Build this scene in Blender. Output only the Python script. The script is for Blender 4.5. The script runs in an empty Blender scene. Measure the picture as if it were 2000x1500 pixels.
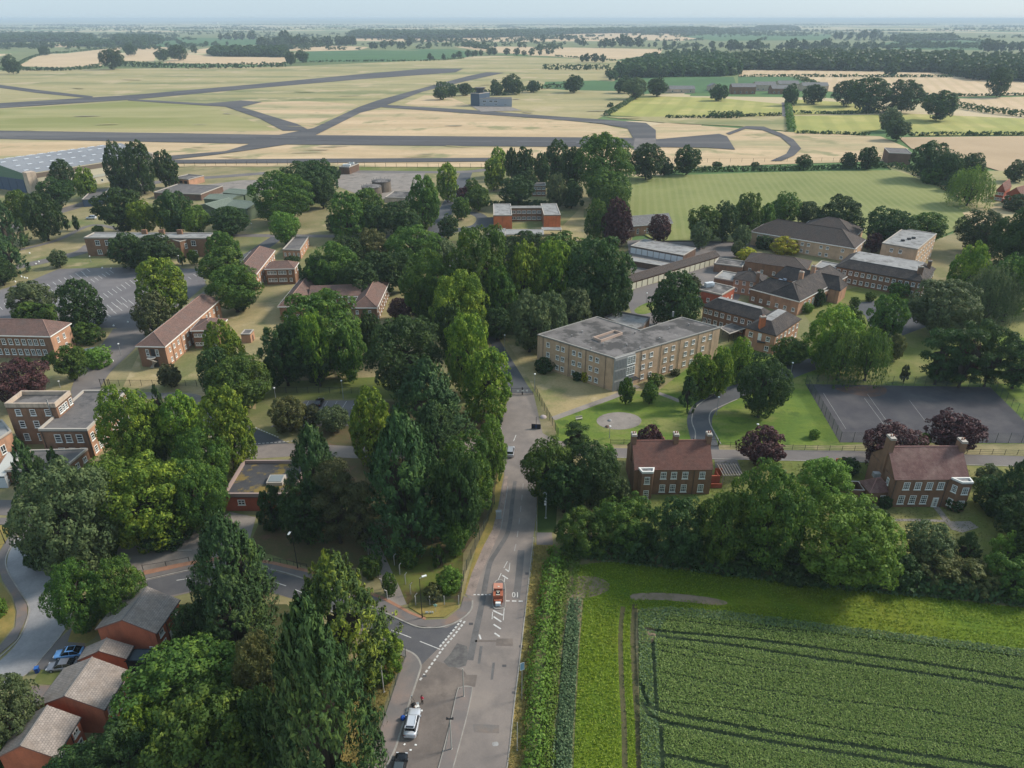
import bpy, math, random
import numpy as np
from mathutils import Vector, Matrix
random.seed(7)
S = bpy.context.scene
COL = S.collection
R = math.radians

# ------------------------------------------------------------------ camera, sky, sun, exposure
CAM_H, FPX, PITCH = 92.0, 1400.0, math.atan((750 - 36) / 1400.0)
cam_data = bpy.data.cameras.new('camera')
cam_data.sensor_fit = 'HORIZONTAL'; cam_data.sensor_width = 36.0; cam_data.lens = 36.0 * FPX / 2000.0
cam_data.clip_start = 0.5; cam_data.clip_end = 60000.0
cam = bpy.data.objects.new('camera', cam_data); COL.objects.link(cam)
cam.location = (0, 0, CAM_H); cam.rotation_euler = (R(90) - PITCH, 0, 0)
S.camera = cam

SUN_EL, SUN_AZ = R(37), R(72)          # azimuth clockwise from the view direction (+Y)
world = bpy.data.worlds.new('World'); S.world = world; world.use_nodes = True
wn = world.node_tree
sky = wn.nodes.new('ShaderNodeTexSky'); sky.sky_type = 'NISHITA'; sky.sun_disc = False
sky.sun_elevation = SUN_EL; sky.sun_rotation = SUN_AZ
sky.air_density = 1.0; sky.dust_density = 0.6; sky.ozone_density = 1.5; sky.altitude = 0
bg = wn.nodes['Background']; bg.inputs['Strength'].default_value = 0.115
veil = wn.nodes.new('ShaderNodeMix'); veil.data_type = 'RGBA'      # thin even high cloud over the whole sky
veil.inputs[0].default_value = 0.72; veil.inputs[7].default_value = (4.5, 6.0, 7.3, 1)
wn.links.new(sky.outputs[0], veil.inputs[6]); wn.links.new(veil.outputs[2], bg.inputs[0])
sun_data = bpy.data.lights.new('sun', 'SUN'); sun_data.energy = 4.1; sun_data.angle = R(11)
sun_data.color = (1.0, 0.93, 0.82)
sun = bpy.data.objects.new('sun', sun_data); COL.objects.link(sun)
sun.location = (100, 100, 300)
_sd = Vector((math.sin(SUN_AZ) * math.cos(SUN_EL), math.cos(SUN_AZ) * math.cos(SUN_EL), math.sin(SUN_EL)))
sun.rotation_euler = _sd.to_track_quat('Z', 'Y').to_euler()
S.view_settings.view_transform = 'Standard'; S.view_settings.look = 'None'
S.view_settings.exposure = 0.14; S.view_settings.gamma = 1.0; S.view_settings.use_curve_mapping = False
S.cycles.max_bounces = 6; S.cycles.diffuse_bounces = 3; S.cycles.transparent_max_bounces = 12
S.cycles.volume_bounces = 0

# ------------------------------------------------------------------ surveying: pixel of the photograph -> place
FW = Vector((0, math.cos(PITCH), -math.sin(PITCH))); UP = Vector((0, math.sin(PITCH), math.cos(PITCH)))
def ray(px, py):
    return Vector(((px - 1000) / FPX, 0, 0)) + FW - UP * ((py - 750) / FPX)
def G(px, py, z=0.0):
    d = ray(px, py); t = (z - CAM_H) / d.z
    return Vector((d.x * t, d.y * t, z))
def depth(p):
    return (p - Vector((0, 0, CAM_H))).dot(FW)
def G2(px, py, z=0.0):
    p = G(px, py, z); return Vector((p.x, p.y))
def height_at(base, py):
    """height above base (a ground point) whose picture row is py"""
    k = (750 - py) / FPX                       # up/forward ratio
    y = base.y
    # (y*UP.y + dz*UP.z) = k*(y*FW.y + dz*FW.z)
    dz = (k * y * FW.y - y * UP.y) / (UP.z - k * FW.z)
    return CAM_H + dz - base.z

# ------------------------------------------------------------------ materials
MATS = {}
def _new(name):
    m = bpy.data.materials.new(name); m.use_nodes = True
    nt = m.node_tree; b = nt.nodes['Principled BSDF']
    return m, nt, b
def _noise(nt, vec, scale, detail=4, rough=0.6, stretch=None):
    n = nt.nodes.new('ShaderNodeTexNoise'); n.inputs['Scale'].default_value = scale
    n.inputs['Detail'].default_value = detail; n.inputs['Roughness'].default_value = rough
    if stretch:
        mp = nt.nodes.new('ShaderNodeMapping'); mp.inputs['Rotation'].default_value = (0, 0, stretch[0])
        mp.inputs['Scale'].default_value = (stretch[1], stretch[2], 1)
        nt.links.new(vec, mp.inputs[0]); vec = mp.outputs[0]
    nt.links.new(vec, n.inputs['Vector']); return n.outputs[0]
def _ramp(nt, fac, a, b):
    r = nt.nodes.new('ShaderNodeMapRange'); r.inputs[1].default_value = a; r.inputs[2].default_value = b
    nt.links.new(fac, r.inputs[0]); return r.outputs[0]
def _mix(nt, fac, a, b, mode='MIX'):
    x = nt.nodes.new('ShaderNodeMix'); x.data_type = 'RGBA'; x.blend_type = mode
    if isinstance(fac, float): x.inputs[0].default_value = fac
    else: nt.links.new(fac, x.inputs[0])
    for v, i in ((a, 6), (b, 7)):
        if isinstance(v, tuple): x.inputs[i].default_value = (*v, 1)
        else: nt.links.new(v, x.inputs[i])
    return x.outputs[2]
def _math(nt, op, a, b=None):
    x = nt.nodes.new('ShaderNodeMath'); x.operation = op
    for v, i in ((a, 0), (b, 1)):
        if v is None: continue
        if isinstance(v, (int, float)): x.inputs[i].default_value = v
        else: nt.links.new(v, x.inputs[i])
    return x.outputs[0]
def mat(name, c, rough=0.85, metal=0.0, spec=0.3):
    if name in MATS: return MATS[name]
    m, nt, b = _new(name); b.inputs['Base Color'].default_value = (*c, 1)
    b.inputs['Roughness'].default_value = rough; b.inputs['Metallic'].default_value = metal
    b.inputs['Specular IOR Level'].default_value = spec
    MATS[name] = m; return m
def surf(name, c1, c2, sc=0.3, c3=None, sc3=0.05, t3=(0.55, 0.7), fine=3.0, fineamt=0.25, rough=0.9, bump=0.0, stretch=None,
         stripes=None, spec=0.2, lo=0.38, hi=0.62, c4=None, sc4=0.02, t4=(0.5, 0.65), st3=None):
    """two colours blended by noise, a third in patches, fine grain, optional stripes (angle, period, colour, amount)"""
    if name in MATS: return MATS[name]
    m, nt, b = _new(name)
    P = nt.nodes.new('ShaderNodeNewGeometry').outputs['Position']
    col = _mix(nt, _ramp(nt, _noise(nt, P, sc, 6, 0.62, stretch), lo, hi), c1, c2)
    if c3: col = _mix(nt, _ramp(nt, _noise(nt, P, sc3, 5, 0.65, st3 or stretch), *t3), col, c3)
    if c4: col = _mix(nt, _ramp(nt, _noise(nt, P, sc4, 4, 0.6), *t4), col, c4)
    if stripes:
        ang, per, sc_, amt = stripes
        mp = nt.nodes.new('ShaderNodeMapping'); mp.inputs['Rotation'].default_value = (0, 0, ang); nt.links.new(P, mp.inputs[0])
        w = nt.nodes.new('ShaderNodeTexWave'); w.inputs['Scale'].default_value = 0.314 / per
        w.inputs['Distortion'].default_value = 1.2; w.inputs['Detail'].default_value = 3; w.inputs['Detail Scale'].default_value = 0.6
        nt.links.new(mp.outputs[0], w.inputs[0])
        col = _mix(nt, _math(nt, 'MULTIPLY', _ramp(nt, w.outputs['Fac'], 0.45, 0.8), amt), col, sc_)
    f = _noise(nt, P, fine, 5, 0.7)
    g = _math(nt, 'ADD', _math(nt, 'MULTIPLY', f, 2 * fineamt), 1 - fineamt)
    cm = nt.nodes.new('ShaderNodeVectorMath'); cm.operation = 'SCALE'
    nt.links.new(col, cm.inputs[0]); nt.links.new(g, cm.inputs['Scale'])
    nt.links.new(cm.outputs[0], b.inputs['Base Color'])
    b.inputs['Roughness'].default_value = rough; b.inputs['Specular IOR Level'].default_value = spec
    if bump:
        bn = nt.nodes.new('ShaderNodeBump'); bn.inputs['Strength'].default_value = bump; bn.inputs['Distance'].default_value = 0.15
        nt.links.new(f, bn.inputs['Height']); nt.links.new(bn.outputs[0], b.inputs['Normal'])
    MATS[name] = m; return m
def rooftile(name, c1, c2, c3, tile=(0.33, 0.3)):
    if name in MATS: return MATS[name]
    m, nt, b = _new(name)
    uv = nt.nodes.new('ShaderNodeUVMap').outputs[0]
    P = nt.nodes.new('ShaderNodeNewGeometry').outputs['Position']
    br = nt.nodes.new('ShaderNodeTexBrick'); br.inputs['Scale'].default_value = 1.0
    br.inputs['Brick Width'].default_value = tile[0]; br.inputs['Row Height'].default_value = tile[1]
    br.inputs['Mortar Size'].default_value = 0.025; br.inputs['Mortar Smooth'].default_value = 0.3
    br.inputs['Color1'].default_value = (*c1, 1); br.inputs['Color2'].default_value = (*c2, 1)
    br.inputs['Mortar'].default_value = (c1[0] * .45, c1[1] * .45, c1[2] * .45, 1); br.inputs['Bias'].default_value = -0.1
    nt.links.new(uv, br.inputs['Vector'])
    col = _mix(nt, _ramp(nt, _noise(nt, P, 0.35, 6, 0.7), 0.45, 0.68), br.outputs[0], c3)
    cm = nt.nodes.new('ShaderNodeVectorMath'); cm.operation = 'SCALE'
    nt.links.new(col, cm.inputs[0]); nt.links.new(_math(nt, 'ADD', _noise(nt, P, 1.3, 5, 0.7), 0.5), cm.inputs['Scale'])
    nt.links.new(cm.outputs[0], b.inputs['Base Color'])
    b.inputs['Roughness'].default_value = 0.8; b.inputs['Specular IOR Level'].default_value = 0.25
    bn = nt.nodes.new('ShaderNodeBump'); bn.inputs['Strength'].default_value = 0.7; bn.inputs['Distance'].default_value = 0.05; bn.invert = True
    nt.links.new(br.outputs['Fac'], bn.inputs['Height']); nt.links.new(bn.outputs[0], b.inputs['Normal'])
    MATS[name] = m; return m
def leafmat(name, c, c2, c3=None, amt=0.35, transl=0.35, objvar=0.5):
    if name in MATS: return MATS[name]
    m, nt, b = _new(name)
    geo = nt.nodes.new('ShaderNodeNewGeometry'); rnd = geo.outputs['Random Per Island']
    oi = nt.nodes.new('ShaderNodeObjectInfo')
    tc = nt.nodes.new('ShaderNodeTexCoord')
    clump = _ramp(nt, _noise(nt, tc.outputs['Object'], 2.3, 3, 0.6), 0.35, 0.65)
    f = _math(nt, 'ADD', _math(nt, 'MULTIPLY', rnd, 0.55), _math(nt, 'MULTIPLY', clump, 0.45))
    col = _mix(nt, f, c, c2)
    if c3: col = _mix(nt, _ramp(nt, _math(nt, 'ADD', _math(nt, 'MULTIPLY', rnd, 0.4), _math(nt, 'MULTIPLY', clump, 0.6)), 1 - amt - 0.15, 1 - amt + 0.3), col, c3)
    hs = nt.nodes.new('ShaderNodeHueSaturation')
    nt.links.new(_math(nt, 'ADD', _math(nt, 'MULTIPLY', oi.outputs['Random'], 0.05 * objvar), 0.5 - 0.025 * objvar), hs.inputs['Hue'])
    nt.links.new(_math(nt, 'ADD', _math(nt, 'MULTIPLY', oi.outputs['Random'], 0.5 * objvar), 1 - 0.25 * objvar), hs.inputs['Value'])
    nt.links.new(col, hs.inputs['Color'])
    nt.links.new(hs.outputs[0], b.inputs['Base Color'])
    b.inputs['Roughness'].default_value = 0.6; b.inputs['Specular IOR Level'].default_value = 0.25
    tr = nt.nodes.new('ShaderNodeBsdfTranslucent'); nt.links.new(hs.outputs[0], tr.inputs[0])
    mx = nt.nodes.new('ShaderNodeMixShader'); mx.inputs[0].default_value = transl
    nt.links.new(b.outputs[0], mx.inputs[1]); nt.links.new(tr.outputs[0], mx.inputs[2])
    nt.links.new(mx.outputs[0], nt.nodes['Material Output'].inputs[0])
    MATS[name] = m; return m
def wiremat(name, c, cover):
    """woven wire too fine to draw strand by strand: an open sheet"""
    if name in MATS: return MATS[name]
    m, nt, b = _new(name); b.inputs['Base Color'].default_value = (*c, 1); b.inputs['Roughness'].default_value = 0.6
    b.inputs['Alpha'].default_value = cover; MATS[name] = m; return m

# ------------------------------------------------------------------ mesh builder and tags
def tag(o, label=None, cat=None, group=None, kind=None):
    if label: o['label'] = label
    if cat: o['category'] = cat
    if group: o['group'] = group
    if kind: o['kind'] = kind
    return o
def empty(name, loc, rz=0.0, **kw):
    o = bpy.data.objects.new(name, None); COL.objects.link(o); o.location = loc; o.rotation_euler = (0, 0, rz)
    o.empty_display_size = 0.5
    return tag(o, **kw)
def link(name, me, parent=None, loc=(0, 0, 0), rz=0.0, scale=None):
    o = bpy.data.objects.new(name, me); COL.objects.link(o); o.location = loc; o.rotation_euler = (0, 0, rz)
    if scale: o.scale = scale
    if parent: o.parent = parent
    return o
class MB:
    def __init__(s): s.v = []; s.f = []; s.uv = {}; s.mi = []; s.cur = 0
    def face(s, pts, uv=None):
        i = len(s.v); s.v += [tuple(p) for p in pts]; s.f.append(tuple(range(i, i + len(pts)))); s.mi.append(s.cur)
        if uv: s.uv[len(s.f) - 1] = uv
    def box(s, c, d, rz=0.0):
        x, y, z = d[0] / 2, d[1] / 2, d[2] / 2; ca, sa = math.cos(rz), math.sin(rz)
        q = []
        for k in (-1, 1):
            for (a, b) in ((-1, -1), (1, -1), (1, 1), (-1, 1)):
                q.append((c[0] + a * x * ca - b * y * sa, c[1] + a * x * sa + b * y * ca, c[2] + k * z))
        i = len(s.v); s.v += q
        for f in ((0, 3, 2, 1), (4, 5, 6, 7), (0, 1, 5, 4), (1, 2, 6, 5), (2, 3, 7, 6), (3, 0, 4, 7)):
            s.f.append(tuple(i + k for k in f)); s.mi.append(s.cur)
    def prism(s, poly, z0, z1, top=True, bottom=False):
        n = len(poly)
        for i in range(n):
            a, b = poly[i], poly[(i + 1) % n]
            s.face([(a[0], a[1], z0), (b[0], b[1], z0), (b[0], b[1], z1), (a[0], a[1], z1)])
        if top: s.face([(p[0], p[1], z1) for p in poly])
        if bottom: s.face([(p[0], p[1], z0) for p in reversed(poly)])
    def tube(s, p0, p1, r0, r1=None, n=8, cap=True):
        r1 = r0 if r1 is None else r1
        p0, p1 = Vector(p0), Vector(p1); d = (p1 - p0).normalized()
        a = d.orthogonal().normalized(); b = d.cross(a); i = len(s.v)
        for p, r in ((p0, r0), (p1, r1)):
            for k in range(n):
                t = 2 * math.pi * k / n; q = p + a * (r * math.cos(t)) + b * (r * math.sin(t)); s.v.append(tuple(q))
        for k in range(n):
            s.f.append((i + k, i + (k + 1) % n, i + n + (k + 1) % n, i + n + k)); s.mi.append(s.cur)
        if cap:
            s.f.append(tuple(i + n + k for k in range(n))); s.mi.append(s.cur)
            s.f.append(tuple(i + k for k in reversed(range(n)))); s.mi.append(s.cur)
    def lathe(s, c, prof, n=16):
        i = len(s.v)
        for (r, z) in prof:
            for k in range(n):
                t = 2 * math.pi * k / n; s.v.append((c[0] + r * math.cos(t), c[1] + r * math.sin(t), c[2] + z))
        for j in range(len(prof) - 1):
            for k in range(n):
                s.f.append((i + j * n + k, i + j * n + (k + 1) % n, i + (j + 1) * n + (k + 1) % n, i + (j + 1) * n + k)); s.mi.append(s.cur)
        s.f.append(tuple(i + (len(prof) - 1) * n + k for k in range(n))); s.mi.append(s.cur)
    def mesh(s, name, mats, off=None, smooth=False):
        me = bpy.data.meshes.new(name)
        v = s.v if off is None else [(p[0] - off[0], p[1] - off[1], p[2] - off[2]) for p in s.v]
        me.from_pydata(v, [], s.f)
        for m in (mats if isinstance(mats, (list, tuple)) else [mats]): me.materials.append(m)
        if s.uv:
            l = me.uv_layers.new(name='UVMap')
            for fi, uv in s.uv.items():
                p = me.polygons[fi]
                for k, li in enumerate(p.loop_indices): l.data[li].uv = uv[k]
        if isinstance(mats, (list, tuple)) and len(mats) > 1:
            me.polygons.foreach_set('material_index', s.mi)
        if smooth: me.polygons.foreach_set('use_smooth', [True] * len(me.polygons))
        me.update(); return me
    def build(s, name, mats, parent=None, off=None, smooth=False):
        if off is None and parent is not None: off = parent.location
        return link(name, s.mesh(name, mats, off, smooth), parent)
def quads_mesh(name, V, m):
    """V: (n,4,3) array of separate quads"""
    n = len(V); me = bpy.data.meshes.new(name)
    me.vertices.add(4 * n); me.vertices.foreach_set('co', np.ascontiguousarray(V, dtype=np.float32).ravel())
    me.loops.add(4 * n); me.loops.foreach_set('vertex_index', np.arange(4 * n, dtype=np.int32))
    me.polygons.add(n); me.polygons.foreach_set('loop_start', np.arange(0, 4 * n, 4, dtype=np.int32))
    me.polygons.foreach_set('loop_total', np.full(n, 4, dtype=np.int32))
    me.materials.append(m); me.update(calc_edges=True); return me
def catmull(pts, k=6, closed=False):
    n = len(pts); out = []
    rng = range(n) if closed else range(n - 1)
    for i in rng:
        if closed: p = [pts[(i + j) % n] for j in (-1, 0, 1, 2)]
        else: p = [pts[max(i - 1, 0)], pts[i], pts[i + 1], pts[min(i + 2, n - 1)]]
        for j in range(k):
            t = j / k
            out.append(tuple(0.5 * (2 * p[1][c] + (p[2][c] - p[0][c]) * t + (2 * p[0][c] - 5 * p[1][c] + 4 * p[2][c] - p[3][c]) * t * t +
                       (3 * p[1][c] - p[0][c] - 3 * p[2][c] + p[3][c]) * t ** 3) for c in range(2)))
    if not closed: out.append(tuple(pts[-1]))
    return out
def sheet(name, pts, z, m, smooth=0, kind='structure', px=True):
    if smooth: pts = catmull(pts, smooth, True)
    w = [G(*p, z) for p in pts] if px else [Vector((p[0], p[1], z)) for p in pts]
    area = sum(w[i - 1].x * w[i].y - w[i].x * w[i - 1].y for i in range(len(w)))
    if area < 0: w.reverse()
    mb = MB(); mb.face(w); o = mb.build(name, m); o['kind'] = kind; return o
def strip_pts(pts, w, k=5, px=True, z=0.0):
    c = catmull(pts, k) if k else pts
    c = [G2(*p, z) for p in c] if px else [Vector(p) for p in c]
    L, Rr = [], []
    for i, p in enumerate(c):
        d = (c[min(i + 1, len(c) - 1)] - c[max(i - 1, 0)]).normalized(); nrm = Vector((-d.y, d.x))
        ww = w if not isinstance(w, (list, tuple)) else w[0] + (w[1] - w[0]) * i / max(1, len(c) - 1)
        L.append(p + nrm * ww / 2); Rr.append(p - nrm * ww / 2)
    return c, L, Rr
def ribbon(name, pts, w, z, m, k=5, kind='structure', h=0.0, px=True, parent=None):
    c, L, Rr = strip_pts(pts, w, k, px)
    mb = MB()
    for i in range(len(c) - 1):
        q = [Rr[i], Rr[i + 1], L[i + 1], L[i]]
        mb.face([(p.x, p.y, z + h) for p in q])
        if h:
            mb.face([(L[i].x, L[i].y, z), (L[i].x, L[i].y, z + h), (L[i + 1].x, L[i + 1].y, z + h), (L[i + 1].x, L[i + 1].y, z)])
            mb.face([(Rr[i].x, Rr[i].y, z), (Rr[i + 1].x, Rr[i + 1].y, z), (Rr[i + 1].x, Rr[i + 1].y, z + h), (Rr[i].x, Rr[i].y, z + h)])
    if h:
        for i, (a, b) in ((0, (L[0], Rr[0])), (1, (Rr[-1], L[-1]))):
            mb.face([(a.x, a.y, z), (b.x, b.y, z), (b.x, b.y, z + h), (a.x, a.y, z + h)])
    o = mb.build(name, m, parent)
    if kind: o['kind'] = kind
    return o
# ------------------------------------------------------------------ ground, fields, roads
def slab(name, pts, z0, z1, m, smooth=0, kind='structure'):
    if smooth: pts = catmull(pts, smooth, True)
    w = [G2(*p) for p in pts]
    if sum(w[i - 1].x * w[i].y - w[i].x * w[i - 1].y for i in range(len(w))) < 0: w.reverse()
    mb = MB(); mb.prism(w, z0, z1); o = mb.build(name, m)
    if kind: o['kind'] = kind
    return o
def far_ground():
    m, nt, b = _new('far_fields')
    P = nt.nodes.new('ShaderNodeNewGeometry').outputs['Position']
    mp = nt.nodes.new('ShaderNodeMapping'); mp.inputs['Scale'].default_value = (1 / 420, 1 / 260, 0); mp.inputs['Rotation'].default_value = (0, 0, 0.2)
    nt.links.new(P, mp.inputs[0])
    v = nt.nodes.new('ShaderNodeTexVoronoi'); v.distance = 'MANHATTAN'; v.inputs['Scale'].default_value = 1.0; v.inputs['Randomness'].default_value = 0.8
    nt.links.new(mp.outputs[0], v.inputs['Vector'])
    r = nt.nodes.new('ShaderNodeValToRGB'); r.color_ramp.interpolation = 'CONSTANT'
    cols = [(0, (.13, .19, .075)), (.18, (.5, .4, .24)), (.36, (.1, .17, .06)), (.48, (.40, .37, .19)), (.62, (.18, .22, .09)), (.72, (.55, .43, .27)), (.9, (.13, .16, .065))]
    e = r.color_ramp.elements
    e[0].position, e[0].color = 0, (*cols[0][1], 1); e[1].position, e[1].color = cols[1][0], (*cols[1][1], 1)
    for p, c in cols[2:]:
        x = e.new(p); x.color = (*c, 1)
    sx = nt.nodes.new('ShaderNodeSeparateColor'); nt.links.new(v.outputs['Color'], sx.inputs[0]); nt.links.new(sx.outputs[0], r.inputs[0])
    nt.links.new(r.outputs[0], b.inputs['Base Color']); b.inputs['Roughness'].default_value = 0.95; b.inputs['Specular IOR Level'].default_value = 0.1
    return m
DRY, DRYD, GRN, OLV = (.27, .205, .095), (.18, .15, .07), (.10, .145, .03), (.155, .155, .06)
m_dry = surf('dry_lawn', (.301, .241, .126), (.194, .176, .080), 0.055, (.142, .159, .055), 0.022, (.47, .62), 1.3, .36, c4=(.361, .284, .160), sc4=.05, t4=(.58, .68))
m_dry2 = surf('parched_lawn', (.359, .276, .140), (.248, .212, .099), 0.09, (.170, .184, .063), 0.045, (.55, .7), 1.4, .34, c4=(.396, .313, .180), sc4=.12, t4=(.56, .66))
m_green = surf('green_lawn', (.142, .190, .028), (.090, .147, .022), 0.1, (.202, .204, .060), 0.055, (.5, .63), 1.5, .38, c4=(.077, .123, .020), sc4=.2, t4=(.55, .65), stretch=(.5, .6, 1.6))
m_green2 = surf('olive_lawn', (.145, .164, .038), (.106, .136, .030), 0.08, (.220, .202, .072), 0.04, (.48, .62), 1.5, .34)
m_straw = surf('straw_grassland', (.572, .413, .248), (.474, .340, .195), 0.02, (.33, .29, .15), 0.009, (.5, .64), 0.12, .2, stretch=(0.05, .3, 1.7), c4=(.27, .245, .12), sc4=.022, t4=(.56, .66), lo=.42, hi=.58)
m_airg = surf('airfield_grass', (.339, .286, .130), (.429, .343, .177), 0.014, (.2, .205, .085), 0.007, (.47, .62), 0.12, .22, stretch=(0.05, .3, 1.8), c4=(.45, .35, .2), sc4=.016, t4=(.54, .65), lo=.42, hi=.58)
m_wheat = surf('ripe_wheat', (.606, .437, .272), (.529, .379, .227), 0.01, None, fine=.3, fineamt=.1, stripes=(0.4, 18, (.463, .341, .181), .5))
m_tan = surf('stubble_field', (.464, .330, .201), (.406, .286, .170), 0.01, fine=.4, fineamt=.1)
_s = lambda p, q: -math.atan2((G2(*q) - G2(*p)).x, (G2(*q) - G2(*p)).y)
m_hay = surf('mown_field', (.201, .216, .068), (.238, .244, .084), 0.02, (.164, .189, .056), .012, (.48, .66), .9, .2, stripes=(-_s((1353, 341), (1385, 440)), 4.2, (.279, .276, .112), .34))
m_bar = surf('ripening_barley', (.38, .345, .1), (.3, .3, .08), 0.02, (.48, .4, .15), .012, (.5, .65), .5, .14, stripes=(-_s((1360, 225), (1380, 195)), 22, (.24, .24, .065), .4))
m_pas = surf('far_pasture', (.075, .15, .05), (.06, .125, .045), 0.01, fine=.3, fineamt=.1)
m_olive = surf('pale_pasture', (.2, .21, .09), (.15, .17, .07), 0.01, fine=.3, fineamt=.1)
m_tarmac = surf('old_tarmac', (.226, .190, .169), (.183, .156, .140), 0.25, (.262, .218, .188), 0.09, (.5, .65), 6, .2, rough=.85, stretch=None)
m_run = surf('runway_tarmac', (.078, .074, .076), (.1, .094, .094), 0.03, (.145, .132, .125), 0.014, (.52, .66), .3, .22, stretch=(0.02, .15, 2), lo=.42, hi=.58)
m_park = surf('car_park_tarmac', (.177, .162, .163), (.142, .130, .132), 0.1, (.213, .193, .188), 0.04, (.5, .65), 4, .18)
m_dark = surf('new_tarmac', (.085, .086, .092), (.1, .1, .104), 0.3, fine=7, fineamt=.18)
m_mid = surf('site_road_tarmac', (.177, .156, .146), (.146, .129, .123), 0.2, (.207, .179, .162), .1, (.5, .65), 5, .18)
m_patch = surf('dark_road_patch', (.142, .117, .102), (.177, .146, .127), 0.35, (.213, .173, .146), .2, (.5, .62), 6, .25)
m_seam = surf('tarmac_seam', (.115, .108, .105), (.15, .14, .135), 0.5, fine=6, fineamt=.25)
m_shoul = surf('worn_shoulder', (.312, .239, .203), (.234, .186, .159), 0.5, (.170, .133, .114), 0.8, (.55, .66), 5, .3)
m_pave = surf('pavement_tarmac', (.149, .133, .127), (.177, .153, .142), 0.5, (.227, .160, .127), .15, (.5, .62), 6, .2)
m_paver = surf('brown_pavement', (.2, .17, .155), (.24, .185, .16), 0.3, (.165, .148, .14), .12, (.45, .62), 6, .25)
m_redb = surf('red_block_paving', (.30, .15, .095), (.36, .19, .12), 0.8, fine=5, fineamt=.25)
m_block = surf('grey_block_paving', (.320, .310, .307), (.264, .256, .258), 0.15, (.224, .217, .222), .07, (.5, .65), 3, .25)
m_conc = surf('concrete_yard', (.288, .246, .213), (.231, .200, .176), 0.2, (.175, .149, .128), .15, (.52, .66), 3, .2)
m_kerb = surf('kerb_stone', (.34, .31, .275), (.25, .23, .205), 0.8, fine=4, fineamt=.2)
m_white = surf('road_paint', (.62, .6, .57), (.48, .46, .43), 1.5, fine=4, fineamt=.15)
m_faint = surf('worn_road_paint', (.36, .345, .33), (.27, .255, .245), 1.5, fine=4, fineamt=.2)
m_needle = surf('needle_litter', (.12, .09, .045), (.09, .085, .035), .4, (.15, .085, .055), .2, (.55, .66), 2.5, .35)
m_soil = surf('bare_soil', (.27, .2, .145), (.2, .155, .1), .4, (.12, .13, .05), .25, (.52, .65), 3, .25)
m_verge = surf('dry_verge', (.300, .213, .066), (.206, .171, .050), .35, (.150, .146, .039), .2, (.5, .66), 3, .35)
m_barley = surf('yellow_green_barley', (.111, .162, .008), (.085, .140, .010), .12, (.145, .170, .013), .05, (.5, .65), 4, .35)
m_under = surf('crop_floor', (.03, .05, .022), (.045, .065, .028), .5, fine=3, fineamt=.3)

mb = MB(); E = 38000
mb.face([(-E, -800, 0), (E, -800, 0), (E, E, 0), (-E, E, 0)])
mb.build('ground', far_ground())['kind'] = 'structure'
# far hills on the horizon
mb = MB(); rr = random.Random(3)
for (y0, hh, sd) in ((22000, 40, 1), (29000, 86, 2)):
    xs = np.linspace(-28000, 28000, 90); rng = np.random.RandomState(sd)
    z = sum(np.sin(xs / L + rng.rand() * 6) * a for L, a in ((3100, .35), (1400, .22), (600, .1))) ; z = hh * (0.55 + 0.6 * z); z = np.clip(z, 2, 92)
    for i in range(89):
        mb.face([(xs[i], y0 - 3500, 0), (xs[i + 1], y0 - 3500, 0), (xs[i + 1], y0, z[i + 1]), (xs[i], y0, z[i])])
mb.build('hills', m_olive)['kind'] = 'structure'

ZF = [0.05]
def field(name, pts, m, smooth=0):
    ZF[0] += 0.012; return sheet(name, pts, ZF[0], m, smooth)
# --- country beyond the airfield
field('pasture', [(-60, 62), (900, 62), (1500, 60), (2060, 66), (2060, 100), (1300, 108), (-60, 100)], m_olive)
field('wheat_field', [(33, 129), (75, 110), (240, 92), (225, 106), (197, 129), (120, 132)], m_wheat)
field('wheat_field', [(236, 119), (265, 93), (332, 92), (306, 108), (300, 120)], m_wheat)
field('wheat_field', [(318, 123), (352, 107), (412, 107), (418, 111), (562, 112), (556, 127), (470, 126)], m_wheat)
field('wheat_field', [(-60, 118), (0, 110), (70, 95), (150, 92), (75, 108), (33, 127), (-60, 135)], m_olive)
field('wheat_field', [(60, 92), (70, 86), (155, 85), (148, 92)], m_wheat)
field('wheat_field', [(360, 100), (420, 92), (500, 91), (490, 95), (410, 104)], m_wheat)
field('pasture', [(585, 121), (598, 101), (700, 98), (830, 99), (905, 114), (860, 120)], m_pas)
field('pasture', [(300, 92), (310, 72), (520, 76), (505, 88)], m_pas)
field('wheat_field', [(560, 99), (566, 88), (655, 89), (722, 92), (700, 98), (600, 100)], m_wheat)
field('pasture', [(795, 96), (880, 96), (950, 104), (905, 113), (835, 100)], m_pas)
field('wheat_field', [(885, 91), (1000, 91), (1295, 96), (1290, 104), (1190, 119), (1080, 110), (950, 101)], m_wheat)
field('wheat_field', [(690, 80), (690, 74), (1000, 71), (1240, 72), (1230, 80), (900, 82)], m_wheat)
field('wheat_field', [(1080, 67), (1110, 63), (1320, 66), (1400, 70), (1330, 80), (1150, 76)], m_wheat)
field('pasture', [(1320, 70), (1420, 66), (1625, 67), (1620, 78), (1400, 80)], m_pas)
field('wheat_field', [(1390, 84), (1480, 82), (1620, 82), (1760, 79), (1740, 88), (1500, 94)], m_olive)
field('pasture', [(1690, 89), (1760, 79), (1925, 77), (1920, 98), (1750, 96)], m_pas)
field('wheat_field', [(1840, 112), (1850, 101), (2060, 102), (2060, 116), (1900, 116)], m_olive)
field('grassland', [(-80, 138), (560, 130), (1010, 110), (1200, 118), (1330, 128), (1330, 180), (1230, 192), (1180, 226), (1150, 240), (1300, 262), (-80, 262)], m_airg)
field('grassland', [(-80, 252), (600, 246), (1240, 252), (1300, 240), (1545, 258), (1720, 266), (1775, 290), (1740, 314), (1480, 322), (1240, 335), (940, 326), (420, 325), (-80, 330)], m_straw)
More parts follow.
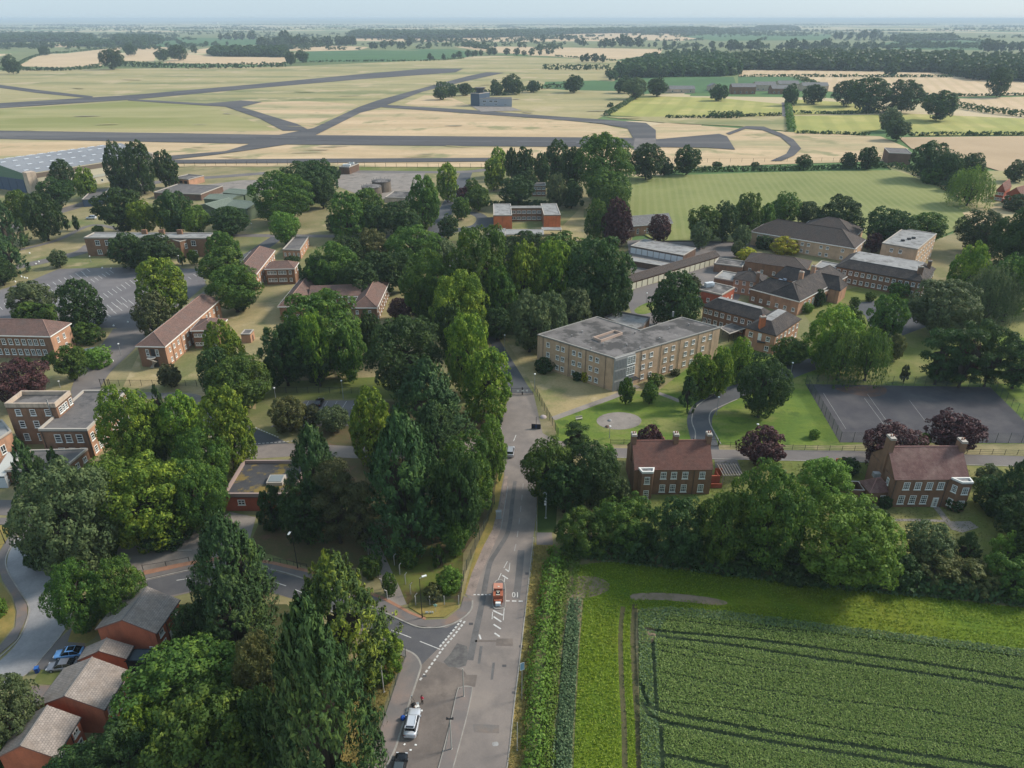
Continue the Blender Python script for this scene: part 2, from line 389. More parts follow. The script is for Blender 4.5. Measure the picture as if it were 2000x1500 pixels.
field('grassland', [(612, 256), (700, 220), (768, 208), (912, 222), (1070, 232), (1175, 243), (1226, 255), (1228, 264), (900, 268)], m_straw)
field('grassland', [(475, 209), (512, 199), (600, 197), (690, 203), (700, 206), (612, 245), (582, 243)], m_straw)
field('grassland', [(335, 196), (490, 174), (700, 156), (860, 144), (900, 152), (825, 168), (735, 192), (520, 196)], m_airg)
field('grassland', [(-80, 218), (255, 198), (402, 206), (545, 255), (300, 258), (-80, 255)], surf('airfield_green', (.278, .270, .106), (.383, .319, .148), .008, (.232, .231, .074), .006, (.45, .6), .5, .14, stretch=(.05, .4, 1.8)))
field('grassland', [(790, 203), (830, 186), (880, 190), (920, 207), (860, 215)], m_straw)
field('grassland', [(985, 212), (1230, 178), (1290, 186), (1185, 225), (1080, 222)], m_airg)
field('pasture', [(1060, 172), (1065, 160), (1160, 157), (1230, 160), (1225, 178), (1110, 176)], m_pas)
field('pasture', [(1180, 168), (1215, 150), (1433, 150), (1440, 172), (1390, 180), (1240, 184)], m_pas)
field('pasture', [(1442, 150), (1553, 150), (1605, 176), (1442, 176)], m_pas)
field('wheat_field', [(1443, 137), (1550, 137), (1850, 143), (1850, 150), (1640, 150), (1443, 149)], m_wheat)
field('wheat_field', [(1575, 152), (1880, 152), (2060, 166), (2060, 184), (1825, 190), (1700, 186), (1615, 178)], m_wheat)
field('wheat_field', [(1850, 193), (2060, 187), (2060, 226), (1960, 222), (1880, 210)], m_wheat)
field('barley_field', [(1185, 225), (1245, 187), (1400, 191), (1527, 203), (1527, 225), (1440, 228), (1300, 230)], m_bar)
field('grassland', [(1180, 228), (1535, 227), (1540, 256), (1440, 246), (1300, 240)], m_airg)
field('barley_field', [(1547, 224), (1547, 194), (1640, 199), (1738, 210), (1690, 221)], m_bar)
field('barley_field', [(1547, 226), (1716, 224), (1722, 252), (1672, 262), (1552, 259)], m_bar)
field('barley_field', [(1750, 221), (2060, 234), (2060, 263), (1780, 265)], m_bar)
field('stubble_field', [(1755, 268), (2060, 265), (2060, 350), (1960, 336), (1840, 300), (1780, 290)], m_tan)
field('grassland', [(1720, 318), (1790, 330), (2060, 336), (2060, 425), (1960, 402), (1890, 414), (1800, 470), (1740, 330)], m_airg)
field('hayfield', [(1228, 345), (1500, 336), (1745, 332), (1800, 348), (1875, 388), (1900, 412), (1875, 445), (1800, 478), (1340, 470), (1280, 470), (1225, 440)], m_hay)
field('dry_field', [(1880, 415), (1960, 400), (2060, 420), (2060, 470), (1900, 440)], m_straw)
# --- airfield tarmac
field('runway', [(-60, 254), (530, 263), (1238, 269), (1240, 288), (560, 282), (-60, 270)], m_run)
field('runway', [(-60, 205), (262, 185), (490, 165), (700, 145), (830, 134), (905, 134), (890, 141), (825, 146), (700, 155), (490, 173), (262, 194), (-60, 215)], m_run)
field('runway', [(520, 268), (612, 250), (700, 209), (737, 196), (825, 172), (912, 149), (950, 141), (985, 142), (912, 158), (825, 179), (742, 210), (704, 220), (620, 262), (600, 270)], m_run)
field('taxiway', [(-40, 160), (70, 175), (182, 188), (178, 192), (70, 181), (-40, 166)], m_run)
field('taxiway', [(250, 193), (402, 202), (470, 196), (512, 199), (471, 209), (581, 242), (606, 255), (553, 255), (507, 231), (440, 208), (400, 206), (250, 196)], m_run)
field('taxiway', [(330, 304), (440, 295), (500, 277), (600, 276), (500, 291), (420, 302), (330, 312)], m_run)
field('taxiway', [(330, 312), (560, 310), (960, 308), (960, 315), (560, 318), (330, 319)], m_run)
field('taxiway', [(742, 204), (912, 214), (1070, 226), (1175, 233), (1262, 240), (1281, 254), (1281, 296), (1246, 296), (1232, 288), (1236, 268), (1226, 251), (1175, 241), (1070, 232), (912, 221), (742, 209)], m_run)
field('taxiway', [(1236, 290), (1240, 270), (1282, 270), (1282, 292)], m_mid)
field('runway', [(1281, 272), (1405, 261), (1420, 266), (1436, 292), (1380, 288), (1281, 287)], m_run)
field('taxiway', [(1418, 260), (1457, 246), (1492, 247), (1526, 260), (1550, 272), (1565, 290), (1552, 303), (1527, 314), (1505, 314), (1536, 300), (1545, 285), (1524, 267), (1490, 254), (1457, 251), (1425, 263)], m_run)
field('lane', [(1528, 226), (1527, 200), (1534, 200), (1538, 230)], m_mid)
field('track', [(915, 204), (985, 205), (1020, 216), (940, 218)], m_conc)
m_runl = surf('runway_pale_wear', (.15, .145, .15), (.11, .108, .115), .05, fine=.5, fineamt=.2, stretch=(.02, .2, 2))
for (x0, x1, y, h) in ((30, 210, 265, 1.6), (450, 500, 269, 1.2), (530, 580, 268.6, 1), (600, 720, 272.5, 1.3), (780, 960, 274.5, 1.2), (1010, 1130, 276, 1.2), (1125, 1165, 276.5, 3.2)): field('runway_wear', [(x0, y), (x1, y + (x1 - x0) * .006), (x1, y + h + (x1 - x0) * .006), (x0, y + h)], m_runl)
for (x0, y0, x1, y1) in ((40, 206, 110, 201.5), (340, 181, 410, 175.5), (610, 156.5, 640, 153.5)): field('runway_wear', [(x0, y0), (x1, y1), (x1, y1 + 1), (x0, y0 + 1.3)], m_runl)
# --- scars, ruts and rough ground in the airfield grass
m_scar = surf('bare_scar', (.250, .215, .149), (.338, .286, .189), .05, fine=.5, fineamt=.25)
rr = random.Random(12)
for k in range(30):
    x, y = rr.uniform(0, 1250), rr.choice([rr.uniform(140, 200), rr.uniform(205, 255), rr.uniform(285, 308)])
    w, h = rr.uniform(10, 40) * (y / 250), rr.uniform(.4, 1.1)
    ang = rr.uniform(-.05, .05)
    field('worn_patch', [(x + w * math.cos(t) * rr.uniform(.6, 1) + h * math.sin(t) * ang, y + h * math.sin(t) * rr.uniform(.5, 1) + w * math.cos(t) * ang) for t in np.linspace(0, 6.28, 9)[:-1]],
          m_scar if rr.random() < .5 else m_airg)
# --- the camp: dry lawn over all of it, then lawns, roads, yards
Z0 = 1.2 * 0 + 0.022
sheet('lawn', [(-500, 326), (940, 322), (1235, 335), (1235, 470), (1340, 472), (1800, 480), (1900, 440), (2300, 470), (3200, 900), (3200, 1800), (-1200, 1800)], Z0, m_dry)
ZL, ZL2, ZR, ZP, ZM = 0.032, 0.042, 0.06, 0.068, 0.076
sheet('grass', [(1020, 320), (640, 322), (660, 336), (900, 338), (1020, 330)], ZL, m_green2)
sheet('lawn', [(985, 660), (1052, 668), (1200, 762), (1215, 766), (1082, 818), (1046, 765), (1010, 700)], ZL, m_dry2, 0)
sheet('lawn', [(1082, 818), (1215, 766), (1290, 760), (1380, 690), (1480, 640), (1600, 690), (1680, 600), (1800, 590), (2300, 700), (2300, 868), (1700, 866), (1640, 870), (1190, 868), (1090, 868)], ZL, m_green)
sheet('lawn', [(1590, 744), (1640, 700), (1700, 640), (1850, 620), (2000, 700), (2000, 750)], ZL2, m_green2)
sheet('lawn', [(1900, 625), (1990, 605), (2300, 640), (2300, 690), (2050, 672), (1960, 650)], ZL2, surf('pale_lawn', (.27, .25, .09), (.22, .22, .075), .05, fine=2, fineamt=.15))
sheet('garden_lawn', [(1190, 893), (1640, 898), (2300, 920), (2300, 1110), (1200, 1080)], ZL, m_green2)
sheet('grass', [(1232, 540), (1300, 585), (1260, 615), (1225, 600)], ZL, m_green)
sheet('lawn', [(430, 600), (560, 590), (600, 600), (540, 640), (470, 680), (440, 640)], ZL, m_dry2, 4)
sheet('lawn', [(245, 745), (272, 690), (275, 722), (345, 745), (420, 700), (500, 740), (500, 800), (380, 765), (240, 756)], ZL, m_dry2)
sheet('lawn', [(560, 745), (760, 735), (800, 780), (690, 778), (590, 782), (500, 780)], ZL, m_green2)
sheet('lawn', [(965, 450), (1100, 440), (1140, 400), (1140, 470), (1090, 480)], ZL, m_dry2)
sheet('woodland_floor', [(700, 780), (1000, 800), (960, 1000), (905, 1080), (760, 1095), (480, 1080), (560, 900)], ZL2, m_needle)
sheet('woodland_floor', [(880, 470), (1235, 470), (1235, 600), (1170, 640), (1000, 655), (900, 640)], ZL2, surf('shady_floor', (.075, .085, .03), (.1, .09, .04), .3, fine=2, fineamt=.3))  # dark colour carries the shade beneath the trees
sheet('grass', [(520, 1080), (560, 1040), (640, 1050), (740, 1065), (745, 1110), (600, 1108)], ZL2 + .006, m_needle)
sheet('grass', [(735, 1070), (800, 1058), (905, 1080), (900, 1180), (795, 1180)], ZL2 + .006, surf('garden_grass', (.1, .13, .02), (.13, .13, .035), .3, (.1, .07, .03), .25, (.5, .62), 3, .3))
sheet('grass', [(40, 1000), (240, 1000), (420, 960), (430, 1010), (240, 1056), (215, 1092), (80, 1095)], ZL2, surf('rank_grass', (.06, .1, .02), (.08, .12, .025), .3, fine=2, fineamt=.3))
sheet('lawn', [(1560, 600), (1600, 580), (1690, 556), (1790, 580), (1780, 620), (1700, 650), (1640, 690), (1590, 640)], ZL2, m_green2)
sheet('lawn', [(1700, 590), (1860, 570), (1990, 600), (1900, 640), (1800, 640)], ZL, m_green2)
# roads inside the camp
sheet('car_park', [(115, 525), (250, 522), (392, 525), (402, 556), (362, 590), (290, 628), (258, 652), (225, 640), (190, 640), (-80, 640), (-80, 590), (60, 548)], ZR, m_park)
ribbon('road', [(262, 640), (225, 685), (185, 728), (165, 765)], [13, 7], ZR + .002, m_mid)
sheet('road', [(140, 762), (172, 735), (192, 742), (196, 758), (240, 764), (330, 768), (330, 778), (140, 782)], ZR + .001, m_mid)
ribbon('path', [(320, 772), (375, 775), (400, 792), (412, 830), (430, 860)], 3.0, ZR + .019, m_conc)
sheet('road', [(395, 862), (482, 868), (500, 866), (580, 866), (700, 872), (860, 868), (960, 850), (985, 800), (998, 768), (1042, 768), (1060, 846), (1085, 860), (1195, 876), (1195, 892), (1050, 890), (1048, 1000), (1040, 1060), (1027, 1180), (1014, 1300), (1004, 1380), (991, 1500), (970, 1700), (600, 1700), (748, 1500), (767, 1475), (785, 1422), (802, 1365), (820, 1312), (821, 1295), (810, 1280), (792, 1270), (767, 1260), (700, 1225), (640, 1190), (550, 1163), (480, 1148), (400, 1150), (300, 1175), (250, 1200), (200, 1180), (285, 1133), (370, 1114), (450, 1100), (520, 1111), (590, 1130), (700, 1174), (762, 1202), (812, 1224), (840, 1227), (870, 1224), (900, 1211), (920, 1192), (922, 1175), (908, 1160), (915, 1120), (935, 1070), (958, 1035), (970, 990), (985, 930), (985, 892), (860, 895), (700, 895), (580, 890), (490, 897), (395, 897)], ZR, m_tarmac)
sheet('avenue', [(952, 640), (968, 650), (990, 688), (1012, 722), (1030, 752), (1042, 768), (998, 768), (985, 735), (968, 690), (955, 665)], ZR + .002, m_dark)
ribbon('avenue', [(958, 650), (925, 590), (890, 530), (868, 490), (850, 462), (858, 435), (880, 395), (905, 350), (912, 334)], 8, ZR + .003, m_dark)
ribbon('road', [(640, 334), (760, 336), (900, 336), (960, 330)], 8, ZR + .009, m_mid)
ribbon('drive', [(845, 462), (890, 450), (930, 442), (942, 428), (930, 418), (905, 416)], 6, ZR + .003, m_dark)
sheet('drive', [(930, 445), (945, 424), (968, 425), (968, 447)], ZR + .005, m_dark)
ribbon('road', [(395, 460), (480, 460), (600, 461), (700, 462), (840, 463)], 5, ZR + .011, m_mid, 0)
ribbon('road', [(545, 462), (525, 475), (500, 492), (478, 505), (462, 520)], 7, ZR + .004, m_dark)
ribbon('path', [(376, 590), (408, 566), (442, 541), (470, 518)], 2.0, ZR + .013, m_conc)
ribbon('path', [(682, 466), (668, 485), (655, 500), (640, 520)], 2.2, ZR + .015, m_conc)
ribbon('road', [(-60, 540), (40, 520), (110, 505), (160, 492), (180, 478)], 7, ZR + .005, m_mid)
ribbon('road', [(-40, 470), (60, 430), (160, 400), (240, 372), (330, 352), (420, 346), (520, 338)], 9, ZR + .0065, m_mid)
ribbon('path', [(30, 490), (110, 470), (180, 440), (245, 452)], 3, ZR + .017, m_mid)
sheet('yard', [(655, 345), (690, 333), (830, 338), (830, 372), (790, 395), (700, 380), (655, 362)], ZR + .006, m_conc)
sheet('yard', [(395, 362), (470, 352), (560, 350), (520, 382), (400, 390), (360, 388)], ZR + .004, m_conc)
sheet('yard', [(1225, 470), (1330, 462), (1480, 450), (1480, 480), (1400, 520), (1330, 545), (1235, 548)], ZR, m_mid)
sheet('yard', [(1225, 588), (1240, 562), (1300, 548), (1400, 512), (1470, 520), (1440, 590), (1360, 600), (1270, 640), (1238, 625)], ZR + .002, m_mid, 0)
sheet('traffic_island', [(1240, 604), (1262, 592), (1290, 590), (1280, 605), (1262, 613), (1244, 612)], ZR + .012, m_green, 4)
ribbon('path', [(1080, 818), (1140, 796), (1190, 778), (1215, 768)], 2.0, ZL2 + .01, m_conc)
ribbon('path', [(1286, 768), (1308, 776), (1328, 784)], 1.6, ZL2 + .01, m_conc)
ribbon('drive', [(1380, 885), (1377, 868), (1370, 845), (1366, 822), (1374, 800), (1400, 782), (1440, 764), (1490, 748), (1545, 726), (1600, 706), (1680, 675), (1760, 644), (1800, 630)], 6.2, ZR, m_dark)
ribbon('kerb', [(1356, 868), (1358, 845), (1351, 822), (1358, 797), (1384, 777), (1420, 760)], .25, ZR, m_kerb, h=.06)
ribbon('kerb', [(1408, 868), (1397, 848), (1386, 825), (1388, 806), (1406, 795), (1440, 780)], .25, ZR, m_kerb, h=.06)
sheet('forecourt', [(1650, 605), (1668, 592), (1720, 586), (1780, 610), (1800, 632), (1745, 648), (1700, 640), (1690, 616)], ZR + .004, m_dark)
sheet('gravel_bed', [(1209 + 44 * math.cos(t), 822 + 17 * math.sin(t)) for t in np.linspace(0, 6.283, 25)[:-1]], ZR, m_conc)
sheet('road', [(1190, 875), (1400, 878), (1650, 880), (2060, 893), (2300, 900), (2300, 918), (2060, 911), (1650, 900), (1190, 893)], ZR + .004, m_mid)
sheet('driveway', [(1395, 896), (1440, 898), (1450, 925), (1400, 925)], ZR + .006, m_mid)
ribbon('kerb', [(1195, 894), (1400, 897), (1650, 902), (2060, 913)], .3, ZR, m_kerb, h=.07, k=0)
sheet('tennis_court', [(1573, 750), (1934, 756), (2045, 866), (1640, 864)], ZR, surf('court_tarmac', (.062, .058, .066), (.08, .075, .08), .15, (.1, .092, .094), .08, (.52, .68), 3, .2, c4=(.11, .06, .045), sc4=.05, t4=(.66, .76)))
sheet('court_edge', [(1636, 757), (1720, 755), (1730, 768), (1700, 775), (1650, 766)], ZP, surf('red_silt', (.12, .07, .052), (.08, .066, .066), .4, fine=2, fineamt=.25), 4)
for a, b in (((1608, 768), (1652, 838)), ((1688, 778), (1734, 840)), ((1694, 770), (1748, 845)), ((1776, 782), (1808, 824))):
    ribbon('court_line', [a, b], .09, ZM, m_faint, 0)
ribbon('garden_path', [(1826, 988), (1842, 1008), (1860, 1030)], 1.3, ZR, m_conc, 0)
sheet('garden_path', [(1850, 1018), (1895, 1018), (1912, 1030), (1880, 1040), (1858, 1034)], ZR + .004, m_conc)
ribbon('garden_path', [(1744, 1016), (1790, 1016), (1850, 1018)], .8, ZR + .008, m_conc, 0)
# small car park with bays
sheet('car_park', [(597, 782), (694, 782), (682, 832), (528, 834)], ZR + .003, m_park)
for k in range(6): ribbon('bay_line', [(603 + k * 18.5, 784), (595 + k * 18.3, 798)], .12, ZM, m_white, 0)
for k in range(5): ribbon('bay_line', [(586 + k * 22, 816), (578 + k * 22, 831)], .12, ZM, m_white, 0)
sheet('junction', [(482, 830), (510, 842), (535, 852), (565, 866), (495, 869)], ZP, m_dark)
for k in range(9): ribbon('junction_dash', [(499 + k * 5.2, 835.5 + k * 2.2), (502.4 + k * 5.2, 837 + k * 2.2)], .3, ZM, m_white, 0)
for k in range(10): ribbon('junction_dash', [(496 + k * 8, 867.5 - k * .6), (501 + k * 8, 867.2 - k * .6)], .2, ZM, m_white, 0)
# large car park bays: four double rows drawn along the rows' own axis
def bays(a, b, n, d):
    for k in range(n):
        t = k / (n - 1); x, y = a[0] + (b[0] - a[0]) * t, a[1] + (b[1] - a[1]) * t
        ribbon('bay_line', [(x, y), (x + d[0], y + d[1])], .16, ZM, m_white, 0)
bays((92, 555), (170, 526), 8, (6, 5)); bays((100, 566), (163, 535), 8, (9, 7)); bays((155, 556), (214, 528), 9, (8, 6))
bays((176, 586), (262, 543), 11, (10, 8)); bays((190, 606), (236, 580), 6, (12, 10)); bays((-4, 596), (20, 588), 3, (9, 9))
bays((205, 610), (262, 580), 6, (11, 9)); bays((330, 566), (384, 540), 6, (-6, -4)); bays((100, 585), (128, 572), 4, (12, 9))

# --- the near junction
sheet('worn_shoulder', [(908, 1160), (918, 1118), (940, 1062), (962, 1030), (974, 1000), (986, 930), (992, 930), (984, 1000), (976, 1040), (958, 1080), (938, 1125), (926, 1165)], ZP, m_shoul)
sheet('dark_lane', [(768, 1262), (880, 1300), (906, 1310), (920, 1330), (895, 1345), (857, 1500), (830, 1600), (640, 1600), (748, 1500), (767, 1475), (785, 1422), (802, 1365), (822, 1310)], ZP, m_patch)
sheet('dark_lane', [(700, 1176), (762, 1203), (812, 1226), (872, 1226), (902, 1213), (860, 1262), (822, 1300), (812, 1280), (766, 1260), (640, 1190), (550, 1162), (480, 1146), (400, 1149), (290, 1172), (286, 1134), (370, 1115), (450, 1101), (520, 1112), (590, 1131)], ZP + .002, surf('side_road_tarmac', (.095, .092, .098), (.115, .11, .112), .3, fine=5, fineamt=.18))
sheet('road_patch', [(893, 1256), (912, 1262), (915, 1282), (910, 1300), (896, 1304), (876, 1302), (866, 1292), (880, 1276)], ZP + .004, surf('oil_dark_tarmac', (.1, .092, .09), (.15, .14, .13), .9, fine=5, fineamt=.3))
sheet('road_patch', [(970, 1247), (1002, 1247), (1002, 1262), (968, 1261)], ZP + .004, m_patch)
sheet('road_patch', [(928, 1250), (970, 1250), (970, 1254), (928, 1254)], ZP + .006, m_patch)
sheet('road_patch', [(937, 1262), (943, 1262), (938, 1296), (933, 1296)], ZP + .004, m_seam)
sheet('road_patch', [(962, 1294), (967, 1294), (963, 1327), (958, 1328)], ZP + .004, m_seam)
sheet('road_patch', [(905, 1318), (932, 1318), (928, 1342), (905, 1336)], ZP + .004, m_patch)
ribbon('tarmac_seam', [(1006, 940), (1000, 985), (997, 1015), (990, 1045), (972, 1075), (958, 1098), (950, 1130), (944, 1165), (936, 1205), (928, 1240), (918, 1290)], [0.8, 1.1], ZP + .006, m_seam, 4)
ribbon('wheel_track', [(1018, 1075), (1013, 1130), (1008, 1170)], 1.3, ZP + .002, surf('wheel_stain', (.125, .115, .11), (.15, .14, .135), .4, fine=5, fineamt=.2), 3)
slab('pavement', [(747, 1172), (800, 1200), (830, 1212), (872, 1210), (900, 1187), (906, 1165), (922, 1172), (920, 1191), (900, 1210), (870, 1223), (840, 1226), (812, 1222.5), (762, 1200.5), (700, 1172.5), (590, 1128.5), (520, 1109.5), (450, 1099), (370, 1112), (285, 1131), (283, 1124), (370, 1105), (450, 1091), (530, 1103), (600, 1119)], 0, .16, m_pave)
slab('block_strip', [(283, 1124), (370, 1105), (450, 1091), (530, 1103), (600, 1119), (747, 1172), (800, 1200), (830, 1212), (832, 1208), (803, 1196), (750, 1167), (600, 1113), (530, 1097), (450, 1085), (368, 1098), (280, 1116)], 0, .18, m_redb)
slab('grass_corner', [(797, 1186), (832, 1207), (868, 1206), (896, 1186), (890, 1178), (840, 1178), (800, 1178)], 0, .15, m_verge)
ribbon('kerb', [(285, 1133), (370, 1114), (450, 1100.5), (520, 1111), (590, 1130), (700, 1174), (762, 1202), (812, 1224), (840, 1227), (870, 1224), (900, 1211), (920, 1192), (923, 1174)], .28, 0, m_kerb, 5, h=.17)
slab('pavement', [(715, 1500), (745, 1420), (768, 1352), (783, 1300), (792, 1284), (792, 1271), (811, 1281), (820.5, 1296), (819, 1312), (801, 1366), (784, 1422), (766, 1475), (747, 1500), (700, 1600), (640, 1600)], 0, .16, m_paver)
slab('pavement', [(700, 1226), (767, 1261), (792, 1271), (792, 1284), (768, 1276), (690, 1236)], 0, .155, m_pave)
ribbon('kerb', [(640, 1191), (767, 1260.5), (793, 1270.5), (811, 1280.5), (821, 1296), (820, 1312), (802, 1366), (785, 1422), (767, 1475), (740, 1520), (690, 1600)], .28, 0, m_kerb, 5, h=.17)
slab('central_island', [(857, 1500), (878, 1420), (893, 1352), (900, 1344), (910, 1342), (919, 1343), (922, 1350), (913, 1395), (900, 1445), (885, 1500), (862, 1580), (830, 1580)], 0, .17, m_paver)
ribbon('kerb', [(835, 1570), (857, 1500), (878, 1420), (893, 1352), (900, 1344), (910, 1342), (919, 1343), (922, 1350), (913, 1395), (900, 1445), (885, 1500), (864, 1570)], .15, 0, m_kerb, 3, h=.18)
# markings
def dashes(name, pts, n, on, w, m, z=ZM):
    c = catmull(pts, 12); g = [G2(*p) for p in c]; L = [0]
    for i in range(1, len(g)): L.append(L[-1] + (g[i] - g[i - 1]).length)
    def at(s):
        for i in range(1, len(L)):
            if L[i] >= s: return g[i - 1].lerp(g[i], (s - L[i - 1]) / (L[i] - L[i - 1]))
        return g[-1]
    for k in range(n):
        s = L[-1] * k / n
        ribbon(name, [at(s), at(s + L[-1] / n * on)], w, z, m, 0, px=False)
dashes('give_way_line', [(908, 1214), (885, 1244), (866, 1266), (843, 1298), (818, 1332)], 17, .62, .32, m_white)
dashes('give_way_line', [(901, 1212), (879, 1240), (857, 1266)], 9, .62, .32, m_white)
ribbon('lane_line', [(764, 1231), (803, 1246)], .14, ZM, m_white, 0); ribbon('lane_line', [(820, 1253), (860, 1269)], .14, ZM, m_white, 0)
dashes('lane_line', [(345, 1134), (450, 1122), (545, 1140), (650, 1185), (740, 1221)], 9, .55, .14, m_white)
dashes('lane_line', [(1022, 945), (1018, 985), (1014, 1020), (1008, 1062), (1001, 1090)], 6, .5, .13, m_faint)
ribbon('edge_line', [(992, 950), (984, 1000), (978, 1035)], .12, ZM, m_faint, 2)
ribbon('edge_line', [(1008, 850), (1003, 862)], .15, ZM, m_white, 0)
dashes('stop_line', [(925, 1162), (962, 1162)], 5, .6, .25, m_white); dashes('stop_line', [(987, 1174), (1026, 1175)], 3, .65, .3, m_white)
for a, b in (((991, 1097), (984, 1110)), ((996, 1100), (994, 1116)), ((979, 1120), (972, 1135)), ((986, 1128), (985, 1138)), ((962, 1196), (961, 1210)), ((985, 1185), (983, 1212))):
    ribbon('hatch_border', [a, b], .12, ZM, m_white, 0)
for a, b in (((987, 1112), (994, 1117)), ((981, 1124), (992, 1131)), ((963, 1193), (982, 1202)), ((964, 1205), (979, 1215)), ((964, 1220), (978, 1229)), ((966, 1237), (976, 1244)), ((936, 1240), (939, 1249))):
    ribbon('hatch_bar', [a, b], .28, ZM, m_white, 0)
def ground_text(txt, px, py, size, rz, m):
    cu = bpy.data.curves.new('txt', 'FONT'); cu.body = txt; cu.size = size; cu.align_x = 'CENTER'; cu.align_y = 'CENTER'
    to = bpy.data.objects.new('txt', cu); COL.objects.link(to); dg = bpy.context.evaluated_depsgraph_get()
    me = bpy.data.meshes.new_from_object(to.evaluated_get(dg)); bpy.data.objects.remove(to); me.materials.append(m)
    for v in me.vertices: v.co.y *= 1.35
    p = G(px, py, ZM); o = link('speed_number', me, None, p, rz); o['kind'] = 'structure'; return o
ground_text('10', 1007, 1161, 1.35, math.pi, m_white)
sheet('road_patch', [(962, 1450), (972, 1449), (973, 1456), (963, 1457)], ZM, m_faint, 3)
sheet('road_patch', [(924, 1414), (975, 1416), (975, 1432), (926, 1430)], ZP + .004, surf('rusty_patch', (.2, .16, .135), (.165, .15, .14), .6, fine=4, fineamt=.25), 0)
# verge, kerbs east of the road
sheet('verge', [(1048, 1060), (1082, 1062), (1075, 1120), (1055, 1200), (1040, 1300), (1030, 1400), (1025, 1500), (1010, 1650), (955, 1650), (991, 1500), (1004, 1380), (1014, 1300), (1027, 1180), (1040, 1060)], ZR + .012, m_verge)
ribbon('kerb', [(1042, 1050), (1034, 1120), (1027, 1185), (1014, 1300), (1004, 1380), (992, 1490), (975, 1600)], .18, 0, m_kerb, 3, h=.14)
sheet('slab_crossing', [(1048, 1040), (1078, 1040), (1080, 1064), (1048, 1064)], ZR + .02, m_paver)
sheet('grass', [(1050, 960), (1090, 960), (1085, 1040), (1050, 1040)], ZR + .01, surf('rank_grass2', (.05, .08, .02), (.07, .1, .025), .3, fine=2, fineamt=.3))
sheet('verge', [(915, 1122), (905, 1160), (909, 1160), (921, 1120), (945, 1065), (962, 1034), (974, 985), (984, 925), (972, 925), (962, 985), (948, 1030), (930, 1070)], ZP + .008, m_verge)
sheet('verge', [(775, 1262), (790, 1283), (775, 1320), (760, 1360), (735, 1420), (710, 1500), (600, 1500), (700, 1300), (740, 1250)], ZR + .01, m_verge)
# bottom left: cul-de-sac of pale blocks
sheet('cul_de_sac', [(37, 1050), (80, 1092), (105, 1130), (130, 1160), (140, 1200), (120, 1237), (85, 1280), (52, 1315), (-10, 1352), (-60, 1390), (-160, 1390), (-60, 1330), (0, 1290), (37, 1250), (56, 1205), (56, 1180), (37, 1150), (15, 1112), (15, 1088), (22, 1070)], ZR + .004, m_block, 3)
sheet('road', [(-80, 975), (46, 977), (60, 1000), (100, 1050), (100, 1085), (75, 1100), (30, 1098), (18, 1085), (40, 1050), (40, 1008), (-80, 1002)], ZR + .002, m_mid)
slab('pavement', [(-80, 1012), (36, 1012), (36, 1040), (12, 1082), (12, 1114), (35, 1152), (53, 1182), (53, 1204), (34, 1248), (-20, 1295), (-60, 1320), (-60, 1260), (0, 1262), (30, 1225), (33, 1195), (25, 1165), (5, 1135), (-2, 1110), (-4, 1085), (20, 1045), (26, 1026), (-80, 1022)], 0, .14, m_pave)
ribbon('kerb', [(38, 1042), (14, 1083), (14, 1113), (36, 1151), (55, 1181), (55, 1205), (36, 1249), (-10, 1292), (-60, 1330)], .2, 0, m_kerb, 5, h=.15)
ribbon('kerb', [(82, 1092), (106, 1130), (132, 1162), (140, 1200), (121, 1238), (86, 1281), (53, 1316), (-10, 1354)], .2, 0, m_kerb, 5, h=.12)
sheet('verge', [(-80, 1024), (24, 1026), (18, 1046), (-8, 1085), (-80, 1085)], ZL2, m_verge)
sheet('verge', [(-60, 1120), (2, 1138), (22, 1166), (30, 1195), (26, 1224), (-2, 1258), (-60, 1256)], ZL2, m_verge)
sheet('driveway', [(100, 1262), (140, 1225), (170, 1230), (160, 1290), (150, 1306), (70, 1316), (62, 1306)], ZP, m_pave)
sheet('driveway', [(60, 1340), (100, 1338), (72, 1385), (30, 1395), (20, 1380)], ZP, m_pave)
sheet('front_lawn', [(132, 1254), (150, 1200), (200, 1192), (215, 1200), (185, 1245), (170, 1256)], ZP + .004, m_verge)
sheet('front_lawn', [(62, 1334), (80, 1308), (130, 1306), (105, 1338)], ZP + .004, m_green2)
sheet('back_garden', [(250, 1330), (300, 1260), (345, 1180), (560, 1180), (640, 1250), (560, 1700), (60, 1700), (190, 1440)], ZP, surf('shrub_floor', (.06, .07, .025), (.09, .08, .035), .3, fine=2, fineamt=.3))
sheet('forecourt', [(213, 1090), (245, 1056), (350, 1050), (400, 1028), (450, 1000), (500, 1010), (480, 1080), (440, 1086), (366, 1099), (278, 1117)], ZR + .004, m_conc)
ribbon('kerb', [(345, 1076), (375, 1076)], .5, 0, m_kerb, 0, h=.2)
ribbon('footpath', [(722, 1050), (738, 1085), (752, 1120), (765, 1150), (778, 1185)], [2.2, 3.0], ZR + .004, m_conc, 4)

for (x, y) in ((1018, 1262), (1004, 1352), (829, 1320), (985, 1300), (1030, 1120), (920, 1218), (810, 1432)): sheet('drain_cover', [(x - 4, y - 2), (x + 4, y - 2), (x + 4, y + 2.5), (x - 4, y + 2.5)], ZM + .004, m_run)
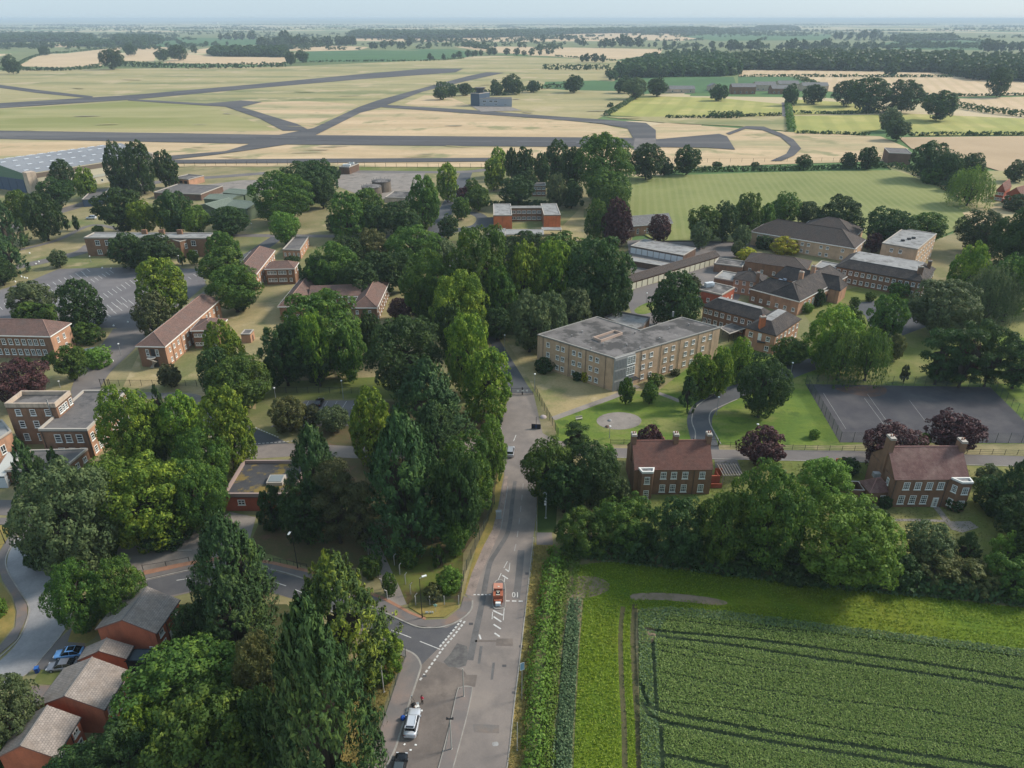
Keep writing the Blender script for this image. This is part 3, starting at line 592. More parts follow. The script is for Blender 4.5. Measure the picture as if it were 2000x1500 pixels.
# ------------------------------------------------------------------ building kit
def wallmat(name, c, c2, stain):
    """brickwork seen from afar: brick-by-brick speckle, broad tone, rain streaks down the wall"""
    if name in MATS: return MATS[name]
    m, nt, b = _new(name); P = nt.nodes.new('ShaderNodeNewGeometry').outputs['Position']
    col = _mix(nt, _ramp(nt, _noise(nt, P, 5.0, 4, 0.7), .35, .65), c, c2)
    mp = nt.nodes.new('ShaderNodeMapping'); mp.inputs['Scale'].default_value = (.9, .9, .12); nt.links.new(P, mp.inputs[0])
    col = _mix(nt, _ramp(nt, _noise(nt, mp.outputs[0], 1.0, 5, 0.7), .5, .75), col, stain)
    col2 = _mix(nt, _ramp(nt, _noise(nt, P, .35, 4, .6), .3, .7), (.8, .8, .8), (1.12, 1.1, 1.08))
    col = _mix(nt, 1.0, col, col2, 'MULTIPLY')
    nt.links.new(col, b.inputs['Base Color']); b.inputs['Roughness'].default_value = .9; b.inputs['Specular IOR Level'].default_value = .15
    MATS[name] = m; return m
W_buff = wallmat('buff_brick', (.6, .42, .285), (.53, .365, .245), (.36, .26, .18))
W_brown = wallmat('brown_and_shaded_brick', (.281, .159, .098), (.232, .130, .083), (.159, .100, .069))  # same brick coloured as shaded on camera-facing walls; plain brown brick elsewhere
W_orange = wallmat('orange_and_sunlit_brick', (.5, .28, .18), (.43, .245, .155), (.27, .17, .12))  # brick coloured as if sunlit on right-hand walls; plain orange brick elsewhere
W_red = wallmat('red_brick', (.439, .118, .069), (.366, .100, .057), (.268, .088, .057))
W_redo = wallmat('bright_red_brick', (.610, .183, .075), (.537, .159, .069), (.366, .130, .069))
W_house = wallmat('house_red_brick', (.52, .17, .09), (.45, .145, .08), (.34, .125, .075))
W_dark = wallmat('dark_brick', (.183, .112, .081), (.146, .094, .069), (.098, .071, .057))
W_conc = wallmat('pale_concrete', (.586, .460, .356), (.512, .413, .322), (.305, .236, .196))
W_cream = mat('cream_paint', (.634, .590, .437)); W_beige = mat('beige_cladding', (.512, .460, .333))
M_frame = mat('white_window_paint', (.800, .791, .747), .5); M_pane = mat('window_glass', (.024, .031, .037), .12, 0, .6)
M_fascia = mat('white_fascia', (.800, .767, .713), .6); M_cope = mat('pale_coping', (.439, .389, .333)); M_dkmetal = mat('dark_metal', (.037, .038, .040), .5)
M_felt = surf('grey_roof_felt', (.2, .18, .17), (.13, .118, .112), .22, (.27, .245, .225), .12, (.58, .68), 2.5, .28, c4=(.08, .074, .07), sc4=.17, t4=(.48, .56))
M_felt2 = surf('dark_roof_felt', (.128, .118, .115), (.171, .153, .144), .35, (.085, .080, .081), .3, (.55, .68), 2.5, .25)
M_lead = surf('pale_flat_roof', (.33, .32, .305), (.25, .24, .235), .4, (.17, .16, .15), .3, (.5, .64), 2.5, .25)
M_moss = surf('mossy_flat_roof', (.073, .071, .074), (.061, .059, .063), .4, (.207, .147, .046), .22, (.5, .58), 2, .25)
T_brown = rooftile('brown_plain_tiles', (.207, .124, .098), (.177, .106, .090), (.140, .100, .086))
T_red = rooftile('red_plain_tiles', (.232, .100, .069), (.195, .085, .063), (.140, .078, .063))
T_slate = rooftile('dark_slates', (.066, .054, .05), (.055, .047, .045), (.095, .074, .063))
T_hall = rooftile('brown_grey_tiles', (.092, .068, .057), (.078, .06, .052), (.066, .055, .05))
T_grey = rooftile('weathered_grey_tiles', (.329, .277, .241), (.256, .218, .193), (.244, .195, .161), (.36, .36))
T_mott = rooftile('mottled_red_tiles', (.2, .105, .09), (.165, .086, .078), (.25, .155, .13))

def rect(A, B, C, h):
    """footprint (camera-near left, near right, far right, far left) from three roof corners seen at height h"""
    a, b, c = G2(*A, h), G2(*B, h), G2(*C, h); u = (b - a).normalized(); v = Vector((-u.y, u.x))
    d = abs((c - b).dot(v)); return [a, b, b + v * d, a + v * d]
def inset(poly, d):
    n = len(poly); out = []
    for i in range(n):
        p0, p1, p2 = poly[i - 1], poly[i], poly[(i + 1) % n]
        e0 = (p1 - p0).normalized(); e1 = (p2 - p1).normalized(); n0 = Vector((-e0.y, e0.x)); n1 = Vector((-e1.y, e1.x))
        k = 1 + n0.dot(n1); out.append(p1 + (n0 + n1) * (d / max(k, .2)))
    return out
def ccw(p):
    return p if sum(p[i - 1].x * p[i].y - p[i].x * p[i - 1].y for i in range(len(p))) > 0 else p[::-1]
_WIN = {}
def win_meshes(w, h, style):
    k = (round(w, 2), round(h, 2), style)
    if k in _WIN: return _WIN[k]
    f = MB(); t = .13 if style != 'thin' else .08
    for (cx, cz, dx, dz) in ((0, h - t / 2, w, t), (0, t / 2, w, t), (-w / 2 + t / 2, h / 2, t, h - 2 * t), (w / 2 - t / 2, h / 2, t, h - 2 * t)):
        f.box((cx, -.055, cz), (dx, .11, dz))
    bars = {'sash': ((0, h / 2, w - 2 * t, .1, 0),), 'cross': ((0, h * .5, w - 2 * t, .1, 0), (0, h / 2, .09, h - 2 * t, 1)), 'thin': ((0, h / 2, .07, h - 2 * t, 1),),
            'grid': ((0, h * .5, w - 2 * t, .1, 0), (-w / 6, h / 2, .05, h - 2 * t, 1), (w / 6, h / 2, .05, h - 2 * t, 1), (0, h * .27, w - 2 * t, .05, 0), (0, h * .75, w - 2 * t, .05, 0)),
            'ladder': ((0, h * .3, w - 2 * t, .12, 0), (0, h * .62, w - 2 * t, .12, 0)), 'low': ((0, h * .32, w - 2 * t, .12, 0), (0, h * .66, .09, h * .6, 1)), 'plain': ()}[style]
    for (cx, cz, dx, dz, o) in bars: f.box((cx, -.04 - .012 * o, cz), (dx, .08, dz))
    if style != 'thin': f.box((0, -.09, -.05), (w + .2, .18, .1))
    p = MB(); p.face([(-w / 2 + t * .9, -.02, t * .9), (w / 2 - t * .9, -.02, t * .9), (w / 2 - t * .9, -.02, h - t * .9), (-w / 2 + t * .9, -.02, h - t * .9)])
    _WIN[k] = (f.mesh('window', M_frame), p.mesh('pane', M_pane)); return _WIN[k]
class Bld:
    def __init__(s, name, label, cat, at, group=None, kind=None):
        s.root = empty(name, (at[0], at[1], 0)); tag(s.root, label, cat, group); s.o = s.root.location
    def put(s, name, mb, m, parent=None):
        p = parent or s.root; o = link(name, mb.mesh(name, m, s.o), p); return o
    def walls(s, poly, z1, m, z0=0.0, name='wall'):
        mb = MB(); mb.prism(poly, z0, z1, top=False); return s.put(name, mb, m)
    def flat(s, poly, z, m=None, par=.35, th=.3, cope=None, parmat=None):
        mb = MB(); q = inset(poly, th); mb.prism(poly, z - .35, z - .05, top=False); mb.face([(p.x, p.y, z) for p in inset(poly, th * .5)])
        r = s.put('roof', mb, m or M_felt)
        if par:
            mb = MB(); n = len(poly)
            for i in range(n):
                a, b, c, d = poly[i], poly[(i + 1) % n], q[(i + 1) % n], q[i]
                o2 = inset(poly, -.06); ao, bo = o2[i], o2[(i + 1) % n]
                mb.face([(ao.x, ao.y, z - .12), (bo.x, bo.y, z - .12), (bo.x, bo.y, z + par), (ao.x, ao.y, z + par)])
                mb.face([(ao.x, ao.y, z + par), (bo.x, bo.y, z + par), (c.x, c.y, z + par), (d.x, d.y, z + par)])
                mb.face([(c.x, c.y, z - .02), (d.x, d.y, z - .02), (d.x, d.y, z + par), (c.x, c.y, z + par)])
            s.put('parapet', mb, parmat or cope or M_cope)
        return r
    def hip(s, rc, z, rise, m, over=.5, hipk=1.0, gable=None, fascia=M_fascia, ftop=None, low=(0, 0)):
        """hipped (hipk 1) or gabled (hipk 0) roof over rectangle rc; low = (1,1) hips at start/end kept"""
        a, b, c, d = inset(rc, -over)
        if (b - a).length < (c - b).length: a, b, c, d = b, c, d, a
        W = (c - b).length; u = (b - a).normalized(); v = (d - a).normalized(); L = (b - a).length
        k0, k1 = (hipk, hipk) if not isinstance(hipk, tuple) else hipk
        m0 = (a + d) / 2 + u * (W / 2 * k0 if k0 else 0); m1 = (b + c) / 2 - u * (W / 2 * k1 if k1 else 0)
        zt = z + rise; sl = math.hypot(W / 2, rise); mb = MB()
        P = lambda q, zz: (q.x, q.y, zz)
        def uvq(base, *pts): return [((p - base).dot(u), (p - base).length if False else 0) for p in pts]
        mb.face([P(a, z), P(b, z), P(m1, zt), P(m0, zt)], [(0, 0), (L, 0), ((m1 - a).dot(u), sl), ((m0 - a).dot(u), sl)])
        mb.face([P(c, z), P(d, z), P(m0, zt), P(m1, zt)], [(L, 0), (0, 0), ((m0 - a).dot(u), sl), ((m1 - a).dot(u), sl)])
        if k0: mb.face([P(d, z), P(a, z), P(m0, zt)], [(W, 0), (0, 0), (W / 2, sl)])
        if k1: mb.face([P(b, z), P(c, z), P(m1, zt)], [(0, 0), (W, 0), (W / 2, sl)])
        mb.face([P(d, z - .02), P(c, z - .02), P(b, z - .02), P(a, z - .02)], [(0, 0)] * 4)
        r = s.put('roof', mb, m)
        # ridge and hip tiles
        rt = MB(); rt.tube((m0.x, m0.y, zt), (m1.x, m1.y, zt), .13, n=6)
        if k0:
            for q in (a, d): rt.tube(P(q, z), P(m0, zt), .1, n=5)
        if k1:
            for q in (b, c): rt.tube(P(q, z), P(m1, zt), .1, n=5)
        s.put('ridge_tiles', rt, m if 'slate' in m.name else mat('ridge_' + m.name, tuple(min(1, x * 1.5) for x in m.node_tree.nodes['Brick Texture'].inputs['Color1'].default_value[:3])), r)
        if fascia:
            fb = MB(); n4 = [a, b, c, d]; i4 = inset(n4, .12)
            for i in range(4):
                p, q = n4[i], n4[(i + 1) % 4]
                if (i == 3 and not k0) or (i == 1 and not k1): continue
                e = inset(n4, -.03); p2, q2 = e[i], e[(i + 1) % 4]; pi, qi = i4[i], i4[(i + 1) % 4]
                fb.face([P(p2, z - .3), P(q2, z - .3), P(q2, z + .03), P(p2, z + .03)]); fb.face([P(p2, z + .03), P(q2, z + .03), P(qi, z + .03), P(pi, z + .03)]); fb.face([P(pi, z - .3), P(qi, z - .3), P(q2, z - .3), P(p2, z - .3)])
            s.put('fascia', fb, fascia, r)
        if gable:
            ri = rc if (rc[1] - rc[0]).length >= (rc[2] - rc[1]).length else [rc[1], rc[2], rc[3], rc[0]]
            rr_ = rise * (1 - over / (W / 2) * .0) - .05
            if not k0:
                g0, g1 = ri[3], ri[0]; t = (g0 + g1) / 2; gb = MB(); gb.face([P(g0, z - .02), P(g1, z - .02), P(t, z + rr_)]); s.put('gable_wall', gb, gable)
            if not k1:
                g0, g1 = ri[1], ri[2]; t = (g0 + g1) / 2; gb = MB(); gb.face([P(g0, z - .02), P(g1, z - .02), P(t, z + rr_)]); s.put('gable_wall', gb, gable)
        return r
    def mansard(s, poly, z, rise, d, m, top=None, over=.35):
        e = inset(poly, -over); t = inset(poly, d); mb = MB(); n = len(e)
        for i in range(n):
            a, b, c, dd = e[i], e[(i + 1) % n], t[(i + 1) % n], t[i]; u = (b - a).normalized(); L = (b - a).length; sl = math.hypot(d + over, rise)
            mb.face([(a.x, a.y, z), (b.x, b.y, z), (c.x, c.y, z + rise), (dd.x, dd.y, z + rise)], [(0, 0), (L, 0), ((c - a).dot(u), sl), ((dd - a).dot(u), sl)])
        mb.face([(p.x, p.y, z - .02) for p in reversed(e)], [(0, 0)] * n)
        r = s.put('roof', mb, m); tp = MB(); tp.prism(t, z + rise - .05, z + rise + .1); s.put('roof_deck', tp, top or M_lead, r)
        gt = MB(); e2 = inset(poly, -over - .04)
        for i in range(n):
            a, b = e2[i], e2[(i + 1) % n]; gt.face([(a.x, a.y, z - .18), (b.x, b.y, z - .18), (b.x, b.y, z + .04), (a.x, a.y, z + .04)])
        s.put('gutter', gt, M_dkmetal, r); return r
    def wins(s, p, q, zs, ts, w, style='sash', name='window', n=None):
        """rows zs = [(sill height, window height)], ts = positions along p->q (0..1)"""
        if isinstance(ts, int): ts = [(k + .5) / ts for k in range(ts)]
        d = (q - p).normalized(); rz = math.atan2(d.y, d.x)
        for (z, h) in zs:
            fm, pm = win_meshes(w, h, style)
            for t in ts:
                c = p.lerp(q, t); o = link(name, fm, s.root, (c.x - s.o.x, c.y - s.o.y, z), rz); link('pane', pm, o)
    def blk(s, name, c, d, z0, m, rz=0.0, parent=None):
        mb = MB(); mb.box((c.x, c.y, z0 + d[2] / 2), d, rz); return s.put(name, mb, m, parent)
    def chimney(s, c, z0, z1, m=None, w=.95, d=.95, rz=0.0):
        ch = s.blk('chimney', c, (w, d, z1 - z0), z0, m or W_brown, rz)
        mb = MB(); mb.box((c.x, c.y, z1 - .2), (w + .16, d + .16, .18), rz); mb.box((c.x, c.y, z1 + .06), (w + .06, d + .06, .12), rz)
        s.put('chimney_cap', mb, M_cope, ch)
        pt = MB()
        for k in (-.22, .22): pt.lathe((c.x + k * math.cos(rz), c.y + k * math.sin(rz), z1 + .1), [(.14, 0), (.11, .45), (.13, .5)], 8)
        s.put('chimney_pots', pt, mat('terracotta', (.3, .13, .08)), ch)
    def door(s, p, q, t, w=1.0, h=2.1, m=None, z=0.0):
        d = (q - p).normalized(); rz = math.atan2(d.y, d.x); c = p.lerp(q, t)
        mb = MB(); mb.box((0, -.05, h / 2), (w, .1, h)); o = link('door', mb.mesh('door', m or M_frame), s.root, (c.x - s.o.x, c.y - s.o.y, z), rz)
        mb = MB(); mb.box((w * .35, -.13, h * .48), (.06, .06, .2)); link('handle', mb.mesh('handle', M_dkmetal), o)
    def pipes(s, p, q, ts, z1, z0=0.0):
        for t in ts:
            c = p.lerp(q, t); d = (q - p).normalized(); nn = Vector((d.y, -d.x)) * .1
            mb = MB(); mb.tube((c.x + nn.x, c.y + nn.y, z0), (c.x + nn.x, c.y + nn.y, z1), .055, n=6); s.put('drainpipe', mb, M_dkmetal)
def mid2(r): return (r[0] + r[2]) / 2

# --- 1 three-storey buff flat block by the gate
h = 10.0
P6 = ccw([G2(*p, h) for p in ((1050, 654), (1200, 700), (1407, 640), (1331, 620), (1250, 645), (1166, 619))])
i0 = min(range(6), key=lambda i: (P6[i] - G2(1050, 654, h)).length); P6 = P6[i0:] + P6[:i0]
b = Bld('flat_block', 'three storey buff brick block with V-shaped flat roof and a sunken light well', 'building', mid2(P6))
b.walls(P6, h, W_buff); b.flat(P6, h, M_felt, .22, .3, mat('roof_edge_trim', (.3, .28, .25)))
wz = [(1.0, 1.45), (4.1, 1.45), (7.2, 1.45)]
b.wins(P6[0], P6[1], wz, [.15, .28, .35, .495, .575, .715, .795], 1.15, 'low')
for i in (0, 1): b.pipes(P6[i], P6[i + 1], (.08, .43, .65, .9) if i == 0 else (.24, .42, .6, .78, .92), h)
b.wins(P6[1], P6[2], wz, [.265, .335, .47, .54, .665, .735, .84], 1.15, 'low')
b.wins(P6[1], P6[2], [wz[2]], [.905], 1.15, 'low')
d = (P6[2] - P6[1]).normalized(); nn = Vector((d.y, -d.x)); L = (P6[2] - P6[1]).length
mb = MB()
e0, e1 = P6[1] + nn * .5, P6[1] + d * L * .175 + nn * .5
mb.prism([e0, e1, e1 - nn * .5, e0 - nn * .5], 0, h + .1); b.put('stair_tower', mb, mat('pale_render', (.36, .34, .32)))
for k in range(7):
    t = .06 + k * .075
    for z in (.3, 3.6, 6.8): b.blk('cladding_panel', e0.lerp(e1, t) + nn * .05, (.24, .12, 2.6), z, mat('grey_panel', (.25, .245, .24)), math.atan2(d.y, d.x))
b.wins(e0, e1, [(3.9, 2.4), (7.1, 2.4)], [.68, .81, .94], 1.05, 'grid')
b.wins(e0, e1, [(.1, 2.3)], [.75, .9], 1.1, 'cross', name='entrance_door')
cp = e0.lerp(e1, .85) + nn * .9; b.blk('entrance_canopy', cp, (3.4, 1.8, .2), 2.7, M_dkmetal, math.atan2(d.y, d.x))
b.blk('entrance_step', cp + nn * .4, (3.6, 1.8, .3), 0, M_kerbs if False else m_conc, math.atan2(d.y, d.x))
w0 = [G2(*p, h + .1) for p in ((1158, 662), (1174, 668), (1216, 653), (1200, 648))]; w0 = ccw(w0)
lw = MB(); wi = inset(w0, .25)
for i in range(4):
    a_, b_, c_, d_ = w0[i], w0[(i + 1) % 4], wi[(i + 1) % 4], wi[i]
    lw.face([(a_.x, a_.y, h), (b_.x, b_.y, h), (b_.x, b_.y, h + .75), (a_.x, a_.y, h + .75)]); lw.face([(a_.x, a_.y, h + .75), (b_.x, b_.y, h + .75), (c_.x, c_.y, h + .75), (d_.x, d_.y, h + .75)])
    lw.face([(d_.x, d_.y, h + .02), (c_.x, c_.y, h + .02), (c_.x, c_.y, h + .75), (d_.x, d_.y, h + .75)])
b.put('light_well_kerb', lw, mat('pink_render', (.5, .36, .28)))
gl = MB(); gl.face([(p.x, p.y, h + .12) for p in wi]); b.put('light_well_glazing', gl, M_felt2)
for (x, y) in ((1137, 650), (1117, 658), (1178, 674), (1195, 648), (1224, 676), (1240, 652), (1307, 643), (1288, 663), (1250, 682), (1345, 636), (1154, 683)):
    c = G2(x, y, h); mb = MB(); mb.lathe((c.x, c.y, h), [(.16, 0), (.16, .5), (.26, .55), (.26, .65)], 8); b.put('roof_vent', mb, M_lead)
c = G2(1314, 618, h); b.blk('flue', c, (.5, .5, 1.6), h, M_lead)
low = ccw([G2(*p, 4.0) for p in ((1180, 634), (1206, 622), (1268, 634), (1255, 652), (1235, 660))])
lb = Bld('kitchen_block', 'low flat roofed annexe tucked behind the buff three storey block', 'building', mid2([low[0], low[1], low[2]]))
lb.walls(low, 6.2, W_brown); lb.flat(low, 6.2, M_lead, .5, .3, M_felt2)

# --- 2 hipped barrack ranges on the camp's west side
def range_(name, label, A, B, C, h, rise, wall, tile, wz, nl, nr, w=1.1, style='low', end=2, hipk=.8, both=True, over=.45, grp=None, skip_left=True):
    r = rect(A, B, C, h); bb = Bld(name, label, 'building', mid2(r), grp); bb.walls(r, h, wall); bb.hip(r, h, rise, tile, over, hipk)
    if end: bb.wins(r[0], r[1], wz, end, w, style)
    if nr: bb.wins(r[1], r[2], wz, nr, w, style)
    if nl: bb.wins(r[3], r[0], wz, nl, w, style)
    return bb, r
W2 = [(.9, 1.35), (4.0, 1.35)]
b2, r2 = range_('barrack_block', 'long hipped two storey barrack with a broken spiral stair on its shade-toned end wall', (268, 675), (321, 676), (434, 585), 6.8, 3.0, W_orange, T_brown, W2,
                0, [.06, .13, .2, .29, .36, .43, .72, .78, .86, .93], .95, 'low', 0)
eb = MB(); a_, q_ = r2[0], r2[1]; dd = (q_ - a_).normalized(); nn = Vector((dd.y, -dd.x)) * .03
eb.face([(*(a_ + nn), .02), (*(q_ + nn), .02), (*(q_ + nn), 6.45), (*(a_ + nn), 6.45)]); b2.put('end_wall', eb, W_brown)  # darker skin puts the shade of this end into its brick colour
b2.wins(a_ + nn, q_ + nn, [(3.6, 2.1)], [.32, .68], .9, 'low'); b2.door(a_ + nn * 2, q_ + nn * 2, .52, 1.2, 2.3, mat('boarded_opening', (.045, .04, .038)), 3.5); b2.door(a_ + nn * 2, q_ + nn * 2, .55, 1.5, 2.4, mat('boarded_opening', (0, 0, 0)), 0)
b2.pipes(r2[1], r2[2], (.1, .25, .4, .62, .75, .9), 6.5)
sc = a_.lerp(q_, .5) + nn.normalized() * 1.2
for k in range(14):
    an = 2.8 - k * .33; c = sc + Vector((math.cos(an), math.sin(an))) * .75; b2.blk('stair_tread', c, (1.1, .4, .08), .25 + k * .24, M_cope, an)
mb = MB(); mb.tube((sc.x, sc.y, 0), (sc.x, sc.y, 4.4), .09); b2.put('stair_post', mb, M_cope)
mb = MB(); mb.lathe((sc.x, sc.y, 3.5), [(1.25, 0), (1.25, .1)], 12); b2.put('stair_landing', mb, M_cope)
wr = rect((374, 645), (425, 644), (449, 624), 6.2); b2.walls(wr, 6.2, W_brown, name='wing_wall'); b2.hip(wr, 6.2, 2.0, T_brown, .4, .8); b2.wins(wr[0], wr[1], [(1.0, 1.1), (3.9, 1.1)], [.12, .27, .4, .55, .68, .82], 1.05, 'low')
wr = rect((322, 634), (348, 634), (372, 614), 5.6); b2.walls(wr, 5.6, W_brown, name='wing_wall'); b2.hip(wr, 5.6, 1.6, T_brown, .4, .8)
b3, r3 = range_('barrack_block', 'hipped two storey barrack with white casements, cut by the picture edge near the car park', (-150, 651), (97, 656), (141, 632), 7.6, 3.2, W_brown, T_brown, [(1.2, 1.9), (4.5, 1.9)],
                0, 0, 1.25, 'low', [.40, .455, .51, .565, .62, .675, .7275, .78, .83, .875, .925], .9)
sb = MB(); p_, q_ = r3[1], r3[2]; dd = (q_ - p_).normalized(); nn = Vector((dd.y, -dd.x)) * .03; sb.face([(*(p_ + nn), .02), (*(q_ + nn), .02), (*(q_ + nn), 7.25), (*(p_ + nn), 7.25)]); b3.put('end_wall', sb, W_orange)  # orange skin paints the sunlight that falls on this end
b3.wins(p_ + nn, q_ + nn, [(4.3, 1.7), (1.2, 1.7)], [.3, .6], 1.0, 'low')
b7, r7 = range_('barrack_block', 'H-shaped single storey block with brown hipped roofs behind the dark trees', (545, 598), (592, 598), (642, 543), 5.6, 3.0, W_brown, T_brown, [(1.2, 1.5)], 0, 0, 1, 'low', 2)
r7b = rect((690, 600), (735, 600), (770, 545), 5.6); b7.walls(r7b, 5.6, W_brown, name='wing_wall'); b7.hip(r7b, 5.6, 3.0, T_brown, .45, .8); b7.wins(r7b[1], r7b[2], [(.8, 1.2), (3.3, 1.4)], 9, 1.0, 'low'); b7.wins(r7b[0], r7b[1], [(3.2, 1.3)], [.15, .7], .9, 'low'); b7.pipes(r7b[1], r7b[2], (.1, .25, .4, .55, .7, .85), 5.3)
um = (r7b[2] - r7b[1]).normalized(); lm = (r7b[1] - r7b[0]).normalized()
mm = [r7[1] + um * (r7[2] - r7[1]).length * .28, r7b[0] + um * (r7b[2] - r7b[1]).length * .38]; mm += [mm[1] + um * 9.5, mm[0] + um * 9.5]
r7c = [mm[0], mm[1], mm[2], mm[3]]; b7.walls(r7c, 5.6, W_brown, name='link_wall'); b7.hip(r7c, 5.6, 2.6, T_brown, .4, 0.0); b7.wins(r7c[0], r7c[1], [(3.3, 1.4)], 7, 1.0, 'low')
b8, r8 = range_('barrack_block', 'two storey hipped barrack with a windowed cross wing beside the tarmac drive', (452, 536), (499, 535), (554, 489), 6.8, 3.0, W_orange, T_brown, W2, 0, 10, .9, 'low', 0)
wr = rect((518, 525), (574, 524), (583, 513), 6.4); b8.walls(wr, 6.4, W_brown, name='wing_wall'); b8.hip(wr, 6.4, 2.0, T_brown, .4, .8); b8.wins(wr[0], wr[1], [(1.2, 1.4), (4.1, 1.4)], [.1, .2, .32, .48, .57, .66, .85], 1.05, 'low'); b8.wins(wr[1], wr[2], [(4.0, 1.2)], 2, .9, 'low')
fl = ccw([G2(*p, 3.8) for p in ((552, 488), (575, 463), (603, 463), (586, 489))]); an = Bld('brick_annexe', 'small flat dark roofed brick annexe at the end of the cross wing barrack', 'building', mid2(fl)); an.walls(fl, 3.8, W_orange); an.flat(fl, 3.8, M_felt2, .35)
for i in range(4): an.wins(fl[i], fl[(i + 1) % 4], [(1.2, 1.4)], 4, .8, 'low')
hut = rect((470, 653), (488, 653), (497, 644), 3.0); hb = Bld('brick_hut', 'tiny square brick hut with a dark slate top on the dry lawn', 'building', mid2(hut)); hb.walls(hut, 3.0, W_orange); hb.flat(hut, 3.0, M_felt2, .15); hb.door(hut[1], hut[2], .5, .9, 2.0, W_dark)
# --- flat brick block above the big car park
r = rect((164, 465), (405, 466), (415, 456), 8.0); b9 = Bld('brick_block', 'long flat roofed red brick block with three stub chimneys above the big car park', 'building', mid2(r))
b9.walls(r, 8.0, W_brown); b9.flat(r, 8.0, M_lead, .4, .35, M_cope)
b9.wins(r[0], r[1], [(1.0, 1.9), (4.9, 2.2)], [.10, .18, .27, .36, .46, .56, .65, .80, .88], 1.9, 'cross'); b9.wins(r[1], r[2], [(1.2, 1.6), (5, 1.6)], 2, 1.1, 'cross')
pj = rect((336, 469), (351, 473), (368, 467), 7.2); b9.walls(pj, 7.4, W_brown, name='stair_wall'); b9.flat(pj, 7.4, M_felt, .2); b9.wins(pj[1], pj[2], [(4, 2.2)], 1, 1.2, 'cross')
for x in (283, 317, 352): b9.blk('chimney', G2(x, 457, 8), (2.2, 1.2, 1.9), 8, W_brown)
# --- 4 bottom left brick headquarters
r = rect((9, 790), (107, 790), (144, 765), 11.0); b4 = Bld('tower_block', 'square three storey brick tower with parapet and white ladder windows, bottom edge of the camp', 'building', mid2(r))
b4.walls(r, 11.0, W_brown); b4.flat(r, 10.3, M_felt, 1.0, .35, W_conc, W_conc); b4.wins(r[0], r[1], [(1.2, 1.9), (4.7, 1.9), (8, 1.7)], [.22, .51, .81], 1.35, 'ladder'); b4.wins(r[1], r[2], [(8, 1.7)], [.2, .42, .55, .85], 1.2, 'ladder')
b4.blk('flue', r[0].lerp(r[1], .88) + Vector((0, -.2)), (.25, .25, 9), 3.5, M_lead); b4.door(r[0], r[1], .72, 1.4, 2.2, mat('blue_door', (.02, .05, .2)))
r = rect((75, 839), (170, 839), (290, 763), 7.6); b4b = Bld('brick_block', 'two storey brick block with a big dark flat roof beside the brick tower', 'building', mid2(r))
b4b.walls(r, 7.6, W_brown); b4b.flat(r, 7.3, M_felt2, .5, .35, M_cope); b4b.wins(r[0], r[1], [(4.2, 2.1), (.9, 1.8)], [.35, .57, .8], 1.5, 'ladder')
p_, q_ = r[1], r[2]; dd = (q_ - p_).normalized(); nn = Vector((dd.y, -dd.x)) * .03; sb = MB(); sb.face([(*(p_ + nn), .02), (*(q_ + nn), .02), (*(q_ + nn), 7.15), (*(p_ + nn), 7.15)]); b4b.put('side_wall', sb, W_orange)  # sun on this side is given by a brighter brick skin
b4b.wins(p_ + nn, q_ + nn, [(4.2, 2.0), (.9, 1.8)], 9, 1.3, 'ladder'); b4b.pipes(r[0], r[1], (.05, .97), 7.2)
fl = ccw([G2(*p, 3.4) for p in ((60, 880), (171, 877), (122, 918), (10, 920))]); b4c = Bld('brick_extension', 'single storey brick extension with dark flat roof at the tower block foot', 'building', mid2(fl)); b4c.walls(fl, 3.4, W_brown); b4c.flat(fl, 3.3, M_felt2, .35)
for i in range(4): b4c.wins(fl[i], fl[(i + 1) % 4], [(1.0, 1.3)], [.2, .5, .8], 1.2, 'low')
fl = ccw([G2(*p, 5.6) for p in ((-60, 895), (22, 842), (4, 820), (-90, 860))]); b4d = Bld('brick_annexe', 'grey roofed orange brick annexe running out of the picture beside the tower', 'building', mid2(fl)); b4d.walls(fl, 5.6, W_orange); b4d.flat(fl, 5.5, M_lead, .3)
for i in range(4): b4d.wins(fl[i], fl[(i + 1) % 4], [(1.6, 2.2)], [.3, .5, .7], 1.4, 'low')
fl = ccw([G2(*p, 3.0) for p in ((-14, 931), (8, 931), (37, 885), (16, 884))]); cb = Bld('portable_cabin', 'long white portable cabin beside the dark conifers', 'cabin', mid2(fl)); cb.walls(fl, 3.0, mat('cabin_white', (.5, .52, .54))); cb.flat(fl, 3.05, mat('cabin_roof', (.5, .49, .45)), .08, .1, mat('cabin_trim', (.42, .42, .42)))
i = min(range(4), key=lambda k: ((fl[k] + fl[(k + 1) % 4]) / 2 - G2(22, 908, 3)).length); cb.wins(fl[i], fl[(i + 1) % 4], [(1.2, 1.0)], [.15, .4, .7], 1.1, 'plain')
# --- 5 flat brick building among the near trees
r = rect((436, 966), (572, 966), (622, 900), 4.2); b5 = Bld('brick_block', 'low brick building with a raised parapet and mossy black flat roof under the big conifers', 'building', mid2(r)); b5.walls(r, 4.2, W_red); b5.flat(r, 3.7, M_moss, .75, .4, mat('pinkish_coping', (.33, .24, .21)))
b5.wins(r[0], r[1], [(1.6, 1.3)], [.24, .55, .8], 1.5, 'cross'); c = G2(540, 940, 3.8); b5.blk('rooflight', c, (3.4, 3.0, .8), 3.7, M_cope, .02)
b5.blk('rooflight_glazing', c, (2.8, 2.4, .1), 4.5, mat('dirty_glazing', (.2, .22, .22), .3), .02); r5 = r
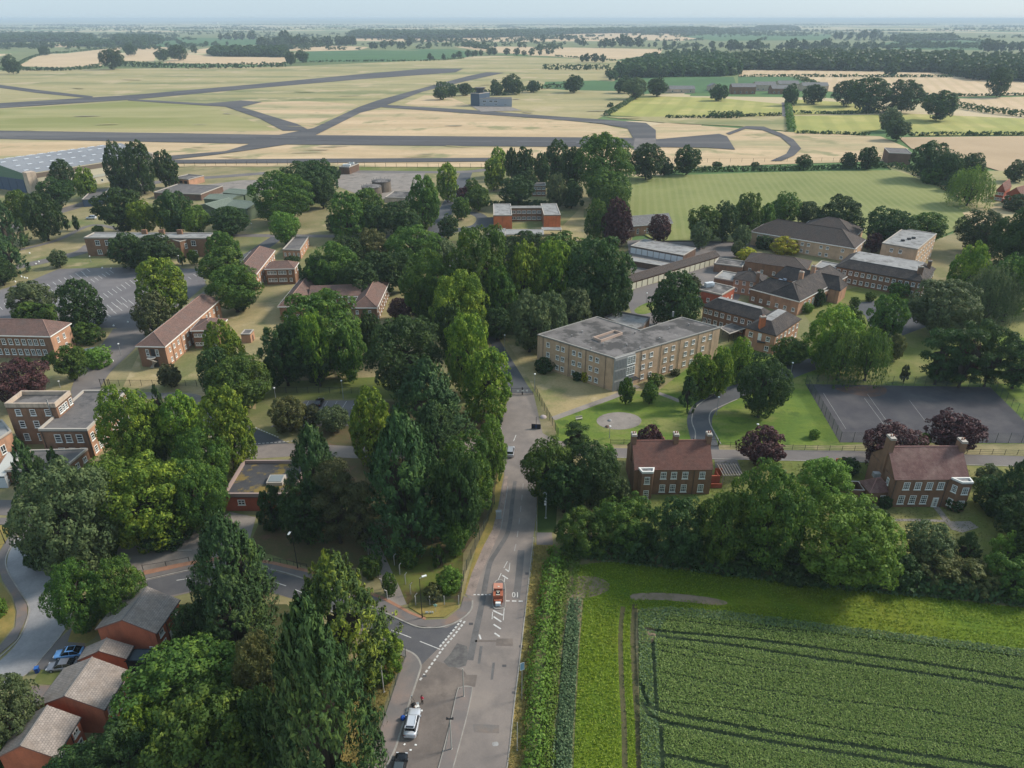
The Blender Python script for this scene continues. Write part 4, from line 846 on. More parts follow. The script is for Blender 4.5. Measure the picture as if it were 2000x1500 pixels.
# --- 6 terraced houses, bottom left
def gable_house(label, A, B, C, h, rise, grp, wsl=True):
    r = rect(A, B, C, h); g = Bld('brick_house', label, 'house', mid2(r)); g.walls(r, h, W_house)
    # the ridge runs away from the camera: gables on r0-r1 and r2-r3
    a, b_, c, d = r; ov = .35; u = (b_ - a).normalized(); v = (d - a).normalized(); W = (b_ - a).length; L = (d - a).length; th = .14
    e0, e1 = -.1, L + .1; k = rise / (W / 2)
    P = lambda x, y, z: (*(a + u * x + v * y), z)
    for sgn in (0, 1):
        mb = MB(); x0 = -ov if sgn == 0 else W + ov; xm = W / 2; z0 = h - ov * k; zm = h + rise; sl = math.hypot(xm - x0, zm - z0); LL = e1 - e0
        qs = [P(x0, e0, z0), P(xm, e0, zm), P(xm, e1, zm), P(x0, e1, z0)]; uv = [(0, 0), (0, sl), (LL, sl), (LL, 0)]
        if sgn == 0: qs = qs[::-1]; uv = uv[::-1]
        qs = [(q[0], q[1], q[2] + th) for q in qs]; mb.face(qs, uv); lo = [(q[0], q[1], q[2] - th) for q in qs]; mb.face(lo[::-1], [(0, 0)] * 4)
        for i in range(4): mb.face([lo[i], lo[(i + 1) % 4], qs[(i + 1) % 4], qs[i]], [(0, 0)] * 4)
        rf = g.put('roof', mb, T_grey)
        gt = MB(); xg = x0 + (-.06 if sgn == 0 else .06); gt.tube(P(xg, e0, z0 + .02), P(xg, e1, z0 + .02), .07, n=6); g.put('gutter', gt, M_dkmetal, rf)
    rt = MB(); rt.tube(P(W / 2, e0, h + rise + th), P(W / 2, e1, h + rise + th), .12, n=6); g.put('ridge_tiles', rt, mat('grey_ridge', (.2, .18, .165)))
    for y in (0, L):
        mb = MB(); q = [P(0, y, h - .02), P(W, y, h - .02), P(W / 2, y, h + rise)]; mb.face(q if y == 0 else q[::-1]); g.put('gable_wall', mb, W_house)
    bg_ = MB()
    for sgn in (0, 1):
        x0 = -ov if sgn == 0 else W + ov; bg_.face([P(x0, -.12, h - ov * k - .1), P(W / 2, -.12, h + rise - .1), P(W / 2, -.12, h + rise + th), P(x0, -.12, h - ov * k + th)])
    g.put('verge_boards', bg_, mat('verge_mortar', (.26, .13, .1)))
    if wsl: g.wins(r[1], r[2], [(.9, 1.2), (3.2, 1.1)], [.2, .78], 1.2, 'low'); g.wins(r[3], r[0], [(.9, 1.2), (3.2, 1.1)], [.22, .8], 1.2, 'low'); g.door(r[1], r[2], .5, .9, 2.0); g.pipes(r[1], r[2], (.4, .62), h - .3)
    return g, r
ga, ra = gable_house('brick house at the top of the row with a plain gable and weathered grey tiles', (190, 1228), (302, 1236), (342, 1171), 5.2, 2.3, None)
gb_, rb = gable_house('low link house with a grey tiled roof between two taller brick houses', (156, 1288), (243, 1286), (262, 1262), 3.2, 1.7, None, False)
gc, rc_ = gable_house('brick house behind the silver car, third down the row', (73, 1380), (200, 1385), (250, 1310), 5.2, 2.4, None)
gd, rd = gable_house('lowest brick house of the row, cut by the bottom corner', (-2, 1478), (104, 1478), (185, 1401), 5.2, 2.2, None)
ga.wins(ra[0], ra[1], [(1.2, .9)], [.88], .9, 'plain')
fl = ccw([G2(*p, 2.6) for p in ((243, 1291), (262, 1268), (296, 1268), (280, 1291))]); sh = Bld('garden_shed', 'dark slate-blue flat roofed shed against the low link house', 'shed', mid2(fl)); sh.walls(fl, 2.6, mat('dark_cladding', (.02, .028, .034))); sh.flat(fl, 2.6, mat('slate_blue_felt', (.05, .07, .085)), .06, .1, mat('dark_cladding', (0, 0, 0)))
# --- officers' houses
def officer(label, A, B, depth_, h, rise, wl, dpos, bayside, tile):
    a, q = G2(*A, h), G2(*B, h); u = (q - a).normalized(); v = Vector((-u.y, u.x)); r = [a, q, q + v * depth_, a + v * depth_]
    g = Bld('brick_house', label, 'house', mid2(r)); g.walls(r, h, W_brown); g.hip(r, h, rise, tile, .02 if False else .12, 0.0, W_brown, fascia=None); return g, r, u, v
T23 = rooftile('rusty_plain_tiles', (.2, .09, .068), (.17, .078, .06), (.13, .072, .058))
g, r, u, v = officer('red roofed brick house with three chimneys and a tower bay beside the road', (1240, 918), (1392, 917), 10, 6.4, 4.3, 4, .5, 0, T23)
g.wins(r[0], r[1], [(4.1, 1.75), (.7, 1.9)], [.375, .51, .655, .875], 1.25, 'grid'); L = (r[1] - r[0]).length; zr = 6.4 + 4.3
for (t, q) in ((.012, 5.0), (.988, 5.0), (.56, 5.0)): g.chimney(r[0] + u * L * t + v * q, 6 if t in (.012, .988) else 9.5, zr + 1.7, W_brown, 1.0, 1.5, math.atan2(u.y, u.x))
bay = [r[0] + u * .8 - v * .01, r[0] + u * .8 - v * 1.6 + u * .5, r[0] + u * 3.6 - v * 1.6, r[0] + u * 4.1 - v * .01]; bay = ccw(bay); bay = sorted(bay, key=lambda p: 0); g.walls(bay, 7.0, W_brown, name='bay_wall'); g.flat(bay, 6.7, M_lead, .35, .2, M_fascia)
g.wins(r[0] + u * 1.3 - v * 1.6, r[0] + u * 3.6 - v * 1.6, [(3.9, 1.8), (.15, 2.1)], [.5], 1.15, 'grid'); g.pipes(r[0], r[1], (.77,), 6.2)
rr2 = [r[3] + u * 3.2 - v * 1, r[3] + u * 9 - v * 1, r[3] + u * 9 + v * 4, r[3] + u * 3.2 + v * 4]; g.walls(rr2, 5.6, W_brown, name='rear_wall'); g.hip(rr2, 5.6, 3.2, T23, .3, 1.0, fascia=None)
g, r, u, v = officer('mottled red tiled brick house with tall end chimneys and an angled bay, behind a lawn', (1748, 937), (1893, 936), 10.5, 7.0, 4.8, 4, .5, 1, T_mott)
g.wins(r[0], r[1], [(4.5, 1.8)], [.18, .335, .49, .645], 1.35, 'grid'); g.wins(r[0], r[1], [(.9, 2.1)], [.16, .315, .47], 1.35, 'grid'); g.door(r[0], r[1], .635, 1.2, 2.4, M_frame); g.wins(r[0] - v * .12, r[1] - v * .12, [(.25, 2.0)], [.635], .85, 'grid', name='door_light')
L = (r[1] - r[0]).length; bay = ccw([r[0] + u * L * .76 - v * .01, r[0] + u * L * .84 - v * 1.7, r[0] + u * L * .985 - v * 1.7, r[0] + u * L * 1.0 - v * .01]); g.walls(bay, 7.5, W_brown, name='bay_wall'); g.flat(bay, 7.2, M_lead, .3, .2, M_fascia)
g.wins(r[0] + u * L * .76, r[0] + u * L * .84 - v * 1.7, [(4.4, 1.7), (.9, 1.9)], [.5], 1.0, 'grid'); g.wins(r[0] + u * L * .84 - v * 1.7, r[0] + u * L * .985 - v * 1.7, [(4.4, 1.7), (.9, 1.9)], [.5], 1.3, 'grid')
for (t, zz) in ((.01, 14.2), (.99, 13.3)): g.chimney(r[0] + u * L * t + v * 5.2, 6, zz, W_brown, 1.1, 1.9, math.atan2(u.y, u.x))
g.wins(r[3], r[0], [(1, 1.6), (4.4, 1.6)], [.8], .9, 'cross'); g.pipes(r[0], r[1], (.02, .72), 6.8)
orr = rect((1700, 962), (1743, 960), (1748, 938), 3.2); ob = Bld('outhouse', 'small outhouse with hipped brown tiles touching the mottled roof house', 'building', mid2(orr)); ob.walls(orr, 3.2, W_brown); ob.hip(orr, 3.2, 2.2, T_mott, .25, 1.0, fascia=None); ob.wins(orr[0], orr[1], [(1.2, 1.1)], [.62], 1.1, 'cross'); ob.blk('chimney', mid2(orr) + v * 1.2, (1.4, 1.0, 1.0), 5.0, M_lead)
orr = rect((1657, 957), (1690, 958), (1694, 940), 2.6); ob = Bld('walled_yard', 'roofless brick yard walls with a green door, west of the mottled roof house', 'yard wall', mid2(orr)); ob.walls(orr, 2.6, W_brown); q = inset(orr, .3); mbx = MB(); mbx.prism(list(reversed(q)), .1, 2.6, top=False); ob.put('inner_wall', mbx, W_dark); mbx = MB()
for i in range(4): mbx.face([(*orr[i], 2.6), (*orr[(i + 1) % 4], 2.6), (*q[(i + 1) % 4], 2.6), (*q[i], 2.6)])
ob.put('coping', mbx, M_cope); ob.door(orr[0], orr[1], .9, 1.0, 2.0, mat('green_door', (.02, .06, .045)))
# ruined pergola by the first house
c = G(1422, 938); pg = empty('pergola', c, .05); tag(pg, 'bare timber pergola frame beside the red roofed house', 'pergola')
tim = mat('bleached_timber', (.32, .28, .24))
for (x, y) in ((-2, -2), (2, -2), (2, 2), (-2, 2)):
    mb = MB(); mb.box((x, y, 1.3), (.16, .16, 2.6)); link('post', mb.mesh('post', tim), pg)
for y in (-2, 2): mb = MB(); mb.box((0, y, 2.7), (4.6, .14, .18)); link('beam', mb.mesh('beam', tim), pg)
rm = MB(); rm.box((0, 0, 0), (.12, 4.8, .16)); rme = rm.mesh('rafter', tim)
for k in range(8): link('rafter', rme, pg, (-2.1 + k * .6, 0, 2.87))
c = G2(1404, 945); wl = Bld('ruined_wall', 'tumbled brick walls of a lost lean-to between the house and pergola', 'wall', c)
for (dx, dy, w_, d_, hh) in ((-1.5, 0, 3, .3, 2.2), (0, 1.6, .3, 3, 1.5), (-1, -1.5, 2.4, .3, 1.1), (.6, 3.2, 1.6, .3, 2.0)): wl.blk('wall', c + Vector((dx, dy)), (w_, d_, hh), 0, W_red)
# --- 14 orange U-shaped block
h = 6.6; A, B = G2(964, 421, h), G2(1095, 420, h); u = (B - A).normalized(); v = Vector((-u.y, u.x)); L = (B - A).length
wl_, wr_, dp = L * .275, L * .25, 24
U8 = [A, A + u * wl_, A + u * wl_ + v * 15, A + u * (L - wr_) + v * 15, A + u * (L - wr_), B, B + v * dp, B - u * wr_ + v * dp, B - u * wr_ + v * 19, A + u * wl_ + v * 19, A + u * wl_ + v * dp, A + v * dp]
b = Bld('brick_block', 'U-shaped two storey block with bright orange end walls and patchy white flat roof', 'building', A + u * L / 2 + v * 12)
b.walls(U8, h, W_brown); b.flat(U8, h, M_lead, .25, .35, M_cope)
for (p, q) in ((A, A + u * wl_), (B - u * wr_, B)):
    mb = MB(); o_ = -v * .03; mb.face([(*(p + o_), .02), (*(q + o_), .02), (*(q + o_), h - .4), (*(p + o_), h - .4)]); b.put('end_wall', mb, W_redo)
b.wins(U8[2], U8[3], [(.9, 1.3), (4.0, 1.3)], 6, 2.1, 'cross')
for i in (0, 1, 2):
    z = 3.0; fx = [(955, 446, 987, 446, 988, 460, 950, 460), (987, 448, 1062, 448, 1062, 458, 985, 458), (1058, 444, 1096, 444, 1097, 449, 1058, 449)][i]
    fl = ccw([G2(fx[k], fx[k + 1], z) for k in (0, 2, 4, 6)]); cn = Bld('canopy', ('square white entrance canopy', 'long white walkway canopy', 'narrow white side canopy')[i] + ' in front of the orange ended block', 'canopy', mid2(fl)); cn.flat(fl, z, M_lead, .1, .2)
    for p in inset(fl, .4): cn.blk('post', p, (.25, .25, z - .35), 0, M_lead)
r = rect((1040, 363), (1066, 363), (1071, 357), 6.0); b = Bld('brick_block', 'two storey brick block with flat dark roof half hidden among the trees behind', 'building', mid2(r)); b.walls(r, 6, W_brown); b.flat(r, 6, M_felt2, .3); b.wins(r[0], r[1], [(1.2, 1.3), (4, 1.3)], 3, 2.0, 'cross')
# --- 15 chapel hall
r = rect((1237, 441), (1312, 435), (1318, 424), 5.0); b = Bld('chapel_hall', 'small brick hall with a grey low pitched roof between two purple trees', 'building', mid2(r)); b.walls(r, 5, W_orange); b.hip(r, 5, 3.4, rooftile('grey_sheet_roof', (.24, .23, .225), (.22, .21, .205), (.19, .18, .17)), .5, 0.0, W_orange, fascia=M_fascia); b.wins(r[0], r[1], [(1, 2.4)], 4, 1.1, 'cross'); b.wins(r[1], r[2], [(1.5, 2)], 5, 1.4, 'cross'); b.door(r[0], r[1], .5, 1.6, 2.3)
lr = rect((1226, 452), (1240, 451), (1244, 444), 3.0); b.walls(lr, 3, W_brown, name='porch_wall'); b.hip(lr, 3, 1.6, T_hall, .3, .6, fascia=None)
# --- 16 garages
fl = rect((1232, 480), (1335, 499), (1366, 486), 3.2); b = Bld('garage_row', 'row of nine white doored garages under a pale flat roof', 'garages', mid2(fl)); b.walls(fl, 3.2, W_dark); b.flat(fl, 3.2, M_lead, .15, .3); gd_m = mat('garage_white', (.66, .67, .68), .5)
for k in range(9):
    mb = MB(); mb.box((0, -.06, 1.25), (2.5, .12, 2.5)); p_, q_ = fl[0], fl[1]; c = p_.lerp(q_, (k + .5) / 9); dd = (q_ - p_); link('garage_door', mb.mesh('garage_door', gd_m), b.root, (c.x - b.o.x, c.y - b.o.y, 0), math.atan2(dd.y, dd.x))
fl = rect((1232, 551), (1405, 500), (1395, 492), 3.2); b = Bld('garage_range', 'long dark pitched garage range with cream door panels facing the yard', 'garages', mid2(fl)); b.walls(fl, 3.2, W_dark); b.hip(fl, 3.2, 1.8, T_hall, .3, 0.0, W_dark, fascia=None)
for k in range(17):
    mb = MB(); mb.box((0, -.06, 1.25), (2.7, .12, 2.45)); p_, q_ = fl[0], fl[1]; c = p_.lerp(q_, (k + .5) / 17); dd = (q_ - p_); link('garage_door', mb.mesh('garage_door', W_cream), b.root, (c.x - b.o.x, c.y - b.o.y, 0), math.atan2(dd.y, dd.x))
fl = rect((1226, 506), (1322, 522), (1330, 516), 2.8); b = Bld('bike_shed', 'low flat roofed shed strip in the garage yard', 'shed', mid2(fl)); b.walls(fl, 2.4, W_dark); b.flat(fl, 2.4, M_lead, .1)
# --- 17-21 officers' mess complex
b, r = range_('hall_block', 'large hall with a broad brown hipped roof and buff walls behind the mess', (1468, 452), (1669, 485), (1713, 472), 6.2, 5.2, W_buff, T_hall, [(.8, 1.3), (3.8, 1.3)], 0, 2, 1.2, 'low', [.08, .3, .36, .52, .58, .7, .76, .9], 1.0)
r = rect((1560, 448), (1668, 464), (1700, 448), 6.2); b.walls(r, 6.2, W_buff, name='rear_wall'); b.hip(r, 6.2, 5.2, T_hall, .4, 1.0)
r = rect((1723, 475), (1793, 487), (1867, 463), 10.2); b = Bld('flat_block', 'square buff brick block with pale flat roof above the slate mansard range', 'building', mid2(r)); b.walls(r, 10.2, W_buff); b.flat(r, 10.2, M_lead, .25, .3, M_cope); wz3 = [(1, 1.4), (4.2, 1.4), (7.4, 1.4)]; b.wins(r[0], r[1], wz3, [.3, .55], 1.2, 'low'); b.wins(r[1], r[2], wz3, 7, 1.2, 'low')
for (x, y) in ((1763, 471), (1775, 468), (1784, 466)): b.blk('roof_vent', G2(x, y, 10.2), (1.2, 1.0, .7), 10.2, M_dkmetal)
r = rect((1634, 520), (1805, 551), (1864, 531), 6.4); b = Bld('mansard_range', 'two storey brick range with slate mansard and pale deck below the square buff block', 'building', mid2(r)); b.walls(r, 6.4, W_brown); b.mansard(r, 6.4, 2.6, 3.4, T_slate); zz2 = [(.9, 1.5), (4.0, 1.5)]; b.wins(r[0], r[1], zz2, 14, 1.25, 'low'); b.wins(r[1], r[2], zz2, 7, 1.2, 'low'); b.chimney(r[1].lerp(r[0], .05) + Vector((1, 3)), 6, 11, W_brown, 1.6, 1.0); b.chimney(r[2].lerp(r[1], .2) + Vector((-2, 0)), 6, 10.5, W_brown, 1.0, 1.0)
P0, P1, P2 = G2(1466, 563, 5.4), G2(1561, 588, 5.4), G2(1688, 548, 5.4)
u = (P1 - P0).normalized(); v = Vector((-u.y, u.x)); Lu = (P1 - P0).length; Lv = abs((P2 - P1).dot(v)); wd = 10.5
w1 = [P0, P1, P1 + v * wd, P0 + v * wd]; w2 = [P1 - u * wd, P1, P1 + v * Lv, P1 - u * wd + v * Lv]
b = Bld('mess_building', 'slate roofed brick mess with an arched porch and tall white windows', 'building', (P0 + P1) / 2 + v * 10)
b.walls(w2, 5.4, W_orange); b.hip(w2, 5.4, 4.2, T_slate, .4, .8); b.walls(w1[:1] + [P1 - u * (wd - .02)] + [P1 - u * (wd - .02) + v * (wd - .03), w1[3]], 5.35, W_brown, name='wing_wall'); b.hip([w1[0], P1 - u * .4, P1 - u * .4 + v * wd, w1[3]], 5.33, 3.9, T_slate, .38, .8)
b.wins(w2[1], w2[2], [(.8, 3.0)], [.13, .22, .3, .66, .735, .81, .885], 1.4, 'grid')
pc0, pc1 = w2[1].lerp(w2[2], .42), w2[1].lerp(w2[2], .56); od = (pc1 - pc0).normalized(); on = Vector((od.y, -od.x))
b.walls([pc0 + on * 1.2, pc1 + on * 1.2, pc1 + on * .03, pc0 + on * .03], 4.6, W_orange, name='porch_wall'); b.flat([pc0 + on * 1.2, pc1 + on * 1.2, pc1 + on * .03, pc0 + on * .03], 4.6, M_lead, .1)
for k in range(3):
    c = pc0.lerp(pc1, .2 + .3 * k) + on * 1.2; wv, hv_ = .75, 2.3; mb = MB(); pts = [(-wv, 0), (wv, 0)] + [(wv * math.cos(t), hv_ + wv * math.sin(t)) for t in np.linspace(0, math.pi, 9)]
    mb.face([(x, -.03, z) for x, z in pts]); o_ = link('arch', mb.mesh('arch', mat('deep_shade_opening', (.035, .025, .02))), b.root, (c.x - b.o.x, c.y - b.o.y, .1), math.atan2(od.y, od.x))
    mb = MB()
    for t in np.linspace(0, math.pi, 9): mb.box((1.0 * wv * 1.12 * math.cos(t), -.05, hv_ + wv * 1.12 * math.sin(t)), (.3, .1, .2))
    link('arch_ring', mb.mesh('arch_ring', W_red), o_)
for t in (.3, .55): b.chimney(w2[1].lerp(w2[2], t) - u * wd * .55, 8, 12, W_orange, 1.5, 1.0, math.atan2(u.y, u.x))
b.wins(w1[0], P1, [(1.2, 1.3)], 6, 1.1, 'low')
cy = inset([P0 + v * (wd + .1), P1 - u * (wd + .1) + v * (wd + .1), P1 - u * (wd + .1) + v * (Lv * .8), P0 + v * Lv * .8], .2); b.walls(cy, 4.2, W_brown, name='court_wall'); b.flat(cy, 4.2, M_felt2, .3)
for k in range(3): b.blk('rooftop_unit', cy[0].lerp(cy[2], .3 + k * .18), (2.5, 1.4, 1.1), 4.2, mat('plant_metal', (.2, .25, .32), .4), .4)
def simple(label, A, B, C, h, rise, wall, tile, hipk=.9, wn_=4, name='brick_range'):
    r = rect(A, B, C, h); q = Bld(name, label, 'building', mid2(r)); q.walls(r, h, wall)
    if rise: q.hip(r, h, rise, tile, .35, hipk, wall, fascia=None)
    else: q.flat(r, h, tile, .35)
    if wn_: q.wins(r[0], r[1], [(1.0, 1.4)] + ([(3.9, 1.4)] if h > 5 else []), wn_, 1.1, 'low'); q.wins(r[1], r[2], [(1.0, 1.4)], 3, 1.1, 'low')
    return q, r
simple('long slate roof range across the middle of the mess courtyard', (1512, 541), (1640, 568), (1662, 558), 5.0, 3.8, W_orange, T_slate, .6, 0)
simple('big low brown hipped roof building above the bright golden shrub', (1455, 510), (1575, 527), (1600, 512), 5.0, 2.4, W_brown, T_hall, .9, 5)
q, r = simple('square brick block with a small slate hip at the mess corner', (1433, 545), (1490, 553), (1512, 541), 5.6, 2.6, W_orange, T_slate, 1.0, 4); q.chimney(r[0].lerp(r[1], .8), 5, 9.5, W_brown)
simple('flat roofed red brick kitchen with white roof plant beside the conical tree', (1360, 565), (1410, 577), (1434, 562), 4.6, 0, W_red, M_felt, 1, 3, 'kitchen_block')
simple('grey flat roofed store behind the brick kitchen', (1395, 543), (1440, 551), (1460, 538), 4.2, 0, W_brown, M_lead, 1, 2)
simple('white edged flat roof wing below the brown hall roof', (1590, 522), (1640, 531), (1660, 520), 4.5, 0, W_orange, M_lead, 1, 4)
simple('low flat roofed passage between the garages and the golden shrub', (1395, 515), (1450, 522), (1462, 512), 3.4, 0, W_brown, M_felt, 1, 0)
c = G2(1385, 560, 4.6); b = Bld('roof_plant', 'white ventilation plant box on the kitchen roof', 'roof plant', c); b.root.location.z = 0; b.blk('casing', c, (3.4, 1.6, 1.6), 4.65, mat('white_metal', (.6, .61, .62), .4), .3); mb = MB(); mb.tube((c.x - 1.6, c.y, 5.4), (c.x + 1.6, c.y, 5.4), .85, n=12); b.put('duct', mb, mat('white_metal', (0, 0, 0)))
# near L: main range + front block with white deck
r = rect((1374, 597), (1494, 629), (1520, 616), 6.4); b = Bld('mansard_range', 'two storey brick range with slate mansard facing the buff block', 'building', mid2(r)); b.walls(r, 6.4, W_brown); b.mansard(r, 6.4, 2.6, 3.2, T_slate); b.wins(r[0], r[1], zz2, [.05, .13, .23, .33, .44, .55, .66, .77], 1.25, 'low')
r = rect((1457, 639), (1515, 655), (1587, 629), 6.6); b = Bld('mansard_block', 'slate mansard end block with a tall orange chimney and white balcony door', 'building', mid2(r)); b.walls(r, 6.6, W_orange); b.mansard(r, 6.6, 2.7, 3.4, T_slate); b.wins(r[0], r[1], zz2, [.2, .78], 1.3, 'low'); b.wins(r[1], r[2], zz2, 6, 1.2, 'low'); b.door(r[0], r[1], .5, 1.1, 2.3, M_frame, 3.6); b.chimney(r[0].lerp(r[1], .48) + Vector((.6, 1.0)), 6.2, 11, W_redo, 1.7, 1.0, .2)
mb = MB(); c = r[0].lerp(r[1], .5); mb.box((c.x + .4, c.y - .8, 3.4), (2.4, 1.5, .15), -.25); b.put('balcony', mb, M_dkmetal)
fl = ccw([G2(*p, 3) for p in ((1405, 640), (1440, 628), (1460, 640), (1425, 652))]); b = Bld('covered_walk', 'dark glazed covered walkway linking the buff block to the mess', 'walkway', mid2(fl)); b.flat(fl, 3, M_felt, .1)
for k in range(5): b.blk('post', fl[0].lerp(fl[1], k / 4), (.15, .15, 2.7), 0, M_dkmetal); b.blk('post', fl[3].lerp(fl[2], k / 4), (.15, .15, 2.7), 0, M_dkmetal)
# --- hangar
h = 11.0; Bq, Cq, Dq = G2(48, 340, h), G2(303, 301, h), G2(178, 288, h); Aq = Bq + (Dq - Cq)
r = ccw([Aq, Bq, Cq, Dq]); b = Bld('hangar', 'large aircraft hangar with grey roof, dotted rooflights and blue doors', 'hangar', (Bq + Cq) / 2)
b.walls(r, h, W_beige); ux = (Cq - Bq).normalized(); vy = (Aq - Bq); Wd = vy.length; vy = vy.normalized(); Lh = (Cq - Bq).length
M_hr = surf('hangar_roof', (.26, .265, .28), (.22, .225, .24), .05, fine=.6, fineamt=.1); rise = 5
def HP(x, y): # on the hangar roof: x along, y across
    t = y / Wd; return (*(Bq + ux * x + vy * y), h + rise * (1 - abs(2 * t - 1)) + .05)
mb = MB(); mb.face([HP(0, 0), HP(Lh, 0), HP(Lh, Wd / 2), HP(0, Wd / 2)]); mb.face([HP(0, Wd / 2), HP(Lh, Wd / 2), HP(Lh, Wd), HP(0, Wd)]); b.put('roof', mb, M_hr)
for q in ([HP(0, 0), HP(0, Wd / 2), HP(0, Wd)], [HP(Lh, Wd), HP(Lh, Wd / 2), HP(Lh, 0)]): mb = MB(); mb.face(q); b.put('gable_wall', mb, mat('green_cladding', (.13, .2, .14)))
rl = MB(); rl.box((0, 0, .12), (2.6, 1.5, .24)); rlm = rl.mesh('rooflight', mat('white_rooflight', (.66, .68, .7), .3))
for i in range(12):
    for j in range(6):
        p = HP((i + .7 + .3 * (j % 2)) * Lh / 12.6, (j + .6) * Wd / 6.4); o_ = link('rooflight', rlm, b.root, (p[0] - b.o.x, p[1] - b.o.y, p[2]), math.atan2(ux.y, ux.x))
dn = Vector((vy.y, -vy.x)); dn = dn if dn.dot(ux) < 0 else -dn
mb = MB(); p0, p1 = Bq + dn * .05, Aq + dn * .05; mb.face([(*p0, 7.6), (*p1, 7.6), (*p1, h + .02), (*p0, h + .02)]); b.put('fascia_band', mb, mat('green_cladding', (0, 0, 0)))
for k in range(8):
    a_, q_ = Bq.lerp(Aq, .04 + k * .115), Bq.lerp(Aq, .04 + (k + .95) * .115); mb = MB(); mb.prism(ccw([a_, q_, q_ + dn * .4, a_ + dn * .4]), 0, 7.6); b.put('hangar_door', mb, mat('blue_door_steel', (.06, .09, .15), .5))
for (x, w_) in ((.02, 5), (.97, 4)):
    c = Bq + ux * Lh * x - vy * 1.5; b.blk('buttress', c, (w_, 5, h + 1.2), 0, W_conc, math.atan2(ux.y, ux.x))
sp = MB(); a_, q_ = Bq + ux * 4 - vy * .06, Bq + ux * Lh * .94 - vy * .06; sp.face([(*a_, 7.8), (*q_, 7.8), (*q_, h - .5), (*a_, h - .5)]); b.put('clerestory', sp, mat('rusty_glazing', (.17, .13, .1), .6))
lt = ccw([Bq + ux * Lh * .18 - vy * 8, Bq + ux * Lh * .8 - vy * 8, Bq + ux * Lh * .8 - vy * .1, Bq + ux * Lh * .18 - vy * .1]); b.walls(lt, 4.2, W_beige, name='lean_to_wall'); b.flat(lt, 4.2, mat('lean_to_roof', (.35, .35, .27)), .15); b.wins(lt[0], lt[1], [(1.2, 1.5)], 12, 1.5, 'plain')
# --- green sheds and small works buildings
M_gs = mat('green_sheet', (.115, .15, .095)); T_gs = rooftile('grey_green_sheets', (.17, .2, .155), (.16, .19, .15), (.15, .17, .14), (1, 6))
for (lab, A, B, C, hh, rs) in (('olive green sheet shed with a pale ridge nearest the bright tree', (383, 402), (422, 408), (440, 392), 6, 1.8), ('olive green sheet shed beside the dark round grove', (440, 402), (482, 408), (497, 394), 6, 1.8),
                               ('long grey green shed behind the two gabled sheds', (398, 388), (450, 391), (470, 381), 5.5, 1.2), ('flat grey green shed furthest back by the yard', (435, 376), (478, 380), (492, 371), 5.5, 1.0)):
    q, r = simple(lab, A, B, C, hh, rs, M_gs, T_gs, 0.0, 0, 'sheet_shed'); q.door(r[0], r[1], .5, 3.2, 3.4, mat('shed_door', (.19, .22, .15)))
q, r = simple('brick garage with three black openings on the parched grass', (337, 348), (368, 351), (393, 343), 3.8, 0, W_orange, M_felt, 1, 0, 'brick_garage')
for k in range(3): q.door(r[0], r[1], .2 + .3 * k, 2.4, 2.8, mat('deep_shade_opening', (0, 0, 0)))  # slabs coloured like deep shade stand for open bays
simple('blue doored low workshop beneath the dark grove by the hangar', (160, 390), (195, 388), (240, 368), 4, 0, mat('blue_shed_wall', (.08, .11, .17)), M_felt2, 1, 0, 'workshop')
simple('flat grey roofed works building beside the sheds', (300, 376), (392, 380), (445, 364), 3.4, 0, W_dark, M_felt2, 1, 0, 'workshop')
q, r = simple('pump house with white roof blocks at the airfield fence', (662, 326), (682, 327), (692, 319), 4.5, 0, W_dark, M_felt, 1, 0, 'pump_house')
for k in range(6): q.blk('roof_block', r[0].lerp(r[1], .2 + .3 * (k % 3)).lerp(r[3].lerp(r[2], .5), .3 + .5 * (k // 3)), (2.2, 1.8, 1.2), 4.5, M_frame)
for (lab, x, y, rpx) in (('rusty brown storage tank, the nearer of two in the yard', 727, 382, 19), ('taller rusty brown storage tank behind its twin', 746, 373, 18)):
    c = G(x, y); R_ = rpx / (FPX / depth(c)); hh = height_at(c, 364 if x < 740 else 353)
    tk = empty('storage_tank', c); tag(tk, lab, 'tank'); mb = MB(); mb.lathe((0, 0, 0), [(R_, 0), (R_, hh)], 28); link('shell', mb.mesh('shell', wallmat('rusty_steel', (.2, .165, .13), (.16, .135, .11), (.11, .085, .065))), tk)
    mb = MB(); mb.lathe((0, 0, hh), [(R_ + .15, -.2), (R_ + .15, .15), (R_, .2), (.3, .9)], 28); link('lid', mb.mesh('lid', M_felt), tk)
    for k in range(14):
        t = k * math.pi / 7; mb = MB(); mb.tube((R_ * math.cos(t), R_ * math.sin(t), hh), (R_ * math.cos(t), R_ * math.sin(t), hh + 1.1), .06, n=5); link('rail_post', mb.mesh('rail_post', M_dkmetal), tk)
q, r = simple('low concrete bund with pipework beside the storage tanks', (752, 386), (806, 388), (815, 376), 2.6, 0, W_conc, M_felt, 1, 0, 'pipe_bund')
